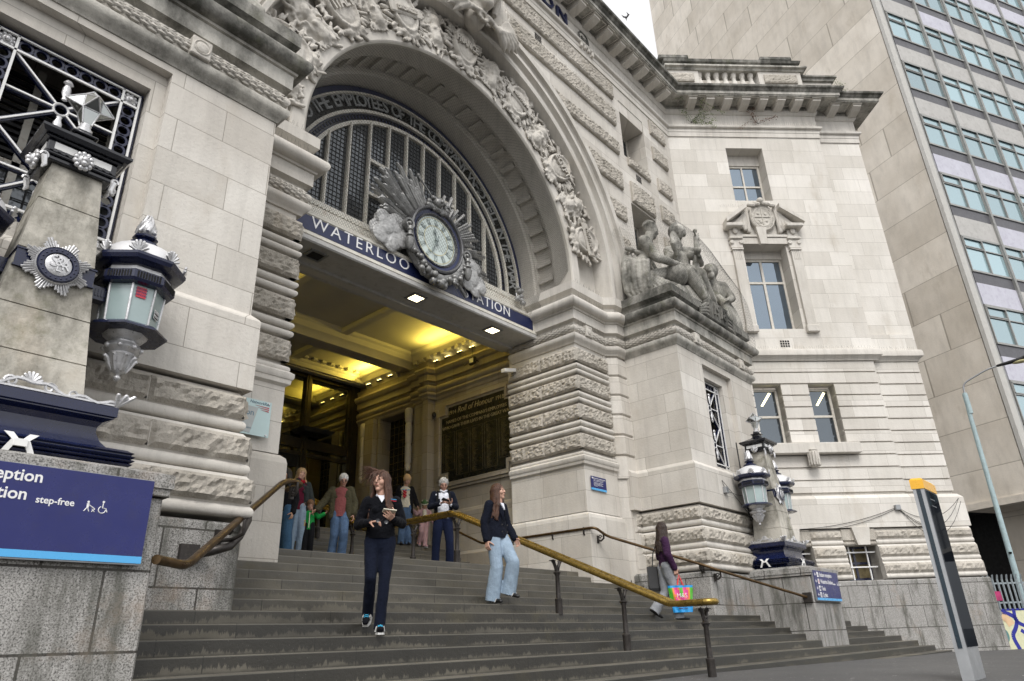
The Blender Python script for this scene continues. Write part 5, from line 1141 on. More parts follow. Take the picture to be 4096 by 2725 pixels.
def hand_shapes(mb,w,d,n,s,curl=.5,thumb=1,spread=.12,pinch=0.):
    """hand from wrist w along d, palm facing n, thumb on the side `thumb` of the palm; s = hand length"""
    w=Vector(w); d=Vector(d).normalized(); n=Vector(n); n=(n-d*n.dot(d)).normalized(); r=d.cross(n)*thumb
    k=s/.185
    mb.cone2(w-d*.03*k,w+d*.02*k,.027*k,.027*k,9,flat=.75,side=r)
    for o in (-.028,-.010,.010,.027): mb.cone2(w+d*.02*k+r*o*.7*k,w+d*.09*k+r*o*k,.017*k,.0135*k,8,flat=.8,side=r)
    for i,(o,L) in enumerate(((.030,.070),(.010,.080),(-.011,.074),(-.030,.058))):
        p=w+d*.088*k+r*o*k; a=0; cu=curl*(1+.12*i)
        if pinch and i==0: cu=curl+pinch
        for j,(l,rr) in enumerate(((.45,.0095),(.31,.0085),(.24,.0075))):
            a+=cu*(.55,.75,.5)[j]*1.1; dd=(d*math.cos(a)+n*math.sin(a)+r*spread*(o/.03)*.5).normalized(); q=p+dd*L*l*k; mb.cone2(p,q,rr*k,rr*.93*k,7); p=q
    p=w+d*.025*k+r*.026*k+n*.006*k
    for j,(l,rr,u,v) in enumerate(((.042,.0135,.62,.25),(.032,.0105,.75,.5+curl*.4),(.026,.009,.85,.55+curl*.5))):
        dd=(d*u+r*(.85-.28*j)+n*v).normalized(); q=p+dd*l*k; mb.cone2(p,q,rr*k,rr*.92*k,7); p=q
def chain(mb,pts,rs,n=10,flat=1.,side=None):
    for (p,q),(a,b) in zip(zip(pts,pts[1:]),zip(rs,rs[1:])): mb.cone2(p,q,a,b,n,flat=flat,side=side)
def joinobj(o,others):
    bm=bmesh.new(); bm.from_mesh(o.data)
    for x in others: bm.from_mesh(x.data); bpy.data.objects.remove(x)
    bm.to_mesh(o.data); bm.free(); o.data.polygons.foreach_set('use_smooth',[True]*len(o.data.polygons)); return o
# ================================================================ carved trophies round the arch
def rdir(th): return Vector((math.cos(th),0,math.sin(th)))
def trophy(th,name,seed,shield=True,rad=5.22,ban=0):
    rq=random.Random(seed); t=R(th); c=Vector((CX+rad*math.cos(t),0,CZ+rad*math.sin(t))); Y=9.95
    u=Vector((math.sin(t),0,-math.cos(t))); v=Vector((math.cos(t),0,math.sin(t)))     # u clockwise tangent, v radial
    f=lambda p:(c.x+u.x*p[0]+v.x*p[2],Y+.20-p[1],c.z+u.z*p[0]+v.z*p[2])
    m=MB()
    if shield:
        m.lathe([(0.001,.24),(.28,.22),(.36,.18),(.38,.23),(.43,.25),(.47,.20),(.47,-.15),(0.001,-.15)],28,(0,0,0),0,f,ax='y',sy=1.27,sx=.92)
        for k in range(44):
            a=2*PI*k/44+rq.random()*.2; rr=.52+.10*rq.random(); p=Vector((rr*.95*math.cos(a),.12,rr*1.22*math.sin(a)))
            b=a+rq.uniform(-.7,.7); L=rq.uniform(.10,.26); q=p+Vector((math.cos(b)*L,rq.uniform(-.02,.06),math.sin(b)*L*.7))
            m.cone2(p,q,rq.uniform(.035,.06),rq.uniform(.02,.055),7,f=f)
        for s_ in (-1,1):      # scrolls top and bottom, crossed staves
            m.tube([(s_*.18+.1*math.cos(w),.16,.56+.08*math.sin(w)) for w in [i*.55 for i in range(12)]],.032,6,0,f); m.ball((s_*.22,.14,-.60),.10,8,6,0,f)
            m.cone2((s_*.55,.06,-.6),(-s_*.5,.06,.62),.03,.045,7,f=f)
        m.box(-.11,.11,.08,.24,.47,.60,f,ch=.03); m.ball((0,.16,.68),.09,8,6,0,f)
        for k in range(7): m.ball((-.3+.1*k,.14,-.66+.03*abs(3-k)),.065,7,5,0,f)
    else:               # helmet, cuirass, fasces and drapery between the shields
        m.ball((0,.10,.22),.19,14,10,0,f,rz=.20,ry=.16); m.cone2((-.2,.10,.18),(.22,.12,.12),.06,.05,8,f=f); m.tube([(.0-.19*math.cos(w),.14,.24+.24*math.sin(w)) for w in [i*.3 for i in range(11)]],.045,7,0,f)
        m.cone2((0,.08,.05),(0,.08,-.36),.16,.20,10,f=f); m.ball((-.08,.22,-.08),.06,8,6,0,f); m.ball((.09,.22,-.08),.06,8,6,0,f)
        m.ball((0,.0,0),.5,10,8,0,f,rz=.6,ry=.12)
        for k in range(40):
            a=rq.uniform(0,2*PI); p=Vector((rq.uniform(-.42,.42),.10,rq.uniform(-.62,.6))); L=rq.uniform(.14,.34); m.cone2(p,p+Vector((math.cos(a)*L,rq.uniform(0,.08),math.sin(a)*L)),rq.uniform(.03,.06),rq.uniform(.02,.05),7,f=f)
        for k in range(5): m.cone2((.12+.04*k,.1,-.55),(-.30+.04*k,.12,-.05),.022,.022,6,f=f)
        for k in range(6): m.tube([(-.33+.1*k+.03*math.sin(w*2),.13,-.42-.05*w) for w in (0,1,2,3,4)],.03,6,0,f)
    nm_='shield_carving' if shield else 'armour_carving'
    o=remeshed(m,nm_,'carved',.024,smooth=1,wob=.010,wscale=9.); under(o,BLD)
    if name:
        a=MB(); 
        if ban: b=MB(); b.box(-.54,.54,.20,.27,-.15,.15,f,ch=.03); under_b=sub(b,'name_scroll','carved',o)
        n=len(name); sz=min(.40,2.0/n); text(a,name,0,-sz*.38 if not ban else -.10,sz if not ban else min(.24,1.7/n),f,.245 if not ban else .28,.045,sx=.66,bold=.03); sub(a,'carved_name','carved',o)
    return o
for th,nm_,bn in ((90,'FRANCE',0),(65.8,'MESOPOTAMIA',1),(41,'EGYPT',0),(15.2,'NORTH SEA',1),(114,'DARDANELLES',1),(138,'ITALY',0),(163,'BELGIUM',0)): trophy(th,nm_,int(th),True,5.25,bn)
for th in (77.5,53,28,102,126,150.5,173): trophy(th,None,int(th*3),False,5.22)
# great head on the keystone with palm sprays
kc=Vector((10.05,9.40,16.55)); m=MB(); fw=Vector((.10,-1,-.16)); head_shapes(m,kc,fw,(0,0,1),1.55,True,False)
T=frame(fw); q=lambda x,y,z:T(x,y,z,kc)
for s in (-1,1):
    for k in range(5): m.cone2(q(s*(.42+.02*k),.12-.07*k,.55-.15*k),q(s*(.52+.03*k),.10-.06*k,.30-.16*k),.13,.12,9)
    m.tube([q(s*.56,.18,.15+.0),q(s*.62,.12,-.15),q(s*.56,.10,-.5)],[.13,.12,.10],8)
    m.tube([q(s*(.40+.12*math.cos(w)),.36,.62+.10*math.sin(w)) for w in [i*.6 for i in range(11)]],.06,7)
m.ball(q(0,-.12,.6)[:],.62,16,12,ry=.55,rz=.45)
for k in range(-4,5): m.ball(q(.13*k,.42-.03*abs(k),.62+.02*(4-abs(k)))[:],.11,8,6)
o=remeshed(m,'keystone_head','carved',.034,smooth=2,wob=.006,wscale=5.); under(o,BLD)
m=MB()
for s in (-1,1):
    m.tube([Vector(kc)+Vector((s*x,y,z)) for x,y,z in ((.1,-.12,-1.0),(.5,-.05,-.98),(.9,.1,-1.05))],[.09,.08,.05],8)
    for k in range(9):
        b=Vector(kc)+Vector((s*(.40+.03*k),-.05,-1.0)); an=R(-48+12.5*k); L=1.15-.03*abs(k-4)*2; tip=b+Vector((s*math.cos(an)*L,.12,math.sin(an)*L*.8)); m.tube([b,b.lerp(tip,.4)+Vector((0,-.14,.05)),b.lerp(tip,.75)+Vector((0,-.08,.04)),tip],[.05,.12,.11,.012],7)
    for k in range(7):      # sprays rising behind the head
        b=Vector(kc)+Vector((s*.35,.15,-.9)); tip=Vector(kc)+Vector((s*(1.55-.13*k),.25,.55+.2*k)); md=(b+tip)/2+Vector((s*.28,-.05,-.15)); m.tube([b,md,tip],[.05,.10,.015],6)
for k in range(3): m.tube([Vector(kc)+Vector((.16*math.cos(w),-.10+.03*k,-1.06+.14*math.sin(w)+.03*k)) for w in [i*.55 for i in range(13)]],.055,7)
o=remeshed(m,'palm_spray','carved',.03,smooth=1,wob=.01,wscale=7.); under(o,BLD)
# ================================================================ station clock
CK=thing('station_clock','large clock with silver sunburst, clouds and fruit garland above the station name','clock',(10.02,11.1,9.2))
KC=Vector((10.02,0,9.2)); KF=lambda p:(KC.x+p[0],11.14-p[1],KC.z+p[2])
def KP(mb,n,mt,sm=None): return under(mb.build(n,mt,None,sm),CK)
a=MB(); a.lathe([(.64,.10),(.66,.14),(.70,.15),(.70,.11),(.79,.13),(.81,.20),(.84,.22),(.88,.20),(.89,.12),(.89,-.3),(.6,-.3)],64,(0,0,0),0,KF,ax='y',sy=1.03); rim=KP(a,'clock_case','casemetal',35)
a=MB(); a.lathe([(.705,.125),(.79,.145)],64,(0,0,0),0,KF,ax='y',sy=1.03); sub(a,'blue_ring','navydull',rim)
a=MB()
for k in range(60):
    an=2*PI*k/60; a.ball((.675*math.cos(an),.145,.695*math.sin(an)),.017,6,5,0,KF) if k%5 in (1,4) else a.cone2((.675*math.cos(an-.04),.145,.695*math.sin(an-.04)),(.675*math.cos(an+.04),.145,.695*math.sin(an+.04)),.014,.014,6,f=KF)
sub(a,'beaded_ring','black',rim,60)
M['dial']=plain('opal_clock_glass',(.55,.63,.60),.18,var=.04,nscale=1.5,coat=.6); M['dialgrey']=plain('grey_dial_plate',(.20,.24,.235),.3,var=.15); M['dialgold']=plain('pale_gold_line',(.50,.47,.30),.4)
a=MB(); a.lathe([(0.001,.10),(.645,.10)],48,(0,0,0),0,KF,ax='y',sy=1.03); dl=KP(a,'clock_face','dial')
a=MB(); 
for r_ in (.60,.385): a.lathe([(r_-.011,.104),(r_+.011,.104)],64,(0,0,0),0,KF,ax='y',sy=1.03)
sub(a,'gold_ring','dialgold',dl)
a=MB(); num=['XII','I','II','III','IIII','V','VI','VII','VIII','IX','X','XI']
for k in range(12):
    an=PI/2-2*PI*k/12; w=.095
    P=[(rr*math.cos(an+e),d,rr*1.03*math.sin(an+e)) for rr,e in ((.41,-w*1.2),(.41,w*1.2),(.575,w),(.575,-w)) for d in (.102,.108)]; a.hull(P,KF)
sub(a,'hour_plate','dialgrey',dl)
a=MB()
for k,nn in enumerate(num):
    an=PI/2-2*PI*k/12; ro=an-PI/2; c_,s_=math.cos(ro),math.sin(ro); V_,F_=textmesh(nn,.16,.004,'CENTER',.02)
    a.add([((.43)*math.cos(an)+x*c_*.62-y*s_,.112+w_,.43*1.03*math.sin(an)+x*s_*.62+y*c_) for x,y,w_ in V_],F_,0,KF)
sub(a,'numeral','dial',dl)
def hnd(L,ang,w,d):
    t_=PI/2-R(ang); u=(math.cos(t_),math.sin(t_)); v=(-u[1],u[0]); P=lambda al,ac:[(u[0]*al+v[0]*ac,dd,u[1]*al+v[1]*ac) for dd in (d,d+.012)]
    b=MB(); b.hull(P(-.14,-w*.6)+P(-.14,w*.6)+P(L*.55,-w*.6)+P(L*.55,w*.6),KF); b.hull(P(L*.50,-w*.6)+P(L*.50,w*.6)+P(L*.66,-w*1.7)+P(L*.66,w*1.7)+P(L,0),KF); b.lathe([(0.001,d+.03),(.05,d+.02),(.05,d)],16,(0,0,0),0,KF,ax='y'); return b
KP(hnd(.33,360-14,.028,.125),'hour_hand','dialgrey'); KP(hnd(.50,201,.02,.145),'minute_hand','dialgrey')
rq=random.Random(12); a=MB()
def rays(a0,a1,n,Lf):
    for i in range(n):
        an=R(a0+(a1-a0)*(i+.5)/n+rq.uniform(-.6,.6)); L=Lf((i+.5)/n)*rq.uniform(.80,1.04); w=rq.uniform(.020,.040); d0=rq.uniform(-.16,.02)
        u=Vector((math.cos(an),0,math.sin(an))); v=Vector((-u.z,0,u.x)); P=[]
        P=[(u*.84+v*s_*w*.45+Vector((0,dd,0)))[:] for s_ in (-1,1) for dd in (d0-.03,d0+.02)]+[(u*L+v*s_*w*1.2+Vector((0,dd,0)))[:] for s_ in (-1,1) for dd in (d0-.05,d0+.0)]+[(u*(L+.02)+v*w*.8+Vector((0,d0-.02,0)))[:],(u*L*.95+Vector((0,d0+.05,0)))[:],(u*.84+Vector((0,d0+.05,0)))[:]]
        a.hull(P,KF)
rays(103,176,30,lambda t:1.35+.85*math.sin(PI*(.15+.8*t))+.0); rays(108,174,22,lambda t:1.3+.45*abs(math.sin(9*t)))
rays(-22,75,34,lambda t:2.05-.4*t+.12*abs(math.sin(8*t))); rays(-28,70,24,lambda t:1.3+.3*abs(math.sin(7*t+1))); rays(188,212,9,lambda t:1.85-.35*t); rays(-52,-28,10,lambda t:1.65)
KP(a,'sunburst_ray','clocksilver')
for sg,cc in ((-1,(-1.42,-.36)),(1,(1.32,-.46))):
    m=MB()
    for k in range(20): m.ball((cc[0]+rq.uniform(-.36,.36),.0+rq.uniform(0,.10),cc[1]+rq.uniform(-.36,.34)),rq.uniform(.15,.26),12,8,0,KF,ry=.055)
    o=remeshed(m,'silver_cloud','clocksilver',.016,smooth=2,wob=.008,wscale=6.,wob2=.003); under(o,CK)
for sg,x,z in ((-1,-.97,-.10),(1,.95,-.20)):
    m=MB(); m.lathe([(.03,-.62),(.07,-.56),(.10,-.42),(.11,-.34),(.07,-.30),(.05,-.27),(.09,-.25),(.09,-.22),(.05,-.2),(.05,-.12),(.08,-.1),(.06,-.06),(.06,.0)],14,(x,.26,z),0,KF)
    m.lathe([(.02,.20),(.05,.22),(.085,.19),(.10,.24),(.14,.25),(.14,.1)],20,(x,0.02,z+.1),0,KF,ax='y'); m.ball((x,.25,z+.1),.05,8,6,0,KF)
    KP(m,'torch','gunmetal',45)
m=MB()
for k in range(64):
    t_=k/63; an=R(-158+136*t_); rr=.95+.10*math.sin(PI*t_)+rq.uniform(-.09,.09); s_=rq.uniform(.045,.10)*(0.6+.5*math.sin(PI*t_)); m.ball((rr*math.cos(an),.20+rq.uniform(-.05,.09),rr*1.12*math.sin(an)),s_,9,7,0,KF)
for k in range(9): an=R(-158+17*k); m.cone2((.93*math.cos(an),.10,1.05*math.sin(an)),(.93*math.cos(an+.25),.10,1.05*math.sin(an+.25)),.13,.13,9,f=KF)
KP(m,'fruit_garland','gunmetal',60)
m=MB(); m.ball((-.05,.22,1.02),.15,12,9,0,KF,ry=.14); m.ball((-.04,.36,1.0),.05,7,5,0,KF); m.cone2((-.2,.2,1.12),(.1,.2,1.12),.07,.07,8,f=KF); m.cone2((-.32,.15,.88),(.28,.15,.86),.09,.09,8,f=KF); m.tube([(-.62,.1,1.62),(-.35,.15,1.32),(-.1,.2,1.02)],[.03,.022,.022],7,0,KF); m.ball((-.62,.1,1.64),.05,7,5,0,KF)
for k in range(10): an=rq.uniform(0,6.28); m.ball((.3*math.cos(an)-.02,.18,.98+.2*math.sin(an)),rq.uniform(.05,.09),7,5,0,KF)
m.tube([(.3+.09*math.cos(w),.2,1.0+.08*math.sin(w)) for w in [i*.6 for i in range(10)]],.04,6,0,KF); KP(m,'helmeted_head','gunmetal',60)
m=MB(); 
for k in range(22): m.ball((3.52+rq.uniform(-.14,.14),.2+rq.uniform(0,.1),-.15+rq.uniform(-.3,.25)),rq.uniform(.04,.10),7,5,0,lambda p:(KC.x+p[0],11.6-p[1],KC.z+p[2]))
o=m.build('lion_mask','clocksilver',None,60); under(o,BLD)
# ================================================================ 1918 sculpture
STT=thing('statue_group','stone group of seated figures with a globe above the 1918 block','statue',(18.4,8.6,9.3))
V3=Vector
def SK(mb,n,vx=.034,mt='statue',**k): o=remeshed(mb,n,mt,vx,**k); return under(o,STT)
# reclining man
m=MB(); up=(0,0,1); hip=V3((16.45,9.35,9.85)); ch=V3((16.95,9.05,10.85)); nk=V3((17.05,9.0,11.35)); shl=V3((16.55,8.85,11.10)); shr=V3((17.35,9.35,11.15))
m.cone2(hip,ch,.34,.40,14,flat=.75,side=(.5,.7,0)); m.cone2(ch,nk+V3((0,0,-.2)),.36,.20,12,flat=.8,side=(.5,.7,0)); m.cone2(shl,shr,.20,.20,12); m.cone2(nk-V3((0,0,.2)),nk+V3((.08,-.03,.25)),.15,.14)
head_shapes(m,(17.22,8.92,11.82),(.75,-.60,-.25),up,.60,False)
for k in range(40): an=rq.uniform(0,6.28); e=rq.uniform(.1,1.3); m.ball((17.20+.21*math.cos(an)*math.cos(e)-.04,8.95+.21*math.sin(an)*math.cos(e),11.88+.27*math.sin(e)),.042,6,5)
chain(m,[shl,V3((16.65,8.55,10.45)),V3((17.35,8.25,10.38))],[.19,.155,.095]); hand_shapes(m,(17.40,8.22,10.38),(.8,-.1,-.15),(0,0,-1),.42,.25,1)
chain(m,[shr,V3((17.7,9.2,10.6)),V3((17.75,8.7,10.45))],[.17,.14,.09])
chain(m,[V3((16.55,9.1,9.80)),V3((17.80,8.40,10.52)),V3((18.45,8.10,9.72))],[.26,.165,.10]); m.cone2((18.42,8.10,9.62),(18.85,7.92,9.50),.11,.07)
chain(m,[V3((16.75,9.5,9.75)),V3((18.0,8.95,9.9)),V3((18.6,8.6,9.6))],[.25,.17,.11])
SK(m,'seated_man',wob=.010,wscale=4.)
m=MB()   # his drapery falls over the side of the block
for k in range(6): x=16.16+.05*k; m.tube([V3((x+.28,9.45-.13*k,10.95-.10*k)),V3((x+.04,9.45-.14*k,10.35)),V3((x-.04+.03*math.sin(k*2),9.45-.14*k,9.85)),V3((x+.0,9.42-.13*k,9.45)),V3((x+.12,9.35-.12*k,9.2))],[.05,.08,.075,.075,.04],7)
m.tube([(16.25,9.35,10.95),(16.6,9.0,10.75),(17.1,8.95,10.3)],.07,8); m.ball((16.6,9.3,9.6),.30,12,9,rz=.22)
for k in range(6): m.tube([(16.35+.1*k,9.0-.05*k,9.95),(16.6+.15*k,8.8-.1*k,9.65),(16.8+.2*k,8.7-.1*k,9.4)],[.05,.06,.05],6)
SK(m,'man_drapery',.026,wob=.012,wscale=5,wob2=.006)
m=MB(); m.ball((17.55,8.45,10.16),.40,20,14); SK(m,'globe',.03,smooth=2,wob=.006)
# seated woman
m=MB(); hp=V3((18.45,8.75,10.35)); ch=V3((18.42,8.66,11.1)); sl=V3((18.16,8.90,11.48)); sr=V3((18.70,8.42,11.48))
m.cone2(hp,ch,.33,.34,14,flat=.8,side=(.7,-.7,0)); m.cone2(sl,sr,.15,.15,12); m.cone2(ch,V3((18.43,8.66,11.5)),.30,.18,12,flat=.7,side=(.7,-.7,0)); m.cone2((18.43,8.66,11.5),(18.40,8.62,11.85),.12,.11)
head_shapes(m,(18.38,8.55,12.12),(-.45,-.85,-.25),up,.56,True,False)
for s in (-1,1): m.ball(V3((18.36,8.52,11.12))[:] if False else (18.28+.22*(s*.7),8.42-.22*s*.7+.02,11.18),.13,9,7)
chain(m,[sr,V3((18.72,8.12,10.90)),V3((18.30,7.95,10.93))],[.15,.12,.08]); hand_shapes(m,(18.3,7.95,10.95),(-.5,.0,.3),(0,0,1),.36,.5,1); m.ball((18.22,7.92,11.10),.12,10,8)
chain(m,[sl,V3((17.95,8.8,10.95)),V3((17.75,8.45,10.95))],[.15,.12,.08]); hand_shapes(m,(17.75,8.45,10.95),(-.3,-.4,.5),(0,-1,0),.34,.6,1)
chain(m,[V3((18.3,8.65,10.3)),V3((17.72,8.12,10.20)),V3((18.25,7.98,9.5))],[.26,.20,.14]); chain(m,[V3((18.6,8.5,10.3)),V3((18.25,7.98,10.28)),V3((18.75,7.96,9.5))],[.26,.20,.14]); m.cone2((18.7,7.95,9.42),(18.95,7.88,9.36),.09,.06)
SK(m,'seated_woman',.028,wob=.006,wscale=5.)
m=MB()
for k in range(9): m.tube([(18.0+.09*k,8.35-.03*k,10.5),(17.75+.08*k,8.05-.01*k,10.28),(17.95+.10*k,7.96,9.95),(18.15+.10*k,7.96,9.55),(18.25+.1*k,7.98,9.38)],[.07,.11,.085,.08,.06],6)
for s in (-1,1): m.tube([(18.4+s*.32,8.62-s*.3,11.5),(18.36+s*.26,8.42-s*.24,11.15),(18.3+s*.2,8.4-s*.2,10.7),(18.3+s*.3,8.35-s*.2,10.4)],[.09,.11,.12,.12],7)
for k in range(5): m.tube([(18.05,8.6,10.75-.08*k),(18.2,8.30,10.72-.08*k),(18.6,8.2,10.72-.08*k)],.045,6)
SK(m,'woman_drapery',.028,wob=.015,wscale=4.,wob2=.010)
m=MB()
for k in range(26): an=R(-20+220*k/25); m.ball((18.40+.24*math.cos(an)*.8,8.60-.02+.24*math.cos(an)*-.5,12.16+.26*math.sin(an)),.085,8,6)
m.ball((18.43,8.66,12.2),.27,12,9); m.ball((18.6,8.72,12.0),.12,8,6); SK(m,'wreathed_hair',.028,wob=.012,wscale=8.)
m=MB()   # little winged victory on the raised hand, palm leaves on the other side
m.cone2((18.22,7.93,11.2),(18.24,7.93,11.62),.10,.07); m.ball((18.24,7.92,11.82),.075,9,7); m.cone2((18.24,7.93,11.6),(18.24,7.93,11.76),.06,.035)
for k in range(4): m.tube([(18.28,7.97,11.62-.05*k),(18.42,7.95,11.75-.03*k),(18.52,7.93,11.88-.10*k)],[.03,.045,.015],6)
m.cone2((18.2,7.9,11.6),(18.05,7.86,11.7),.03,.02); SK(m,'winged_figure',.018,smooth=1)
m=MB()
for k in range(11): an=R(60+90*k/10); b=V3((17.72,8.42,10.9)); tip=b+V3((math.cos(an)*.42,-.05,.25+.62*math.sin(an))); m.tube([b,(b+tip)/2+V3((math.cos(an)*.12,-.06,.02)),tip],[.04,.10,.015],6)
SK(m,'palm_leaves',.02,smooth=1)
# third figure leaning at the right-hand end
m=MB(); m.cone2((20.1,8.5,9.6),(20.3,8.45,10.6),.38,.32,12,flat=.75,side=(.7,-.7,0)); m.cone2((20.05,8.62,10.85),(20.5,8.25,10.8),.17,.17); m.cone2((20.28,8.45,10.6),(20.2,8.42,11.05),.2,.11); head_shapes(m,(20.08,8.38,11.28),(-.75,-.2,.55),up,.54,True)
chain(m,[V3((20.5,8.22,10.8)),V3((20.5,8.0,10.25)),V3((19.95,7.95,9.95))],[.15,.13,.08]); hand_shapes(m,(19.95,7.95,9.95),(-.9,0,-.3),(0,0,-1),.34,.5); m.ball((20.2,8.45,11.36),.27,10,8); m.ball((20.40,8.5,11.25),.15,8,6)
for k in range(7): m.tube([(19.9+.1*k,8.2,10.2),(19.85+.12*k,8.05,9.8),(19.8+.14*k,7.98,9.4),(19.85+.15*k,7.95,9.1)],[.09,.11,.10,.06],6)
SK(m,'leaning_figure',.03,wob=.012,wscale=4.)
a=MB(); a.box(17.0,20.3,-1.3,-.05,9.3,9.55,FAC(8.05),ch=.04); a.hull([(x,y,z) for x,y,z in ((16.5,9.7,9.3),(16.5,8.2,9.3),(18.4,8.0,9.3),(18.4,9.7,9.3),(16.7,9.6,9.75),(16.9,8.6,9.6),(18.3,8.2,10.0),(18.3,9.6,10.2))]); a.hull([(x,y,z) for x in (17.9,19.4) for y in (8.2,9.4) for z in (9.3,10.1)]); under(a.build('rock_seat','statue'),STT)
df=lambda p:(18.62+p[0],7.74-p[1]-p[2]*.12,8.98+p[2])
a=MB(); a.box(-.62,.62,-.25,0,-.32,.30,df,ch=.03)
for s_ in (-1,1):
    for k in range(4): a.tube([(s_*.62,-.05,-.25+.12*k),(s_*.85,-.02,-.28+.10*k),(s_*1.15,-.04,-.34+.06*k)],[.05,.06,.03],6,0,df)
dt=under(a.build('date_block','dark',None,40),STT); a=MB(); text(a,'1918',0,-.25,.50,df,.02,.03,sx=.92,bold=.025); sub(a,'carved_date','dark',dt)
# a glimpse of the matching group on the left block
t=thing('statue_group','dark weathered sculpture just showing above the top left block cornice','statue',(3.2,9.0,9.32))
m=MB(); m.ball((3.2,8.75,9.7),.45,14,10,rz=.35); m.tube([(3.5,8.6,9.9),(3.6,8.4,9.55),(3.55,8.3,9.35)],[.15,.18,.10],8); m.ball((2.4,8.8,9.9),.6,12,9); m.cone2((2.2,8.9,10.2),(2.3,8.9,11.2),.4,.3)
o=remeshed(m,'reclining_figure','statue',.04,wob=.02,wscale=4.); under(o,t)
# ================================================================ bird netting (real thin mesh, drawn taut)
def netting(name,label,P,nu,nv,r,parent_loc):
    """P(u,v)->point; diamond net of thin strips"""
    mb=MB()
    for sgn in (1,-1):
        for k in range(-nv,nu+nv):
            pts=[]
            for j in range(nv+1):
                i=k+sgn*j if sgn>0 else k+nv-j
                i=(k+j) if sgn>0 else (k+nv-j)
                if 0<=i<=nu: pts.append(Vector(P(i/nu,j/nv)))
            if len(pts)>1: mb.tube(pts,r,3,cap=False)
    o=mb.build(name,'net'); tag(o,label,'net'); return o
def pnet(u,v):
    a=R(178-176*u); r0=4.36; # from the arch edge down to the sign beam, closing the opening
    x=CX+r0*math.cos(a); z=CZ+r0*math.sin(a); zb=8.45; xb=CX+4.0*math.cos(a)
    return (x+(xb-x)*v, 10.2+(11.12-10.2)*v, z+(zb-z)*v)
netting('bird_net','fine dark bird netting stretched across the arch window',pnet,120,56,.0022,None)
def snet(u,v):
    top=[V3((16.1,9.75,11.6)),V3((17.2,9.3,12.7)),V3((18.3,8.9,13.0)),V3((19.3,8.5,12.6)),V3((20.6,8.6,11.9)),V3((21.0,9.0,9.8))]
    bot=[V3((15.95,9.6,8.9)),V3((16.0,7.85,8.7)),V3((17.7,7.72,8.5)),V3((19.2,7.72,8.5)),V3((21.1,7.72,8.5)),V3((21.15,8.8,8.5))]
    t_=u*5; i=min(4,int(t_)); w_=t_-i; a_=top[i].lerp(top[i+1],w_); b_=bot[i].lerp(bot[i+1],w_); mid=a_.lerp(b_,v); return mid+V3((-.05,-.45,.1))*math.sin(PI*v)
netting('bird_net','sagging bird netting draped over the 1918 sculpture group',snet,64,34,.0018,None)
# ================================================================ handrails
def smooth_path(P,r=.12,n=5):
    P=[Vector(p) for p in P]; out=[P[0]]
    for a,b,c in zip(P,P[1:],P[2:]):
        d0=min(r,(b-a).length*.45); d1=min(r,(c-b).length*.45); p=b+(a-b).normalized()*d0; q=b+(c-b).normalized()*d1
        for i in range(n+1): t=i/n; out.append(p*(1-t)**2+b*2*t*(1-t)+q*t*t)
    out.append(P[-1]); return out
def railz(y):
    if y<5.62: return .455
    if y<10.36: return .455+(y-5.62)*(2.455-.455)/(10.36-5.62)
    if y<13.15: return 2.455
    return min(3.95,2.455+(y-13.15)*.4286)
HR=thing('central_handrail','double brass handrail on iron posts running up the middle of the steps','handrail',(10,8,-.5))
a=MB(); e=.115
for s in (-1,1):
    pts=[(10+s*e,5.05,.455),(10+s*e,5.62,.455),(10+s*e,10.36,2.455),(10+s*e,13.15,2.455),(10+s*e,16.6,3.93),(10+s*e,17.0,3.93)]; a.tube(smooth_path(pts,.06,4),.045,12)
hoop=[(10+e*math.cos(w),5.05-e*math.sin(w),.455) for w in [PI*i/10 for i in range(11)]]; a.tube(hoop,.046,12); a.box(10-e,10+e,5.0,5.25,.43,.475)
under(a.build('brass_rails','brass',None,60),HR)
posts=[(5.13,groundz(10)),(6.50,-.173),(7.80,.427),(8.90,.877),(10.28,1.477),(11.6,1.477),(13.75,1.777),(15.2,2.377+.15)]
def postmesh(h,hs):
    b=MB(); b.lathe([(.062,-.02),(.062,.20),(.066,.21),(.066,.235),(.045,.25),(.042,.3),(.036,h-.30),(.05,h-.28),(.05,h-.265),(.075,h-.25),(.06,h-.235),(.04,h-.22)],14)
    c=MB()
    for s in (-1,1):       # scrolled fork that carries the two rails
        pts=[(0,0,h-.25),(s*.035,0,h-.16),(s*.085,0,h-.07),(s*.125,0,h-.055)]; c.tube(pts,[.035,.03,.028,.022],8)
        c.tube([(s*(.085+.038*math.cos(w)*(1-w/9)),0,h-.075+.038*math.sin(w)*(1-w/9)) for w in [i*.55 for i in range(11)]],.014,6)
        c.tube([(s*(.03+.028*math.cos(w)*(1-w/9)),-.0,h-.17+.028*math.sin(w)*(1-w/9)) for w in [i*.55 for i in range(11)]],.013,6)
        c.ball((s*.085,0,h-.075),.022,7,5,ry=.045); c.box(s*.115-.035,s*.115+.035,-.05,.05,h-.055,h-.045)
    c.ball((0,0,h-.17),.03,8,6,ry=.05); return b,c
for y,z in posts:
    h=railz(y)-.04-z; b,c=postmesh(h,1); 
    for mb,n in ((b,'post'),(c,'scroll_bracket')):
        o=mb.build(n,'iron',None,45); o.location=(10,y,z); under(o,HR)
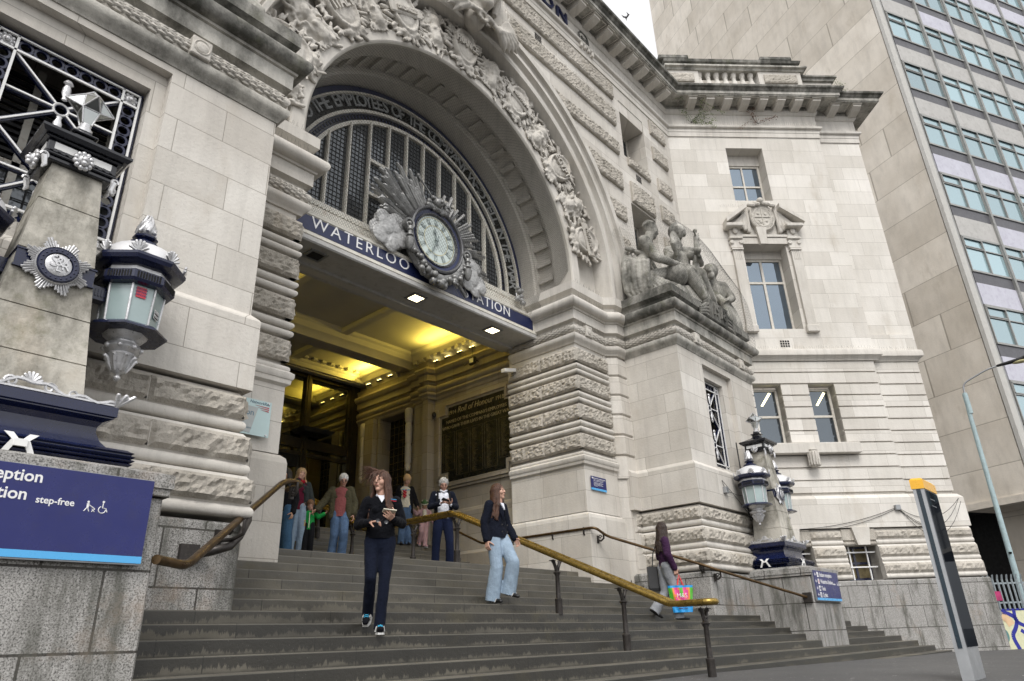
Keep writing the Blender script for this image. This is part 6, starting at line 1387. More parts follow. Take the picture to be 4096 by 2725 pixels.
def wallrail(name,label,pts,brs,r=.032,mat='bronze',rs=.15):
    t=thing(name,label,'handrail',pts[0]); a=MB(); a.tube(smooth_path(pts,rs,6),r,12); under(a.build('rail',mat,None,60),t)
    for p,n,sc_ in brs:     # p on the wall, n outward
        p=Vector(p);n=Vector(n).normalized(); b=MB(); s=n.cross(Vector((0,0,1)))
        b.hull([(p+s*x+n*d+Vector((0,0,z)))[:] for x in (-.04,.04) for d in (0,.035) for z in (-.20,-.02)])
        L=.13*sc_; b.tube([p+n*.03+Vector((0,0,-.14)),p+n*L*.6+Vector((0,0,-.15)),p+n*L+Vector((0,0,-.10)),p+n*L+Vector((0,0,.05))],[.025,.022,.022,.02],8)
        b.tube([p+n*(L*.5)+(n*math.cos(w)+Vector((0,0,1))*math.sin(w))*.045*(1-w/10)+Vector((0,0,-.06)) for w in [i*.5 for i in range(14)]],.013,6); b.ball((p+n*.04+Vector((0,0,-.11)))[:],.03,8,6); under(b.build('scroll_bracket','iron',None,50),t)
    return t
wallrail('wall_handrail','bronze wall handrail from the right pillar down to the right pedestal',[(13.88,15.6,3.5),(13.88,13.3,2.455),(13.88,9.62,2.43),(14.22,9.55,2.25),(15.7,8.02,1.56),(15.95,7.66,1.39),(18.06,6.50,.77)],[((14.03,12.2,2.42),(-1,0,0),1),((14.0,10.9,2.42),(-1,0,0),1),((14.0,9.95,2.42),(-1,0,0),1),((14.18,9.80,2.30),(0,-1,0),1.5),((15.88,8.02,1.56),(-1,0,0),1.2),((16.05,7.84,1.36),(0,-1,0),1.2)])
wallrail('wall_handrail','bronze wall handrail from the left pedestal up to the left pillar',[(2.60,6.32,.745),(3.02,6.66,.745),(5.52,9.42,2.30),(5.80,9.66,2.42),(6.12,9.80,2.42),(6.14,10.3,2.42)],[((3.85,7.84,1.30),(.25,-1,0),3.2),((5.9,9.78,2.36),(.25,-1,0),1)],r=.042)
b=MB(); b.tube([(3.62,7.84,1.0),(3.72,7.7,1.02),(3.9,7.6,1.08),(4.05,7.7,1.2),(4.22,7.85,1.42),(4.30,8.0,1.55)],[.05,.05,.045,.04,.035,.03],8); b.box(3.45,3.66,7.80,7.86,.9,1.1)
o=b.build('scroll_bracket','iron',None,50); under(o,bpy.data.objects['wall_handrail.001'])
b=MB(); b.box(18.02,18.1,6.40,6.60,.66,.88); o=b.build('end_plate','iron'); under(o,bpy.data.objects['wall_handrail'])
# pedestal end plate
# ================================================================ small signs and fittings
t=thing('glass_plaque','frosted glass station plaque on the left pillar','plaque',(5.1,9.8,3.3)); f=FAC(9.80)
a=MB(); a.box(4.60,5.42,0,.015,3.05,3.62,f); under(a.build('glass_sheet','frost'),t); a=MB(); a.prism([(4.62,3.08),(5.10,3.08),(5.20,3.50),(4.62,3.50)],.016,.02,f); under(a.build('grey_field','frostgrey'),t)
a=MB(); text(a,'Station',5.14,3.33,.135,f,.021,.001,align='RIGHT',bold=.006); text(a,'CCTV in operation',5.12,3.13,.045,f,.021,.001,align='RIGHT'); a.box(4.80,4.86,.02,.024,3.14,3.165,f); text(a,'NetworkRail',5.39,3.545,.065,f,.017,.001,align='RIGHT',bold=.01,shear=.2); under(a.build('lettering','slate'),t)
a=MB(); 
for k in range(3): a.hull([(5.14+.05*k,d,3.53-.03*k) for d in (.017,.021)]+[(5.38,d,3.53-.03*k) for d in (.017,.021)]+[(5.38,d,3.515-.03*k) for d in (.017,.021)],f)
under(a.build('red_stripe','red'),t)
a=MB()
for x,z in ((5.37,3.59),(5.37,3.08)): a.lathe([(0.001,.03),(.015,.03),(.017,.015)],12,(x,0,z),0,f,ax='y')
under(a.build('fixing_stud','silver',None,40),t)
t=thing('cctv_notice','small blue notice with white text on the right pillar front','sign',(14.6,9.78,3.57)); f=FAC(9.86)
a=MB(); a.box(14.20,14.85,0,.012,3.45,3.74,f); under(a.build('blue_panel','bluesign'),t); a=MB(); a.box(14.20,14.85,0,.0125,3.40,3.45,f); under(a.build('light_blue_band','skyblue'),t)
a=MB(); text(a,'24 hour CCTV recording in operation',14.56,3.675,.034,f,.014,.001,bold=.012,sx=.98)
for k,s_ in enumerate(('This video recording system is operated for the','purpose of security and safety management','The organisation responsible for this system','is Network Rail Infrastructure Limited','Further contact details can be found at the','station reception')): text(a,s_,14.30,3.645-.029*k-(.01 if k>1 else 0),.024,f,.014,.001,align='LEFT',res=1,sx=.95,bold=.006)
a.hull([(14.22,d,3.70) for d in (.013,.016)]+[(14.25,d,3.72) for d in (.013,.016)]+[(14.30,d,3.69) for d in (.013,.016)]+[(14.28,d,3.67) for d in (.013,.016)],f); under(a.build('lettering','signwhite'),t)
t=thing('junction_box','grey cable box with looping cables above the basement windows','box',Wg((14.0,.1,3.6)))
a=MB(); a.box(13.93,14.1,.16,.28,3.55,3.72,Wg,ch=.01); under(a.build('housing','grey'),t)
a=MB()
def sag(u0,z0,u1,z1,dr,n=10): return [(u0+(u1-u0)*i/n,.19,z0+(z1-z0)*i/n-dr*4*(i/n)*(1-i/n)) for i in range(n+1)]
for q in ((9.6,3.05,13.93,3.62,.22),(9.6,3.05,13.93,3.58,.3),(14.1,3.6,16.2,3.9,.45),(14.1,3.58,16.2,3.9,.75),(14.1,3.57,16.25,3.8,.95),(14.05,3.55,15.0,2.9,.0)): a.tube(sag(*q),.008,4,0,Wg)
under(a.build('cable','cable'),t)
t=thing('junction_box','small grey cable box on the right block beside the hanging lantern','box',(17.6,8.0,3.5)); a=MB(); a.box(17.45,17.62,.1,.2,3.42,3.58,FAC(8.05),ch=.01); under(a.build('housing','grey'),t)
a=MB(); a.tube([(17.5,.13,3.58),(17.42,.13,3.75),(18.2,.13,3.35),(19.1,.13,2.85)],.008,4,0,FAC(8.05)); a.tube([(17.62,.13,3.5),(18.2,.13,3.46),(18.9,.13,3.5)],.007,4,0,FAC(8.05)); a.tube([(18.72,.13,5.),(18.74,.13,3.5),(18.9,.13,2.55)],.018,6,0,FAC(8.05)); under(a.build('cable','cable'),t)
# plants rooted in the masonry
def plant(label,c,n,L,f,seed,hang=0,col='leaf'):
    t=thing('wall_plant',label,'plant',f((c[0],c[1],c[2]))); rq=random.Random(seed); a=MB(); b=MB()
    for i in range(n):
        p=Vector(c); an=rq.uniform(.3,2.8) if not hang else rq.uniform(-2.6,2.6); pts=[p]; 
        for k in range(5):
            p=p+Vector((math.cos(an)*L/5,.03*rq.random(),math.sin(an)*L/5-(.03 if hang else .01)*k)); an+=rq.uniform(-.5,.5); pts.append(p)
        a.tube(pts,[.008,.007,.006,.005,.004,.003],4,0,f)
        for k in range(26):
            q=pts[rq.randrange(1,6)]+Vector([rq.uniform(-.07,.07) for _ in range(3)]); w=rq.uniform(0,6.3); l=rq.uniform(.035,.07)
            d=Vector((math.cos(w),rq.uniform(-.4,.4),math.sin(w))); s_=Vector((-d.z,.3,d.x)); b.add([q,q+d*l*.5+s_*l*.3,q+d*l,q+d*l*.5-s_*l*.3],[(0,1,2,3)],0,f)
    under(a.build('stem','iron'),t); under(b.build('foliage',col,None,None,False),t)
M['leafred']=plain('reddish_leaf',(.16,.085,.05),.6,var=.5,nscale=20)
plant('yellow green weed hanging from the cornice corner beside the first wing modillion',(9.65,.6,20.3),7,1.0,Wg,3,1)
plant('straggling green weed growing from the frieze ledge below the cornice corner',(9.35,.15,19.45),9,1.0,Wg,5,1)
plant('thin bare weed on the frieze ledge at the middle of the wing',(12.2,.15,19.45),6,.9,Wg,8,0,'leafred')
plant('small sapling on the far right end of the cornice top',(15.6,.5,20.9),5,.7,Wg,9)
# bird spikes along ledges
a=MB(); rq=random.Random(2)
def spikes(f,u0,u1,d,z,dn,step=.055):
    u=u0
    while u<u1: a.tube([(u,d,z),(u+rq.uniform(-.03,.03),d+rq.uniform(-.06,.06),z+.13)],.0022,3,0,f,cap=False); u+=step
spikes(FAC(9.95),14.1,15.4,.12,9.1,0); spikes(FAC(9.95),4.6,5.6,.12,9.1,0); spikes(Wg,9.2,14.7,.12,9.29,0,.07); spikes(Wg,14.8,16.3,-.02,9.29,0,.07); spikes(Wg,10.7,12.2,-.1,10.0,0,.06); spikes(Wg,9.0,14.7,.12,19.42,0,.09); spikes(FAC(9.95),12.,21.5,.12,19.42,0,.1)
spikes(FAC(9.95),14.1,15.4,.2,8.62,0); spikes(FAC(9.95),4.6,5.6,.2,8.62,0); spikes(FAC(9.95),14.1,15.4,.12,7.86,0); spikes(Wg,9.9,10.9,.3,15.2,0)
o=a.build('bird_spikes','net'); tag(o,'thin wire bird spikes along the building ledges','spikes',kind='stuff')
# bird in the sky
BP=Vector((27.2,13.84,33.06)); t=thing('flying_bird','small dark bird high in the gap of white sky beside the cornice','bird',BP)
m=MB(); q=lambda x,y,z:BP+Vector((.66,-.75,0))*x+Vector((-.3,-.2,.93))*y+Vector((.5,.5,.4))*z
m.cone2(q(-.05,-.06,0),q(.10,.10,0),.045,.03); m.ball(q(.14,.15,0)[:],.035,7,5)
for s_ in (-1,1): m.tube([q(0,0,0),q(.10*s_+.0,.16,0),q(.10*s_-.10,.33,0)] if s_>0 else [q(0,0,0),q(-.18,.02,0),q(-.30,.16,0)],[.05,.045,.006],6)
m.cone2(q(-.05,-.06,0),q(-.02,-.2,0),.03,.012); M['bird']=plain('dark_feathers',(.03,.03,.032),.7); under(remeshed(m,'body','bird',.012,smooth=1),t)
# ================================================================ people
def skinm(n,c): return plain(n,c,.5,var=.07,nscale=14,spec=.4)
M['skin']=skinm('light_skin',(.52,.31,.23)); M['skin2']=skinm('ruddy_skin',(.44,.25,.185)); M['skin3']=skinm('warm_skin',(.50,.30,.20))
M['eye']=plain('dark_eye',(.02,.015,.012),.2); M['brow']=plain('dark_brow',(.07,.04,.025),.8); M['lip']=plain('lip',(.36,.12,.10),.5)
def cloth(n,c,ns=30,var=.18,rough=.85,knit=False):
    m,nt,b=newmat(n); g=G(nt); p=g.pos(); f=g.ramp(g.noise(p,6,5,.6),[(.3,0.),(.7,1.)]); col=g.mix(f,tuple(x*(1-var) for x in c),tuple(min(1,x*(1+var)) for x in c))
    g.l(col,b.inputs['Base Color']); b.inputs['Roughness'].default_value=rough; b.inputs['Sheen Weight'].default_value=.03; b.inputs['Specular IOR Level'].default_value=.12
    g.l(g.bump(g.noise(g.scale(p,(1,1,.35)) if knit else p,ns,3,.6),.5,.02),b.inputs['Normal']); return m
M['navyknit']=cloth('black_navy_knit',(.004,.0045,.007)); M['navytrs']=cloth('navy_cotton',(.007,.010,.022)); M['jeanlight']=cloth('pale_denim',(.27,.35,.44),var=.2); M['jeanmid']=cloth('mid_blue_denim',(.085,.14,.24),var=.35); M['jeangrey']=cloth('grey_denim',(.27,.28,.30),var=.25); M['jeandark']=cloth('dark_blue_denim',(.05,.11,.19),var=.3)
M['blazer']=cloth('navy_blazer',(.006,.008,.016)); M['suit']=cloth('navy_trouser',(.009,.014,.038)); M['shirt']=cloth('white_shirt',(.70,.72,.78),var=.05); M['olive']=cloth('olive_jacket',(.060,.055,.032),var=.25); M['rose']=cloth('dusty_rose_knit',(.22,.07,.07),knit=True); M['green']=cloth('bright_green_raincoat',(.015,.30,.06),rough=.5); M['blackcl']=cloth('black_cloth',(.010,.010,.012)); M['maroon']=cloth('maroon_knit',(.11,.012,.03)); M['greycoat']=cloth('dark_grey_coat',(.035,.042,.042)); M['redscarf']=cloth('red_scarf',(.34,.015,.03)); M['plum']=cloth('plum_jumper',(.045,.018,.05)); M['pinkcl']=cloth('pale_pink_cloth',(.46,.29,.30)); M['creamcl']=cloth('cream_fleece',(.62,.58,.48)); M['frog']=cloth('frog_green_knit',(.06,.12,.045)); M['beige']=cloth('beige_knit',(.48,.33,.19)); M['leather']=plain('black_leather',(.012,.012,.013),.4); M['sole']=plain('white_sole',(.65,.65,.64),.5); M['lace']=plain('blue_lace',(.05,.42,.68),.5); M['pinkshoe']=plain('pink_shoe',(.55,.33,.36),.5)
def hairm(n,c): 
    m,nt,b=newmat(n); g=G(nt); p=g.pos(); col=g.mix(g.ramp(g.noise(g.scale(p,(24,24,3)),3.,5,.7),[(.3,0.),(.75,1.)]),tuple(x*.35 for x in c),tuple(x*1.5 for x in c)); g.l(col,b.inputs['Base Color']); b.inputs['Roughness'].default_value=.42
    g.l(g.bump(g.noise(g.scale(p,(50,50,6)),3.,3,.7),.7,.02),b.inputs['Normal']); return m
M['hbrown']=hairm('chestnut_hair',(.085,.035,.018)); M['hdark']=hairm('dark_brown_hair',(.035,.018,.012)); M['hgrey']=hairm('grey_hair',(.42,.41,.39)); M['hsilver']=hairm('white_hair',(.60,.59,.57)); M['hblond']=hairm('blond_hair',(.50,.33,.17)); M['hginger']=hairm('light_brown_hair',(.22,.11,.05)); M['hblack']=hairm('black_hair',(.012,.010,.010))
def seg(pts,rs,k=3):      # refine a joint chain with rounded bends
    return pts,rs
class Pn:
    """a person: joints in local metres (x right, y forward, z up) for a 1.75 m figure, scaled by S"""
    def __init__(s,label,pos,yaw,S,J,skin='skin',lod=1.,cat='person',group=None,female=True):
        s.S=S; s.pos=Vector(pos); s.yaw=R(yaw); s.t=thing('person',label,cat,pos,group); s.lod=lod; s.skin=skin; s.female=female
        w=.155 if female else .178
        D=dict(head=(0,.03,1.605),neck=(0,-.01,1.46),chest=(0,0,1.27),pelvis=(0,0,.97),sR=(w,-.01,1.415),sL=(-w,-.01,1.415),eR=(w+.045,-.03,1.13),eL=(-w-.045,-.03,1.13),wR=(w+.05,.05,.87),wL=(-w-.05,.05,.87),hR=(.08,0,.94),hL=(-.08,0,.94),kR=(.10,.03,.51),kL=(-.10,.03,.51),aR=(.105,-.02,.10),aL=(-.105,-.02,.10),tR=(.12,.13,.035),tL=(-.12,.13,.035))
        D.update(J); s.J=D
        c,sn=math.cos(s.yaw),math.sin(s.yaw); s.f=Vector((c,sn,0)); s.r=Vector((sn,-c,0))
    def W(s,p): p=s.J[p] if isinstance(p,str) else p; return s.pos+(s.r*p[0]+s.f*p[1]+Vector((0,0,1))*p[2])*s.S
    def D(s,v): return s.r*v[0]+s.f*v[1]+Vector((0,0,1))*v[2]
    def loc(s,W_): d=(W_-s.pos)/s.S; return (d.dot(s.r),d.dot(s.f),d.z)
    def put(s,mb,n,mt,vx,**k): o=remeshed(mb,n,mt,vx*s.lod*s.S,**k); return under(o,s.t)
    def torsocut(s,hem):
        # trims the hem round the body only, leaving hanging sleeves whole
        def fn(bm):
            c=s.W((0,0,hem)); zc=c.z; rd=.185*s.S
            arm=[s.W('wR'),s.W('wL')]
            vs=[v for v in bm.verts if v.co.z<zc and (v.co-Vector((s.W('pelvis').x,s.W('pelvis').y,v.co.z))).length<rd and min((v.co-a).length for a in arm)>.10*s.S]
            bmesh.ops.delete(bm,geom=vs,context='VERTS')
        return fn
    def coat(s,mt,name,hem,back=.15,front=.055,fx=.115,sl=(.068,.060,.050),neck=1.42,wob=.006,yb=-.035,fy=.035,flare=1.):
        S=s.S; m=MB(); w=s.W; m.cone2(w((0,yb,1.34)),w((0,yb,1.08)),back*S,back*1.02*S,18,flat=.55,side=s.r); m.cone2(w((0,yb,1.08)),w((0,yb,hem)),back*1.02*S,back*1.12*flare*S,18,flat=.55,side=s.r)
        for k,q in ((1,'R'),(-1,'L')):
            m.cone2(w((k*fx,fy,1.33)),w((k*(fx+.02*flare),fy+.005,hem)),front*S,front*1.12*S,12,flat=.9); a,e,h=[Vector(s.J[x+q]) for x in 'sew']; m.cone2(w((k*.06,-.01,neck)),w(a-Vector((0,0,.005))),.055*S,.062*S,12)
            m.cone2(w((k*.055,.045,neck+.02)),w((k*.075,.075,1.25)),.024*S,.03*S,8); chain(m,[w(a),w(a.lerp(e,.5)),w(e),w(e.lerp(h,.9))],[sl[0]*S,(sl[0]+sl[1])/2*S,sl[1]*S,sl[2]*S],12)
        return s.put(m,name,mt,.0105,smooth=2,wob=wob*S,wscale=7.,wob2=wob*.4*S,cuts=[s.torsocut(hem-.02)])
    def cutter(s,p,n):
        co=s.W(p); no=s.D(n)
        return lambda bm: bmesh.ops.bisect_plane(bm,geom=bm.verts[:]+bm.edges[:]+bm.faces[:],plane_co=co,plane_no=no,clear_outer=True)
    def raw(s,mb,n,mt,sm=60): return under(mb.build(n,mt,None,sm),s.t)
    def body(s,face=(0,1,0),up=(0,0,1),hh=.245,hands=None,headc=None,ears=True):
        S=s.S; m=MB(); w=s.W; s.hh=hh*S; s.fd=s.D(face).normalized(); s.up=s.D(up); s.hc=w('head')
        m.cone2(w('neck'),s.hc-Vector((0,0,.05*S)),.055*S,.052*S,12); m.cone2(w('pelvis'),w('chest'),.12*S,.13*S,12,flat=.65,side=s.r); m.cone2(w('sR')-Vector((0,0,.03*S)),w('sL')-Vector((0,0,.03*S)),.035*S,.035*S); m.cone2(w('chest'),w('neck'),.12*S,.055*S,12,flat=.7,side=s.r)
        for q in 'RL':
            chain(m,[w('s'+q),w('e'+q),w('w'+q)],[.036*S,.033*S,.025*S]); chain(m,[w('h'+q),w('k'+q),w('a'+q)],[.075*S,.05*S,.030*S])
        o=remeshed(m,'body',s.skin,.014*s.lod*S,smooth=2); ex=[]
        m=MB(); head_shapes(m,s.hc,s.fd,s.up,s.hh,s.female,ears); ex.append(remeshed(m,'h',s.skin,.0065*s.lod*S,smooth=2,fac=.35))
        for q in 'RL':
            hd=(hands or {}).get(q,{}); wr=w('w'+q); dr=(wr-w('e'+q)).normalized() if 'd' not in hd else s.D(hd['d']); n=s.D(hd.get('n',(-1 if q=='R' else 1,0,0)))
            m=MB(); th=1 if q=='R' else -1; d_=Vector(dr).normalized(); nn=(n-d_*n.dot(d_)).normalized(); want=s.D(hd.get('thumb',(0,1,0))); th=1 if d_.cross(nn).dot(want)>0 else -1
            hand_shapes(m,wr,dr,n,.185*S*hd.get('s',1.),hd.get('curl',.45),th,hd.get('spread',.12)); ex.append(remeshed(m,'h',s.skin,.0048*s.lod*S,smooth=1,fac=.3))
        joinobj(o,ex); under(o,s.t)
        # eyes, brows, lips
        T=frame(s.fd,s.up); h=s.hh; q=lambda x,y,z:T(x*h,y*h,z*h,s.hc)
        e=MB(); 
        for k in (-1,1): e.ball(q(k*.135,.352,.045)[:],.030*h,8,6)
        s.raw(e,'eyes','eye'); e=MB()
        for k in (-1,1): e.tube([q(k*.06,.372,.125),q(k*.14,.362,.155),q(k*.225,.30,.125)],[.014*h,.017*h,.008*h],5)
        s.raw(e,'eyebrows','brow'); e=MB(); e.tube([q(-.075,.352,-.228),q(0,.385,-.222),q(.075,.352,-.228)],[.012*h,.024*h,.012*h],6); s.raw(e,'lips','lip'); s.hq=q; s.h=h
        return o
    def trousers(s,mt,r=(.098,.086,.068,.060),name='trousers',hem=None,wob=.006,waist=.108,top=1.0):
        S=s.S; m=MB(); w=s.W; P=s.J['pelvis']; m.cone2(w((P[0],P[1],top-.06)),w((P[0],P[1],.93)),waist*S*1.1,waist*1.25*S,16,flat=.72,side=s.r)
        for q in 'RL':
            h,k,a=[Vector(s.J[x+q]) for x in 'hka']; e=k+(a-k)*(1.0 if hem is None else hem)+(Vector((0,0,-.03)) if hem is None else Vector((0,0,0)))
            e=e+(e-k).normalized()*.05; chain(m,[w(h),w(h.lerp(k,.5)),w(k),w(k.lerp(e,.5)),w(e)],[(r[0])*S,r[1]*S,r[2]*S,(r[2]+r[3])/2*S,r[3]*S],14)
            n_=MB()
        def legcut(bm):
            for q in 'RL':
                k,a=Vector(s.J['k'+q]),Vector(s.J['a'+q]); d=(a-k).normalized(); e=s.W(tuple(a+d*.045)); dd=s.D(tuple(d)).normalized(); ax=s.W(tuple(a))
                near=[v for v in bm.verts if (v.co-ax).length<.20*S and (v.co-ax-dd*(v.co-ax).dot(dd)).length<.13*S]; ns=set(near)
                fs=[f for f in bm.faces if all(v in ns for v in f.verts)]; es={e_ for f in fs for e_ in f.edges}; vs={v for f in fs for v in f.verts}
                bmesh.ops.bisect_plane(bm,geom=list(vs)+list(es)+fs,plane_co=e,plane_no=dd,clear_outer=True)
        return s.put(m,name,mt,.0105,smooth=2,wob=wob*.7*S,wscale=6.,strz=.45,wob2=wob*.22*S,cuts=[legcut,s.cutter((0,0,top+.02),(0,0,1))])
    def shoes(s,mt='leather',sole=None,L=.27,stripe=None,laces=None):
        S=s.S
        for q in 'RL':
            a=Vector(s.J['a'+q]); t_=Vector(s.J['t'+q]); d=(t_-a); d=Vector((d.x,d.y,d.z+.055)); d.normalize(); up=Vector((0,0,1)); up=(up-d*up.dot(d)).normalized(); sd=d.cross(up)
            heel=a-d*.035-up*.055; toe=heel+d*(L-.06); w=lambda p:s.W(tuple(p)); m=MB()
            m.cone2(w(heel+up*.012),w(heel+d*(L*.45)+up*.012),.036*S,.043*S,12,flat=.8,side=s.D(sd)); m.cone2(w(heel+d*(L*.45)+up*.012),w(toe+up*.006),.043*S,.034*S,12,flat=.75,side=s.D(sd)); m.cone2(w(a+up*.0),w(heel+d*(L*.4)+up*.028),.042*S,.034*S,12)
            o=s.put(m,'shoe',mt,.0075,smooth=1)
            if sole:
                b=MB(); b.hull([w(heel+d*x+sd*y-up*z) for x,y in ((-.03,.02),(-.03,-.02),(.02,.042),(.02,-.042),(L*.55,.046),(L*.55,-.046),(L*.8,.028),(L*.8,-.028)) for z in (.022,.042)]); b2=b.build('sole',sole); b2.parent=o; bpy.context.view_layer.update(); b2.matrix_parent_inverse=o.matrix_world.inverted()
            if stripe:
                b=MB()
                for k in range(3): 
                    for e_ in (-1,1): x=.075+.03*k; b.tube([w(heel+d*(x+.02)+sd*e_*.036+up*.040),w(heel+d*x+sd*e_*.047-up*.012)],.006*S,5)
                b2=b.build('side_stripe',stripe); b2.parent=o; b2.matrix_parent_inverse=o.matrix_world.inverted()
            if laces:
                b=MB()
                for k in range(4): x=.085+.022*k; b.tube([w(heel+d*x-sd*.024+up*(.058-.35*(x-.085))),w(heel+d*x+up*(.068-.35*(x-.085))),w(heel+d*x+sd*.024+up*(.058-.35*(x-.085)))],.0045*S,5)
                b2=b.build('lace',laces); b2.parent=o; b2.matrix_parent_inverse=o.matrix_world.inverted()
    def top(s,mt,name='jumper',hem=.90,chestw=.14,waistw=.13,hipw=.16,flat=.68,sl=(.060,.050,.040),cuff=.97,wob=.005,yo=0.,neckr=.065,open_=0.,shr=.060,collar=True):
        S=s.S; m=MB(); w=s.W; C=Vector(s.J['chest']); P=Vector(s.J['pelvis']); N=Vector(s.J['neck']); kx=dict(flat=flat,side=s.r)
        m.cone2(w(C+Vector((0,yo,.07))),w(C+Vector((0,yo,-.08))),chestw*S,(chestw*.5+waistw*.5)*S,18,**kx); m.cone2(w(C+Vector((0,yo,-.08))),w((P.x,P.y+yo,hem+.08)),waistw*S,hipw*S,18,**kx); m.cone2(w((P.x,P.y+yo,hem+.10)),w((P.x,P.y+yo,hem-.02)),hipw*S,hipw*1.04*S,18,**kx)
        sR,sL=Vector(s.J['sR']),Vector(s.J['sL']); m.cone2(w(sR*.82+N*.18-Vector((0,0,.03))),w(sL*.82+N*.18-Vector((0,0,.03))),shr*S,shr*S,12); m.cone2(w(N+Vector((0,0,-.07))),w(N+Vector((0,0,-.02))),(neckr+.02)*S,neckr*S,12)
        if s.female:
            for k in (-1,1): m.ball(w(C+Vector((k*.060,.055+yo,.02)))[:],.052*S,10,8)
        for q in 'RL':
            a,e,h=[Vector(s.J[x+q]) for x in 'sew']; chain(m,[w(a-Vector((0,0,.012))),w(a.lerp(e,.5)),w(e),w(e.lerp(h,cuff))],[sl[0]*S,(sl[0]*.45+sl[1]*.55)*S,sl[1]*S,sl[2]*S],13)
        return s.put(m,name,mt,.0105,smooth=2,wob=wob*S,wscale=8.,wob2=wob*.4*S,cuts=[s.cutter((0,0,hem),(0,0,-1))] if min(s.J['wR'][2],s.J['wL'][2])>hem+.02 else [s.torsocut(hem)])
    def hair(s,mt,style='short',seed=1,wind=None,L=.42,vx=.0085):
        q=s.hq;h=s.h; m=MB(); rq=random.Random(seed)
        m.ball(q(0,-.075,.155)[:],.40*h,18,12); m.ball(q(0,-.16,.04)[:],.37*h,14,10)
        if style=='short':
            for k in range(70):
                a=rq.uniform(0,2*PI); e=rq.uniform(.15,1.5); p=Vector((.36*math.cos(a)*math.cos(e),-.09+.42*math.sin(a)*math.cos(e),.14+.41*math.sin(e)))
                if p.y>.20 and p.z<.34: continue
                m.cone2(q(*p),q(p.x*1.1,p.y*1.1-.03,p.z+.0),.055*h,.03*h,6)
            for k in (-1,1): m.cone2(q(k*.31,-.06,.12),q(k*.30,-.10,-.12),.07*h,.05*h,7); m.cone2(q(k*.16,-.32,-.05),q(k*.14,-.30,-.25),.14*h,.09*h,7)
        else:
            for k in range(120):
                a=R(rq.uniform(-212,32)); x=.34*math.cos(a); y=-.08+.40*math.sin(a)
                if y>.13: continue
                st=q(x*.6,y*.6+.03,.47); md=q(x*1.05,y*1.02,.12); en=q(x*1.12,y*1.06-.02,-.42); l=L*(.82+.3*rq.random()); c=rq.uniform(-.018,.018); wv=lambda f_:s.D((math.sin(f_*9+k)*.022,math.cos(f_*8+k*1.7)*.018,0))*s.S*(.6 if s.female else .2)
                tail=en+Vector((0,0,-1))*(l*s.S-.30*h)+s.D((x*.30+c,(y-.1)*.16+c,0))*s.S*.5
                m.tube([st,md+wv(.2)*.5,en+wv(.5)*.8,en.lerp(tail,.3)+wv(.7),en.lerp(tail,.65)+wv(.95)*1.2,tail+wv(1.2)*1.4],[.05*h,.058*h,.052*h,.046*h,.038*h,.006*h],6)
        return s.put(m,'hair',mt,vx,smooth=1,wob=.006*s.S,wscale=30.,strz=.25)
def phone(label,p,d,up,S,mt='blacksoft',L=.145,back=None):
    d=Vector(d).normalized(); u=Vector(up); u=(u-d*u.dot(d)).normalized(); n=d.cross(u); t=thing('mobile_phone',label,'phone',p); a=MB(); T=lambda x,y,z:(Vector(p)+u*x*S+n*y*S+d*z*S)[:]
    a.hull([T(x,y,z) for x in (-L/2,L/2) for y in (-.036,.036) for z in (-.005,.005)]); under(a.build('case',mt),t); a=MB(); a.hull([T(x,y,z) for x in (-L/2+.006,L/2-.006) for y in (-.032,.032) for z in (.005,.006)]); under(a.build('screen','monoglass'),t); return t
# ---- 1. woman in front: navy V-neck, hair blown sideways, sunglasses in hand
p=Pn('woman in black V-neck jumper in front, long brown hair blown sideways',(5.66,7.20,.127),-128,1.135,dict(head=(.02,.045,1.62),neck=(.0,.0,1.47),chest=(0,0,1.28),pelvis=(.0,0,.99),sR=(.158,.0,1.41),sL=(-.158,.0,1.415),eR=(.245,-.03,1.15),eL=(-.235,-.03,1.16),wR=(.125,.19,1.14),wL=(-.13,.20,1.17),hR=(.085,0,.96),hL=(-.085,0,.96),kR=(.085,.08,.58),kL=(-.06,.05,.55),aR=(.10,-.20,.26),aL=(-.03,.02,.105),tR=(.12,-.06,.135),tL=(-.04,.16,.05)))
p.body(face=(.52,.85,.0),hands=dict(R=dict(d=(-.85,.45,.05),n=(0,-.2,-1),curl=.65,thumb=(0,.5,1)),L=dict(d=(.45,.75,.25),n=(.5,-.3,.6),curl=.45,thumb=(.6,.3,.8),spread=.3)))
p.trousers('navytrs',r=(.093,.080,.062,.060),top=1.08); p.shoes('navyknit','sole',stripe='sole',laces='lace')
j=p.top('navyknit','jumper',hem=.985,sl=(.062,.058,.044),hipw=.158,waistw=.138,chestw=.142)
m=MB(); m.hull([p.W(x) for x in ((-.05,.082,1.455),(.05,.082,1.455),(0,.118,1.37),(-.05,.06,1.455),(.05,.06,1.455),(0,.10,1.37))]); m.cone2(p.W((-.05,.05,1.46)),p.W((.05,.05,1.46)),.022,.022); p.raw(m,'white_t_shirt','shirt')
m=MB()
for k in range(4): m.tube([p.W((-.10-.012*k,.155,1.385-.004*k)),p.W((-.13-.01*k,.145,1.378))],.004,5)
p.raw(m,'chest_badge','red'); m=MB(); m.tube([p.W((-.10,.155,1.398)),p.W((-.16,.135,1.395))],.004,5); p.raw(m,'chest_badge_line','skyblue')
p.hair('hbrown','long',3,wind=((.55,-.05,.30),.0),L=.42)
m=MB(); rq=random.Random(8); q=p.hq;h=p.h        # wind-lifted locks
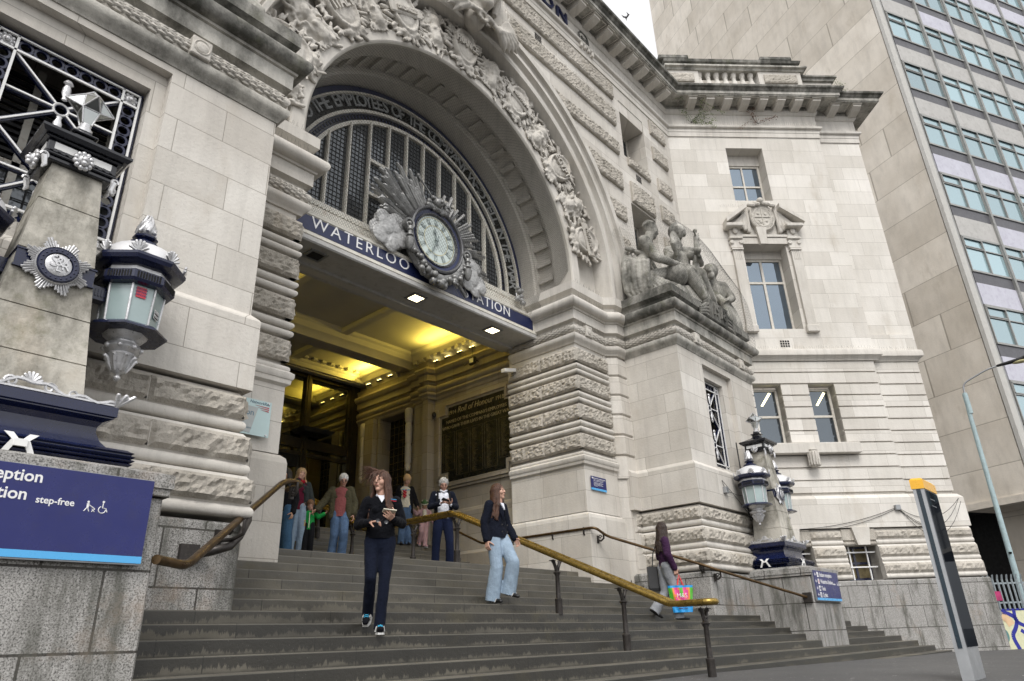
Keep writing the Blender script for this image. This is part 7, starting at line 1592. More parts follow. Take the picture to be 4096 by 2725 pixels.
for k in range(90):
    a=rq.uniform(-1,1); st=q(.05*a,-.1+.2*rq.random(),.44); e1=q(.28+.04*rq.random(),-.22+.28*a,.40+.20*rq.random())
    L_=rq.uniform(.08,.30); dr=p.D((.8,-.22+.2*a,rq.uniform(-.55,.30))); e2=e1+dr*L_*.5+Vector((0,0,.025)); e3=e1+dr*L_+Vector((0,0,-.06*rq.random())); m.tube([st,e1,e2,e3],[.035*h,.032*h,.014*h,.002*h],5)
for k in range(20):
    a=rq.uniform(-.2,.3); m.tube([q(a,.1,.48),q(a+.05,.36,.30),q(a+.12*rq.random(),.40,.08),q(a+.25,.40,-.15-.2*rq.random())],[.02*h,.014*h,.010*h,.003*h],4)
p.raw(m,'blown_hair','hbrown')
gl_=thing('sunglasses','black sunglasses held open in the hands of the woman in front','sunglasses',p.W((.0,.30,1.13))); a=MB()
for k in (-1,1): a.lathe([(0.001,.0),(.020,.0),(.023,.004),(.023,-.004)],16,(0,0,0),0,lambda v,k=k:p.W((.045*k+v[0]-.01,.31+v[1]*.5,1.135+v[2]+.008*k)),ax='y')
a.tube([p.W((.03,.31,1.14)),p.W((-.02,.31,1.145))],.004,5); a.tube([p.W((.07,.31,1.145)),p.W((.14,.26,1.13))],.004,5); a.tube([p.W((-.08,.31,1.15)),p.W((-.10,.22,1.17))],.004,5); under(a.build('frame_and_lenses','black',None,60),gl_)
phone('pale phone in the left hand of the woman in front',p.W((-.085,.285,1.245)),p.D((0,-.35,1)),p.D((1,.25,0)),1.13,'creamcl')
# ---- 2. young woman in navy blazer and pale wide jeans
p=Pn('young woman in navy blazer and pale wide jeans beside the central handrail',(9.0,8.27,.577),-88,1.15,dict(head=(0,.045,1.605),eR=(.225,-.06,1.13),wR=(.22,-.02,.88),eL=(-.21,.03,1.13),wL=(-.22,.16,.92),kR=(.09,.05,.50),aR=(.10,-.03,.10),kL=(-.06,.24,.56),aL=(-.07,.13,.19),tL=(-.08,.28,.10),hL=(-.085,.02,.94)))
p.body(face=(-.35,.92,.12),hands=dict(R=dict(curl=.5),L=dict(curl=.5)))
p.trousers('jeanlight',r=(.10,.10,.095,.112),wob=.008); p.shoes('leather',None,stripe='sole')
p.top('blazer','blazer',hem=.92,sl=(.070,.062,.056),cuff=.93,hipw=.182,waistw=.155,chestw=.155,shr=.066)
m=MB(); m.hull([p.W(x) for x in ((-.04,.11,1.43),(.04,.11,1.43),(0,.165,1.32),(-.04,.09,1.43),(.04,.09,1.43),(0,.14,1.32))]); p.raw(m,'white_t_shirt','shirt'); m=MB()
for k in (-1,1): m.hull([p.W(x) for x in ((k*.045,.09,1.44),(k*.10,.09,1.40),(k*.02,.165,1.15),(k*.015,.16,1.30),(k*.045,.085,1.44),(k*.02,.15,1.15))])
p.raw(m,'lapel','blazer'); m=MB(); 
for k in (-1,1):
    for z in (1.10,1.0): m.ball(p.W((k*.06,.15,z))[:],.012,8,6)
p.raw(m,'button','iron'); p.hair('hbrown','long',5,L=.40)
# ---- 3. man with phone
p=Pn('grey-haired man in navy jacket and white shirt looking at his phone',(10.52,11.25,1.477),-126,1.10,dict(head=(.0,.07,1.595),neck=(0,.0,1.47),eR=(.26,.02,1.16),wR=(.08,.25,1.19),eL=(-.26,.02,1.16),wL=(-.12,.24,1.17),kR=(.13,.02,.5),kL=(-.13,.02,.5),aR=(.14,-.03,.10),aL=(-.14,-.03,.10),tR=(.16,.12,.035),tL=(-.16,.12,.035)),skin='skin2',female=False)
p.body(face=(0,.86,-.42),hands=dict(R=dict(d=(-.6,.6,.3),n=(0,-.3,-1),curl=.6,thumb=(0,.3,1)),L=dict(d=(.5,.6,.35),n=(.2,-.3,1),curl=.6,thumb=(.3,.3,1))))
p.trousers('suit',r=(.108,.098,.080,.082)); p.shoes('leather'); m=MB()
p.top('shirt','shirt',hem=.93,chestw=.138,waistw=.145,hipw=.15,sl=(.05,.045,.038),cuff=.98,neckr=.06,yo=.02)
w=p.W; p.coat('blazer','jacket',.90); m=MB()
for k in (-1,1): m.tube([w((k*.11,.03,1.47)),w((k*.12,.095,1.38)),w((k*.13,.10,1.2)),w((k*.15,.04,1.1))],[.02,.022,.022,.02],8)
p.raw(m,'backpack_strap','blackcl'); m=MB(); m.cone2(w((-.06,.05,1.48)),w((0,.11,1.44)),.022,.02); m.cone2(w((.06,.05,1.48)),w((0,.11,1.44)),.022,.02); p.raw(m,'collar','shirt'); m=MB(); m.cone2(w((-.14,.08,.97)),w((.14,.08,.97)),.022,.022); p.raw(m,'belt','leather')
p.hair('hgrey','short',4); m=MB(); m.ball(p.hq(.335,.02,-.04)[:],.016,7,5); p.raw(m,'earphone','sole'); phone('black phone held by the man in the navy jacket',w((-.0,.345,1.235)),p.D((0,-.6,.8)),p.D((.9,.4,.2)),1.1)
# ---- 4. old man in olive coat
p=Pn('old man in open olive coat and rose jumper',(9.48,13.55,1.777),-128,1.12,dict(head=(-.03,.07,1.60),neck=(0,0,1.45),eR=(.32,.02,1.18),wR=(.46,.16,.98),eL=(-.27,-.02,1.15),wL=(-.27,.05,.9),kR=(.08,.05,.5),kL=(-.10,.12,.52),aR=(.14,-.06,.10),aL=(-.07,.0,.10)),skin='skin2',female=False,lod=1.1)
p.body(face=(-.15,.88,-.40),hands=dict(R=dict(d=(.6,.3,-.5),curl=.8))); p.trousers('jeanmid',r=(.108,.10,.085,.088),wob=.010); p.shoes('leather')
p.top('rose','jumper',hem=.86,chestw=.14,waistw=.15,hipw=.155,sl=(.05,.045,.038),yo=.02,neckr=.06); w=p.W; p.coat('olive','coat',.86,back=.165,front=.07,fx=.14,sl=(.082,.078,.066),wob=.009,flare=1.15); p.hair('hsilver','short',6); m=MB()
for k in (-1,1): m.tube([p.hq(k*.135+.085*math.cos(a_)*1.0,.40,.03+.06*math.sin(a_)) for a_ in [i*.6 for i in range(12)]],.004,4)
p.raw(m,'glasses','iron')
# ---- 5. boy in green
p=Pn('small boy in a bright green raincoat',(8.92,13.92,1.927),-120,.68,dict(head=(0,.07,1.56),neck=(0,0,1.38),chest=(0,0,1.2),sR=(.17,0,1.32),sL=(-.17,0,1.32),eR=(.24,.02,1.30),wR=(.22,.06,1.50),eL=(-.30,.05,1.18),wL=(-.46,.14,1.28)),skin='skin',female=False,lod=1.5)
p.body(face=(-.1,.85,-.45),hh=.33); p.trousers('blackcl',r=(.13,.12,.10,.09)); p.shoes('blacksoft','sole'); p.top('green','raincoat',hem=.78,chestw=.175,waistw=.18,hipw=.19,sl=(.08,.08,.065),shr=.08,neckr=.09); p.hair('hginger','short',7)
m=MB(); m.tube([p.W((0,.165,1.32)),p.W((0,.20,1.1)),p.W((0,.20,.82))],.010,6); p.raw(m,'zip','creamcl'); m=MB()
for k in range(3): m.hull([p.W((.17,.17,.90+.07*k)),p.W((.12,.19,.87+.07*k)),p.W((.12,.19,.93+.07*k)),p.W((.12,.175,.90+.07*k))])
p.raw(m,'yellow_spikes','yellow')
# ---- 6. blonde woman with phone, 7. dark-haired companion with red scarf
p=Pn('fair-haired woman in grey coat and maroon top, hand at her mouth',(8.72,14.08,1.927),-118,1.09,dict(head=(.0,.06,1.625),eL=(-.25,.0,1.12),wL=(-.27,.08,.93),eR=(.26,.04,1.16),wR=(.04,.17,1.50),kR=(.08,.04,.5),kL=(-.10,.06,.5)),lod=1.2)
p.body(face=(-.25,.9,-.2),hands=dict(R=dict(d=(-.3,.2,.9),n=(0,-1,0),curl=.8))); p.trousers('jeanlight',r=(.12,.105,.085,.085)); p.shoes('leather'); p.top('maroon','maroon_top',hem=.88,chestw=.138,waistw=.14,hipw=.155,sl=(.05,.045,.04)); w=p.W; p.coat('greycoat','coat',.86,back=.155,front=.06,fx=.125,sl=(.07,.066,.058)); p.hair('hblond','long',9,L=.16)
m=MB(); m.tube([w((.1,.10,1.42)),w((.13,.17,1.2)),w((.16,.17,.95)),w((.18,.16,.72))],[.045,.05,.05,.06],8); m.tube([w((-.08,.04,1.47)),w((0,.12,1.44)),w((.08,.06,1.47))],.045,8); p.put(m,'red_scarf','redscarf',.012,wob=.01,wscale=9.)
phone('phone with a pink case held by the fair-haired woman',w((.13,.30,1.27)),p.D((.2,-.5,.8)),p.D((1,0,.1)),1.1,'pinkshoe')
p=Pn('dark-haired person in blue jeans mostly hidden behind the left pillar',(8.28,13.9,1.777),-150,1.12,dict(head=(.02,.05,1.63)),skin='skin3',lod=1.4)
p.body(face=(.2,1,0)); p.trousers('jeandark',r=(.125,.12,.105,.11)); p.shoes('leather'); p.top('blackcl','black_coat',hem=.88,chestw=.165,waistw=.16,hipw=.17,sl=(.075,.07,.06)); p.hair('hblack','long',2,L=.25)
# ---- 8. woman in beige beanie, 9. child with frog hat
p=Pn('woman in beige beanie and open black coat beside the side window',(12.86,15.32,2.527),-122,1.12,dict(head=(-.03,.08,1.60),neck=(0,0,1.45),eL=(-.25,.03,1.15),wL=(-.30,.12,.96),kR=(.07,.10,.52),kL=(-.10,.0,.5),aR=(.08,.05,.10),tR=(.09,.2,.04)),lod=1.25)
p.t['label']='woman in beige beanie and open black coat beside the side window'
p.body(face=(-.35,.85,-.40)); p.trousers('jeanmid',r=(.115,.105,.09,.085),wob=.008); p.shoes('leather'); p.top('creamcl','print_top',hem=.92,sl=(.05,.045,.04),yo=.02); w=p.W; p.coat('blackcl','black_coat',.80,back=.155,front=.055,fx=.13,sl=(.072,.068,.06)); m=MB(); m.ball(p.hq(0,-.06,.20)[:],.43*p.h,16,12); m.cone2(p.hq(-.1,.0,.16),p.hq(.1,.0,.16),.42*p.h,.42*p.h,14,flat=.3) if False else None
m.ball(p.hq(0,-.12,.34)[:],.36*p.h,14,10); p.put(m,'beanie','beige',.010,smooth=2); m=MB()
for k in range(9): m.ball(w((.03+.03*math.sin(k*2.1),.155,1.17+.022*k))[:],.03,7,5)
p.raw(m,'red_print','red'); m=MB(); m.tube([w((-.1,.15,1.36)),w((.0,.17,1.34)),w((.1,.15,1.36))],.012,5); p.raw(m,'teal_cord','lace')
p=Pn('small child in pink with a green frog hat',(13.5,15.22,2.527),-125,.76,dict(head=(0,.07,1.55),neck=(0,0,1.38),chest=(0,0,1.2),sR=(.17,0,1.32),sL=(-.17,0,1.32),eR=(.30,.03,1.22),wR=(.42,.08,1.34),eL=(-.28,.05,1.1),wL=(-.34,.1,.9),kR=(.10,.16,.55),kL=(-.06,.0,.5),aR=(.16,-.12,.22),aL=(-.05,-.02,.1)),skin='skin3',lod=1.5)
p.body(face=(.1,.8,-.5),hh=.32,ears=False); p.trousers('pinkcl',r=(.12,.11,.10,.09)); p.shoes('pinkshoe','sole'); p.top('pinkcl','pink_jacket',hem=.88,chestw=.18,waistw=.185,hipw=.20,sl=(.085,.085,.07),shr=.08); m=MB()
m.ball(p.hq(0,-.06,.17)[:],.44*p.h,14,10); p.put(m,'frog_hat','frog',.012); m=MB(); 
for k in (-1,1): m.ball(p.hq(k*.26,.05,.52)[:],.11*p.h,8,6); m.tube([p.hq(k*.38,.12,.1),p.hq(k*.36,.12,-.3),p.hq(k*.3,.2,-.7)],[.09*p.h,.09*p.h,.07*p.h],7)
m.tube([p.hq(.40*math.sin(a_),.36*math.cos(a_),.16) for a_ in [-1.4+.28*i for i in range(11)]],.07*p.h,6); m.cone2(p.W((0,.12,1.3)),p.W((0,.16,1.0)),.06,.07); p.put(m,'cream_fleece','creamcl',.012)
# ---- 10. woman in plum jumper, seen from the side with a shopping bag
p=Pn('dark-haired woman in plum jumper carrying a bright shopping bag',(13.20,7.50,.277),-38,1.10,dict(head=(0,.03,1.63),eR=(.23,-.02,1.14),wR=(.20,.10,.90),eL=(-.22,.0,1.14),wL=(-.2,.14,1.05),kR=(.08,.10,.52),aR=(.08,.12,.10),tR=(.09,.27,.04),kL=(-.07,-.02,.50),aL=(-.07,-.27,.22),tL=(-.08,-.16,.10)))
p.body(face=(-.35,.9,0),hands=dict(R=dict(d=(0,.2,-1),curl=.9))); p.trousers('jeangrey',r=(.115,.10,.085,.095),wob=.009); p.shoes('leather'); p.top('plum','jumper',hem=.95,sl=(.075,.072,.058),chestw=.16,waistw=.15,hipw=.145,shr=.075); p.hair('hdark','long',11,L=.42)
h1=p.W((.20,.16,.80))
bt=thing('shopping_bag','bright pink, green and blue shopping bag carried by the woman in plum','shopping bag',h1-Vector((0,0,.7)))
bf=lambda v:(h1.x+v[0]*.66-v[1]*.75,h1.y-v[0]*.75-v[1]*.66,h1.z+v[2])
M['bagpink']=plain('bag_pink',(.75,.08,.30),.3,var=.05); M['bagblue']=plain('bag_blue',(.02,.30,.70),.3,var=.05); M['baggreen']=plain('bag_green',(.10,.45,.04),.3,var=.05); M['bagorange']=plain('bag_orange',(.80,.25,.06),.35,var=.05)
def bagp(x,z): t_=(z+.72)/.5; w_=.19+.06*t_; return (x*w_,.075*(1-abs(x)**3)*(1.-.3*t_)+.012*math.sin(x*9+z*13),z)
a=MB(); nx,nz=14,12; mi=[]
for sgn in (1,-1):
    vs=[]
    for i in range(nx+1):
        for j in range(nz+1): q_=bagp(-1+2*i/nx,-.72+.50*j/nz); vs.append((q_[0],sgn*q_[1],q_[2]))
    for i in range(nx):
        for j in range(nz):
            x=-1+2*(i+.5)/nx; z=j/nz; c=0
            if z<.22 or z>.84: c=1
            elif abs(x)>.72 or (abs(x+.0)<.12 and z>.55): c=2
            elif (i+j)%5==0 or abs(x)>.55: c=3
            n_=nz+1; a.add([vs[i*n_+j],vs[(i+1)*n_+j],vs[(i+1)*n_+j+1],vs[i*n_+j+1]],[(0,1,2,3)],c,bf)
a.add([(-.19,.0,-.72),(0,.07,-.72),(.19,0,-.72),(0,-.07,-.72)],[(0,1,2,3)],1,bf); under(a.build('bag_body',['bagpink','bagblue','baggreen','bagorange'],None,None,False),bt)
a=MB(); text(a,'M&S',0,-.47,.115,bf,.085,.002,sx=1.,bold=-.01); text(a,'FOR',0.0,-.56,.075,bf,.085,.002); under(a.build('bag_lettering','signwhite'),bt); a=MB(); text(a,'BERRY FLOAT',0,-.665,.03,bf,.083,.002,bold=.01); under(a.build('small_lettering','maroon'),bt)
a=MB()
for sg in (-1,1): a.tube([(-.06,sg*.05,-.23),(-.025,sg*.02,-.10),(0,0,-.01),(.025,sg*.02,-.10),(.06,sg*.05,-.23)],.009,6,0,bf)
M['bagred']=plain('bag_red',(.75,.05,.06),.4); under(a.build('bag_handle','bagred'),bt)
h2=p.W((-.20,-.08,.95)); t=thing('shoulder_bag','black leather shoulder bag hanging behind the hip of the woman in plum','bag',h2-Vector((0,0,.45))); a=MB(); bf2=lambda v:(h2.x+v[0]*.66-v[1]*.75,h2.y-v[0]*.75-v[1]*.66,h2.z+v[2])
a.hull([(x*.16-.05,y,0.02) for x in (-1,1) for y in (-.04,.04)]+[(x*.19-.02,y,-.46) for x in (-1,1) for y in (-.055,.055)]+[(x*.18-.03,y,-.40) for x in (-1,1) for y in (-.065,.065)],bf2); under(a.build('bag_body','leather'),t)
a=MB(); a.tube([(-.1,0,.0),(-.05,-.02,.3),(.05,-.05,.5)],.012,6,0,bf2); a.tube([(.0,.06,-.1),(.0,.075,-.35)],.015,6,0,bf2); under(a.build('strap','leather',None,60),t)
# ================================================================ office tower behind
th=R(-27); OR=Vector((math.cos(th),math.sin(th),0)); ON=Vector((math.sin(th),-math.cos(th),0)); OP=Vector((33.892,2.707,0))
OF=lambda p:(OP.x+OR.x*p[0]+ON.x*p[1],OP.y+OR.y*p[0]+ON.y*p[1],p[2])          # right face: u right, d outward
LF=lambda p:(OP.x-ON.x*p[0]-OR.x*p[1],OP.y-ON.y*p[0]-OR.y*p[1],p[2])          # left face: u back, d outward (towards -OR)
OB=thing('office_tower','tall stone and glass office tower behind the station wing','office building',(40,5,-1))
def op(mb,n,mt,sm=None,par=None):
    o=mb.build(n,mt,None,sm)
    if par is None: under(o,OB)
    else: o.parent=par; bpy.context.view_layer.update(); o.matrix_parent_inverse=par.matrix_world.inverted()
    return o
ZT=64.
a=MB(); a.box(.12,18.45,-.5,0,4.72,ZT,LF); a.box(0,18.45,-24,-.5,4.72,5.0,LF); op(a,'blank_stone_wall','tower')
a=MB(); a.box(-.03,.34,-.06,.12,4.66,ZT,OF); op(a,'pale_edge_strip','edge'); a=MB(); a.box(.34,.46,-.3,.10,4.7,ZT,OF); a.box(.46,.60,-.3,.02,4.7,ZT,OF); op(a,'edge_mullion','alu')
a=MB(); a.box(.6,30,-18,-.35,4.7,ZT,OF); op(a,'core','void')
a=MB(); a.box(.0,18.4,-.3,.01,-1.2,4.7,lambda p:LF((p[0],p[1]-3.0,p[2]))); op(a,'recessed_undercroft','void'); a=MB(); a.box(-.1,30,-3.0,0.08,4.45,4.72,OF); op(a,'soffit_slab','tower')
a=MB()
for x in (2,9): a.box(x,x+1.2,-3,-1.8,-1.2,4.5,OF)
op(a,'undercroft_column','tower')
# window bay prototypes (module 2.72 wide, storey 3.54): frame > four panes, panel below
MW=2.72; SH=3.54; u0=.62
frm=MB(); W0=MW-.14
frm.box(0,W0,.0,.09,-.04,.05); frm.box(0,W0,.0,.09,1.77,1.86); frm.box(0,.05,.002,.08,.05,1.77); frm.box(W0-.05,W0,.002,.08,.05,1.77); frm.box(W0/2-.028,W0/2+.028,.003,.10,.05,1.77); frm.box(.05,W0-.05,.004,.082,1.215,1.262)
frm.box(.05,W0/2-.04,.07,.10,1.72,1.77); frm.box(.05,W0/2-.04,.07,.10,1.27,1.31); frm.box(.05,.09,.07,.10,1.27,1.77)
pan=MB(); rqq=random.Random(4)
for x0_,x1_ in ((.05,W0/2-.04),(W0/2+.04,W0-.05)):
    for z0_,z1_ in ((.05,1.2),(1.27,1.77)): k=rqq.uniform(-.012,.012); pan.add([(x0_,.03,z0_),(x1_,.03+k,z0_),(x1_,.03+k,z1_),(x0_,.03,z1_)],[(0,1,2,3)])
fm=frm.build('window','alu'); pm=pan.build('pane','skyglass',None,None,False); pm.parent=fm
spm=MB(); spm.box(0,W0,.0,.04,-.60,-.04); sp=spm.build('dark_spandrel','spandrel')
pl=MB(); pl.box(0,W0,.0,.07,-1.68,-.60,ch=.01); pA=pl.build('panel','panelA'); pB=pl.build('panel','panelB')
protos=[fm,sp,pA,pB]; Rm3=Matrix((( OR.x,ON.x,0),(OR.y,ON.y,0),(0,0,1))).to_4x4()
rows=list(range(0,16)); rq=random.Random(21)
lil={(9,0):1,(7,0):0,(4,0):1,(4,1):1,(4,2):1,(2,0):1,(8,1):0,(7,1):1,(8,2):1,(8,3):1,(9,1):0,(5,0):0,(6,1):0,(5,1):0,(6,0):0}
for j in rows:
    zb=7.53+SH*j
    for i in range(9):
        if i>6 and j<3: pass
        pos=Vector(OF((u0+MW*i,0,zb)))
        if j==0 and i==0: pass
        c=fm.copy(); COL.objects.link(c); c.matrix_world=Matrix.Translation(pos)@Rm3; pc=pm.copy(); COL.objects.link(pc); pc.parent=c
        lilac=lil.get((j,i),1 if rq.random()<.35 else 0)
        l=[c,sp.copy(),(pB if lilac else pA).copy()]
        for x in l[1:]: COL.objects.link(x); x.matrix_world=Matrix.Translation(pos)@Rm3
        for x in l: m_=x.matrix_world.copy(); x.parent=OB; x.matrix_parent_inverse=Matrix.Translation(OB.location).inverted(); x.matrix_basis=m_
for p in (pm,fm,sp,pA,pB): bpy.data.objects.remove(p)
a=MB()
for i in range(1,10): u=u0+MW*i-.14; a.box(u,u+.06,-.1,.16,4.7,ZT,OF); a.box(u+.075,u+.135,-.1,.16,4.7,ZT,OF)
op(a,'mullion','alu')
a=MB(); a.box(.6,25,-.1,.03,4.7,6.0,OF); op(a,'base_panel','panelA')
# broken edging at the foot of some panels
# ================================================================ street lamp, fence, mural wall, wayfinding sign
t=thing('street_lamp','pale blue grey street lamp leaning over the fence at the right edge','street lamp',(29.78,3.66,-.9))
a=MB(); a.tube([(29.78,3.66,-.9),(29.78,3.64,1.2),(29.79,3.56,7.0),(29.79,3.52,8.0)],[.12,.095,.075,.072],12); a.tube([(29.79,3.52,7.2),(29.79,3.52,7.95)],.09,12); under(a.build('pole','poleblue',None,50),t)
a=MB(); a.tube(smooth_path([(29.79,3.52,7.9),(29.80,3.50,8.36),(29.88,2.62,8.72),(29.93,2.25,8.78)],.25,6),.032,8); under(a.build('arm','grey',None,50),t)
a=MB(); q=Vector((29.93,2.25,8.78)); dd=Vector((.05,-1,.07)).normalized(); a.cone2(q,q+dd*.95,.075,.15,12,flat=.6,side=(1,0,0)); a.ball((q+dd*.9)[:],.17,12,8,rz=.10,ry=.22); under(a.build('lamp_head','blacksoft',None,50),t)
a=MB(); a.ball((q+dd*.72+Vector((0,0,-.07)))[:],.13,12,8,rz=.07,ry=.32); M['lens']=plain('yellowed_lens',(.50,.46,.25),.3); under(a.build('lamp_lens','lens',None,50),t)
a=MB(); a.box(-.05,.05,-.001,.001,-.035,.035,lambda p:(29.65,3.60+p[0],2.25+p[2])); a.box(-.05,.05,-.002,.002,-.008,.008,lambda p:(29.648,3.60+p[0],2.25+p[2]),1); a.box(-.008,.008,-.002,.002,-.035,.035,lambda p:(29.648,3.60+p[0],2.25+p[2]),1); under(a.build('flag_sticker',['signwhite','red']),t)
Mw=WNG(22.62)
t=thing('palisade_fence','galvanised palisade fence with pointed pales above the painted wall','fence',Mw((17.5,0,.5)))
a=MB()
for z in (.66,1.24): a.box(16.4,24,-.02,.03,z-.025,z+.025,Mw)
under(a.build('fence_rail','zinc'),t)
a=MB(); a.box(16.72,16.82,-.08,.02,.3,1.42,Mw); a.box(19.5,19.6,-.08,.02,.3,1.42,Mw); under(a.build('fence_post','zinc'),t)
for i in range(46):
    u=16.50+.16*i; a=MB(); P=[]
    for x,d in ((-.035,.03),(-.012,.055),(.012,.055),(.035,.03)): P+=[(u+x,d,.46),(u+x,d,1.36)]
    a.hull(P,Mw); a.hull([(u-.033,.035,1.36),(u-.01,.05,1.36),(u+.01,.05,1.36),(u+.033,.035,1.36),(u-.03,.08,1.49),(u,.095,1.51),(u+.03,.08,1.49),(u,.05,1.44)],Mw); under(a.build('pale','zinc'),t)
a=MB(); a.box(16.75,16.95,.06,.065,.72,1.0,Mw); M['pinkpaint']=plain('pink_spray',(.40,.03,.13),.5,var=.4); o=a.build('fence_graffiti','pinkpaint'); under(o,t)
t=thing('mural_wall','low wall painted with blue outlines on pale yellow','wall',Mw((18,0,-.8)))
a=MB(); a.box(16.45,24.5,-.3,0,-1.4,.48,Mw); under(a.build('wall','muralbase') if False else a.build('wall','panelA'),t)
M['mur1']=plain('pale_yellow_mural_paint',(.66,.66,.44),.6,var=.06,dirt=((.3,.3,.25),.4)); M['mur2']=plain('blue_mural_paint',(.02,.025,.28),.5,var=.1); M['mur3']=plain('peach_mural_paint',(.72,.50,.30),.6,var=.1); M['mur4']=plain('teal_mural_paint',(.10,.22,.22),.6,var=.2)
a=MB(); a.box(16.46,24.5,0,.004,-.80,.48,Mw); under(a.build('mural_ground','mur1'),t)
a=MB()
def stroke(P,w=.05,mb=a):
    P=smooth_path([(p[0],.008,p[1]) for p in P],.25,5)
    for p,q in zip(P,P[1:]):
        d=(q-p).normalized(); n=Vector((-d.z,0,d.x)); mb.hull([(p+n*s_*w+Vector((0,e,0)))[:] for s_ in (-1,1) for e in (-.003,.002)]+[(q+n*s_*w+Vector((0,e,0)))[:] for s_ in (-1,1) for e in (-.003,.002)],Mw)
for P,w in (([(16.5,.42),(16.9,.40),(17.3,.2),(17.15,-.1),(16.95,-.3),(17.1,-.75)],.06),([(17.25,.42),(17.2,.1),(17.5,-.05),(17.9,-.2),(18.2,.3)],.055),([(17.3,-.15),(17.6,-.4),(17.8,-.78)],.055),([(16.5,.3),(16.75,.1)],.08),([(18.4,.4),(18.2,-.2),(18.6,-.7)],.06),([(19,.4),(19.4,-.2),(19.1,-.7)],.06)): stroke(P,w)
a.box(16.46,24.5,.005,.009,.42,.48,Mw); under(a.build('blue_outline','mur2'),t)
a=MB(); stroke([(16.75,.3),(16.95,.2),(17.05,.0)],.12,a); stroke([(17.7,.3),(17.9,.1)],.10,a); under(a.build('peach_patch','mur3'),t)
a=MB(); a.lathe([(0.001,.012),(.14,.012)],18,(16.72,0,-.30),0,Mw,ax='y',sy=1.5); under(a.build('round_emblem','mur4'),t); a=MB()
for k in range(4): stroke([(16.63,-.42+.1*k),(16.72,-.36+.1*k),(16.81,-.42+.1*k)],.012,a)
under(a.build('emblem_line','mur1'),t); [setattr(v,'co',v.co) for v in ()]
# dark range behind the fence under the tower
# pavement edge and wayfinding monolith
C=Vector((math.cos(R(10.80))*9.72,math.sin(R(10.80))*9.72,0)); B2=Vector((math.cos(R(10.11))*10.33,math.sin(R(10.11))*10.33,0)); A2=Vector((math.cos(R(11.5))*9.69,math.sin(R(11.5))*9.69,0))
bu=(B2-C); BLn=bu.length; bu/=BLn; au=(A2-C); ALn=au.length; au/=ALn; g0=groundz(C.x)
t=thing('wayfinding_monolith','tall dark sign pillar with a yellow top on the pavement','sign',(C.x,C.y,g0))
MF=lambda p:(C.x+bu.x*p[0]+au.x*p[1],C.y+bu.y*p[0]+au.y*p[1],p[2])
BLn*=.93; a=MB(); a.box(0,BLn,0,ALn,g0-.1,1.535,MF); under(a.build('steel_body','grey'),t)
a=MB(); a.hull([(x,y,z) for x in (-.012,BLn+.012) for y in (-.012,ALn+.012) for z in (1.535,1.64)]+[(x,y,1.665) for x in (.02,BLn-.02) for y in (.01,ALn-.01)],MF); under(a.build('yellow_top','yellow'),t)
a=MB(); a.box(-.008,0,ALn*.30,ALn*.66,g0+.32,1.535,MF); M['tealdark']=plain('dark_teal_strip',(.004,.018,.03),.3); under(a.build('dark_strip','tealdark'),t)
a=MB(); a.box(.03,BLn-.005,-.010,0,g0+.33,1.52,MF); under(a.build('glass_face','monoglass'),t)
a=MB(); 
for z in (1.42,1.34): a.box(.15,.36,-.012,-.010,z,z+.012,MF)
M['dimprint']=plain('dim_print',(.05,.06,.07),.4); under(a.build('faint_print','dimprint'),t)
# buildings across the street (what the glass and metal reflect) are left to the sky
# ================================================================ camera, sky, sun
cam=bpy.data.cameras.new('camera'); co=bpy.data.objects.new('camera',cam); COL.objects.link(co); sc.camera=co
cam.sensor_width=36.; cam.lens=36.*1600/2357.; cam.clip_end=3000; cam.clip_start=.05
Rm=np.array([[0.66427938,-0.74678218,-0.03239265],[0.278145,0.28717513,-0.91660559],[0.69380708,0.59987234,0.39847824]])
co.matrix_world=Matrix(((Rm[0][0],-Rm[1][0],-Rm[2][0],0),(Rm[0][1],-Rm[1][1],-Rm[2][1],0),(Rm[0][2],-Rm[1][2],-Rm[2][2],0),(0,0,0,1)))
w=bpy.data.worlds.new('World'); sc.world=w; w.use_nodes=True; nt=w.node_tree; nt.nodes.clear(); g=G(nt)
sky=g.n('TexSky',sky_type='NISHITA'); sky.sun_disc=False; sky.sun_elevation=R(50); sky.sun_rotation=R(205); sky.air_density=1.; sky.dust_density=4.; sky.ozone_density=1.
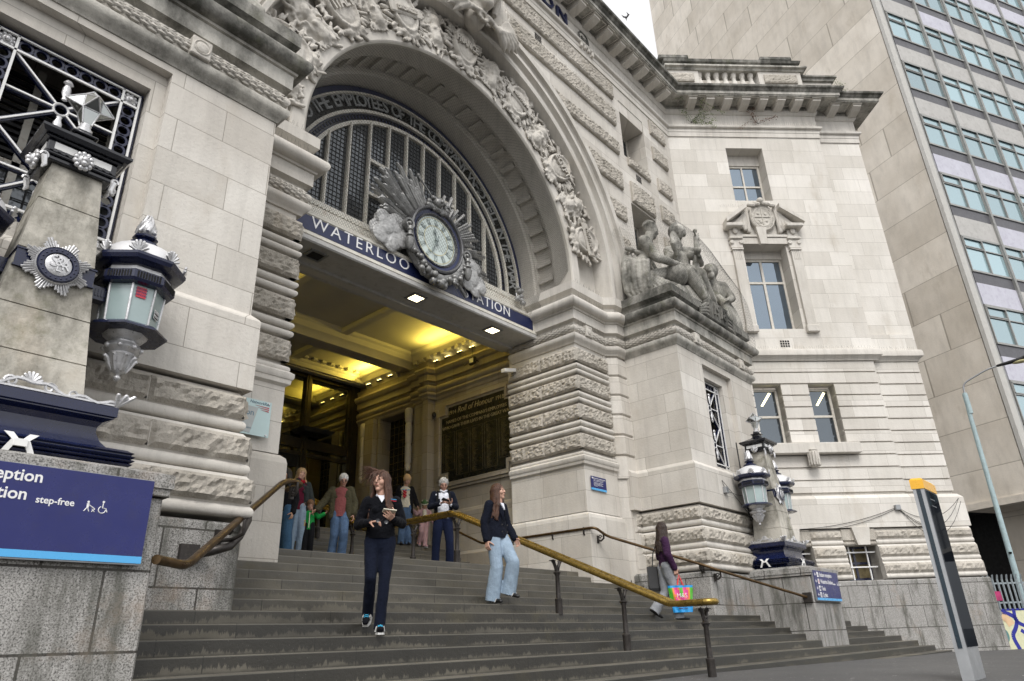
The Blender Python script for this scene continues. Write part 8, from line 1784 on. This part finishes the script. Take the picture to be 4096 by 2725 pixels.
hs=g.n('HueSaturation'); hs.inputs['Saturation'].default_value=.12; hs.inputs['Value'].default_value=1.; g.l(sky.outputs[0],hs.inputs['Color'])
cl=g.mix(.55,hs.outputs[0],(8.2,8.2,8.3))    # even cloud deck
bg=g.n('Background'); g.l(cl,bg.inputs[0]); bg.inputs[1].default_value=.14; ow=g.n('OutputWorld'); g.l(bg.outputs[0],ow.inputs[0])
sl=bpy.data.lights.new('sun','SUN'); sl.energy=1.25; sl.angle=R(25); sl.color=(1,.96,.91); so=bpy.data.objects.new('sun',sl); COL.objects.link(so)
az,el=R(-138),R(50)     # light comes from the street side, high, slightly left
d=Vector((math.cos(az)*math.cos(el),math.sin(az)*math.cos(el),math.sin(el))); so.rotation_euler=d.to_track_quat('Z','Y').to_euler(); sky.sun_rotation=PI/2-az
# warm light thrown by the LED strips and recessed lamps of the entrance (the left pair has no modelled strips; the rest are lamps lit in the photograph)
def alight(n,loc,e,c,sx,sy,rot=(0,0,0)):
    l=bpy.data.lights.new(n,'AREA'); l.energy=e; l.color=c; l.shape='RECTANGLE'; l.size=sx; l.size_y=sy; o=bpy.data.objects.new(n,l); COL.objects.link(o); o.location=loc; o.rotation_euler=rot
alight('led_glow',(13.75,14.3,8.62),42,(1.,.74,.12),.12,2.8,(0,R(150),0)); alight('led_glow',(13.75,18.5,8.7),28,(1.,.74,.12),.12,1.4,(0,R(150),0)); alight('led_glow',(5.7,14.3,8.56),45,(1.,.74,.12),.12,2.8,(0,R(-150),0)); alight('led_glow',(5.7,18.5,8.66),30,(1.,.74,.12),.12,1.4,(0,R(-150),0))
for x in (9.9,12.62): alight('lamp_glow',(x,11.6,7.74),6,(1.,.85,.6),.25,.25)
sc.view_settings.view_transform='Standard'; sc.view_settings.look='None'; sc.view_settings.exposure=.42; sc.view_settings.gamma=1.; sc.view_settings.use_curve_mapping=False
sc.cycles.max_bounces=6; sc.cycles.diffuse_bounces=3; sc.cycles.glossy_bounces=3; sc.cycles.caustics_reflective=False; sc.cycles.caustics_refractive=False
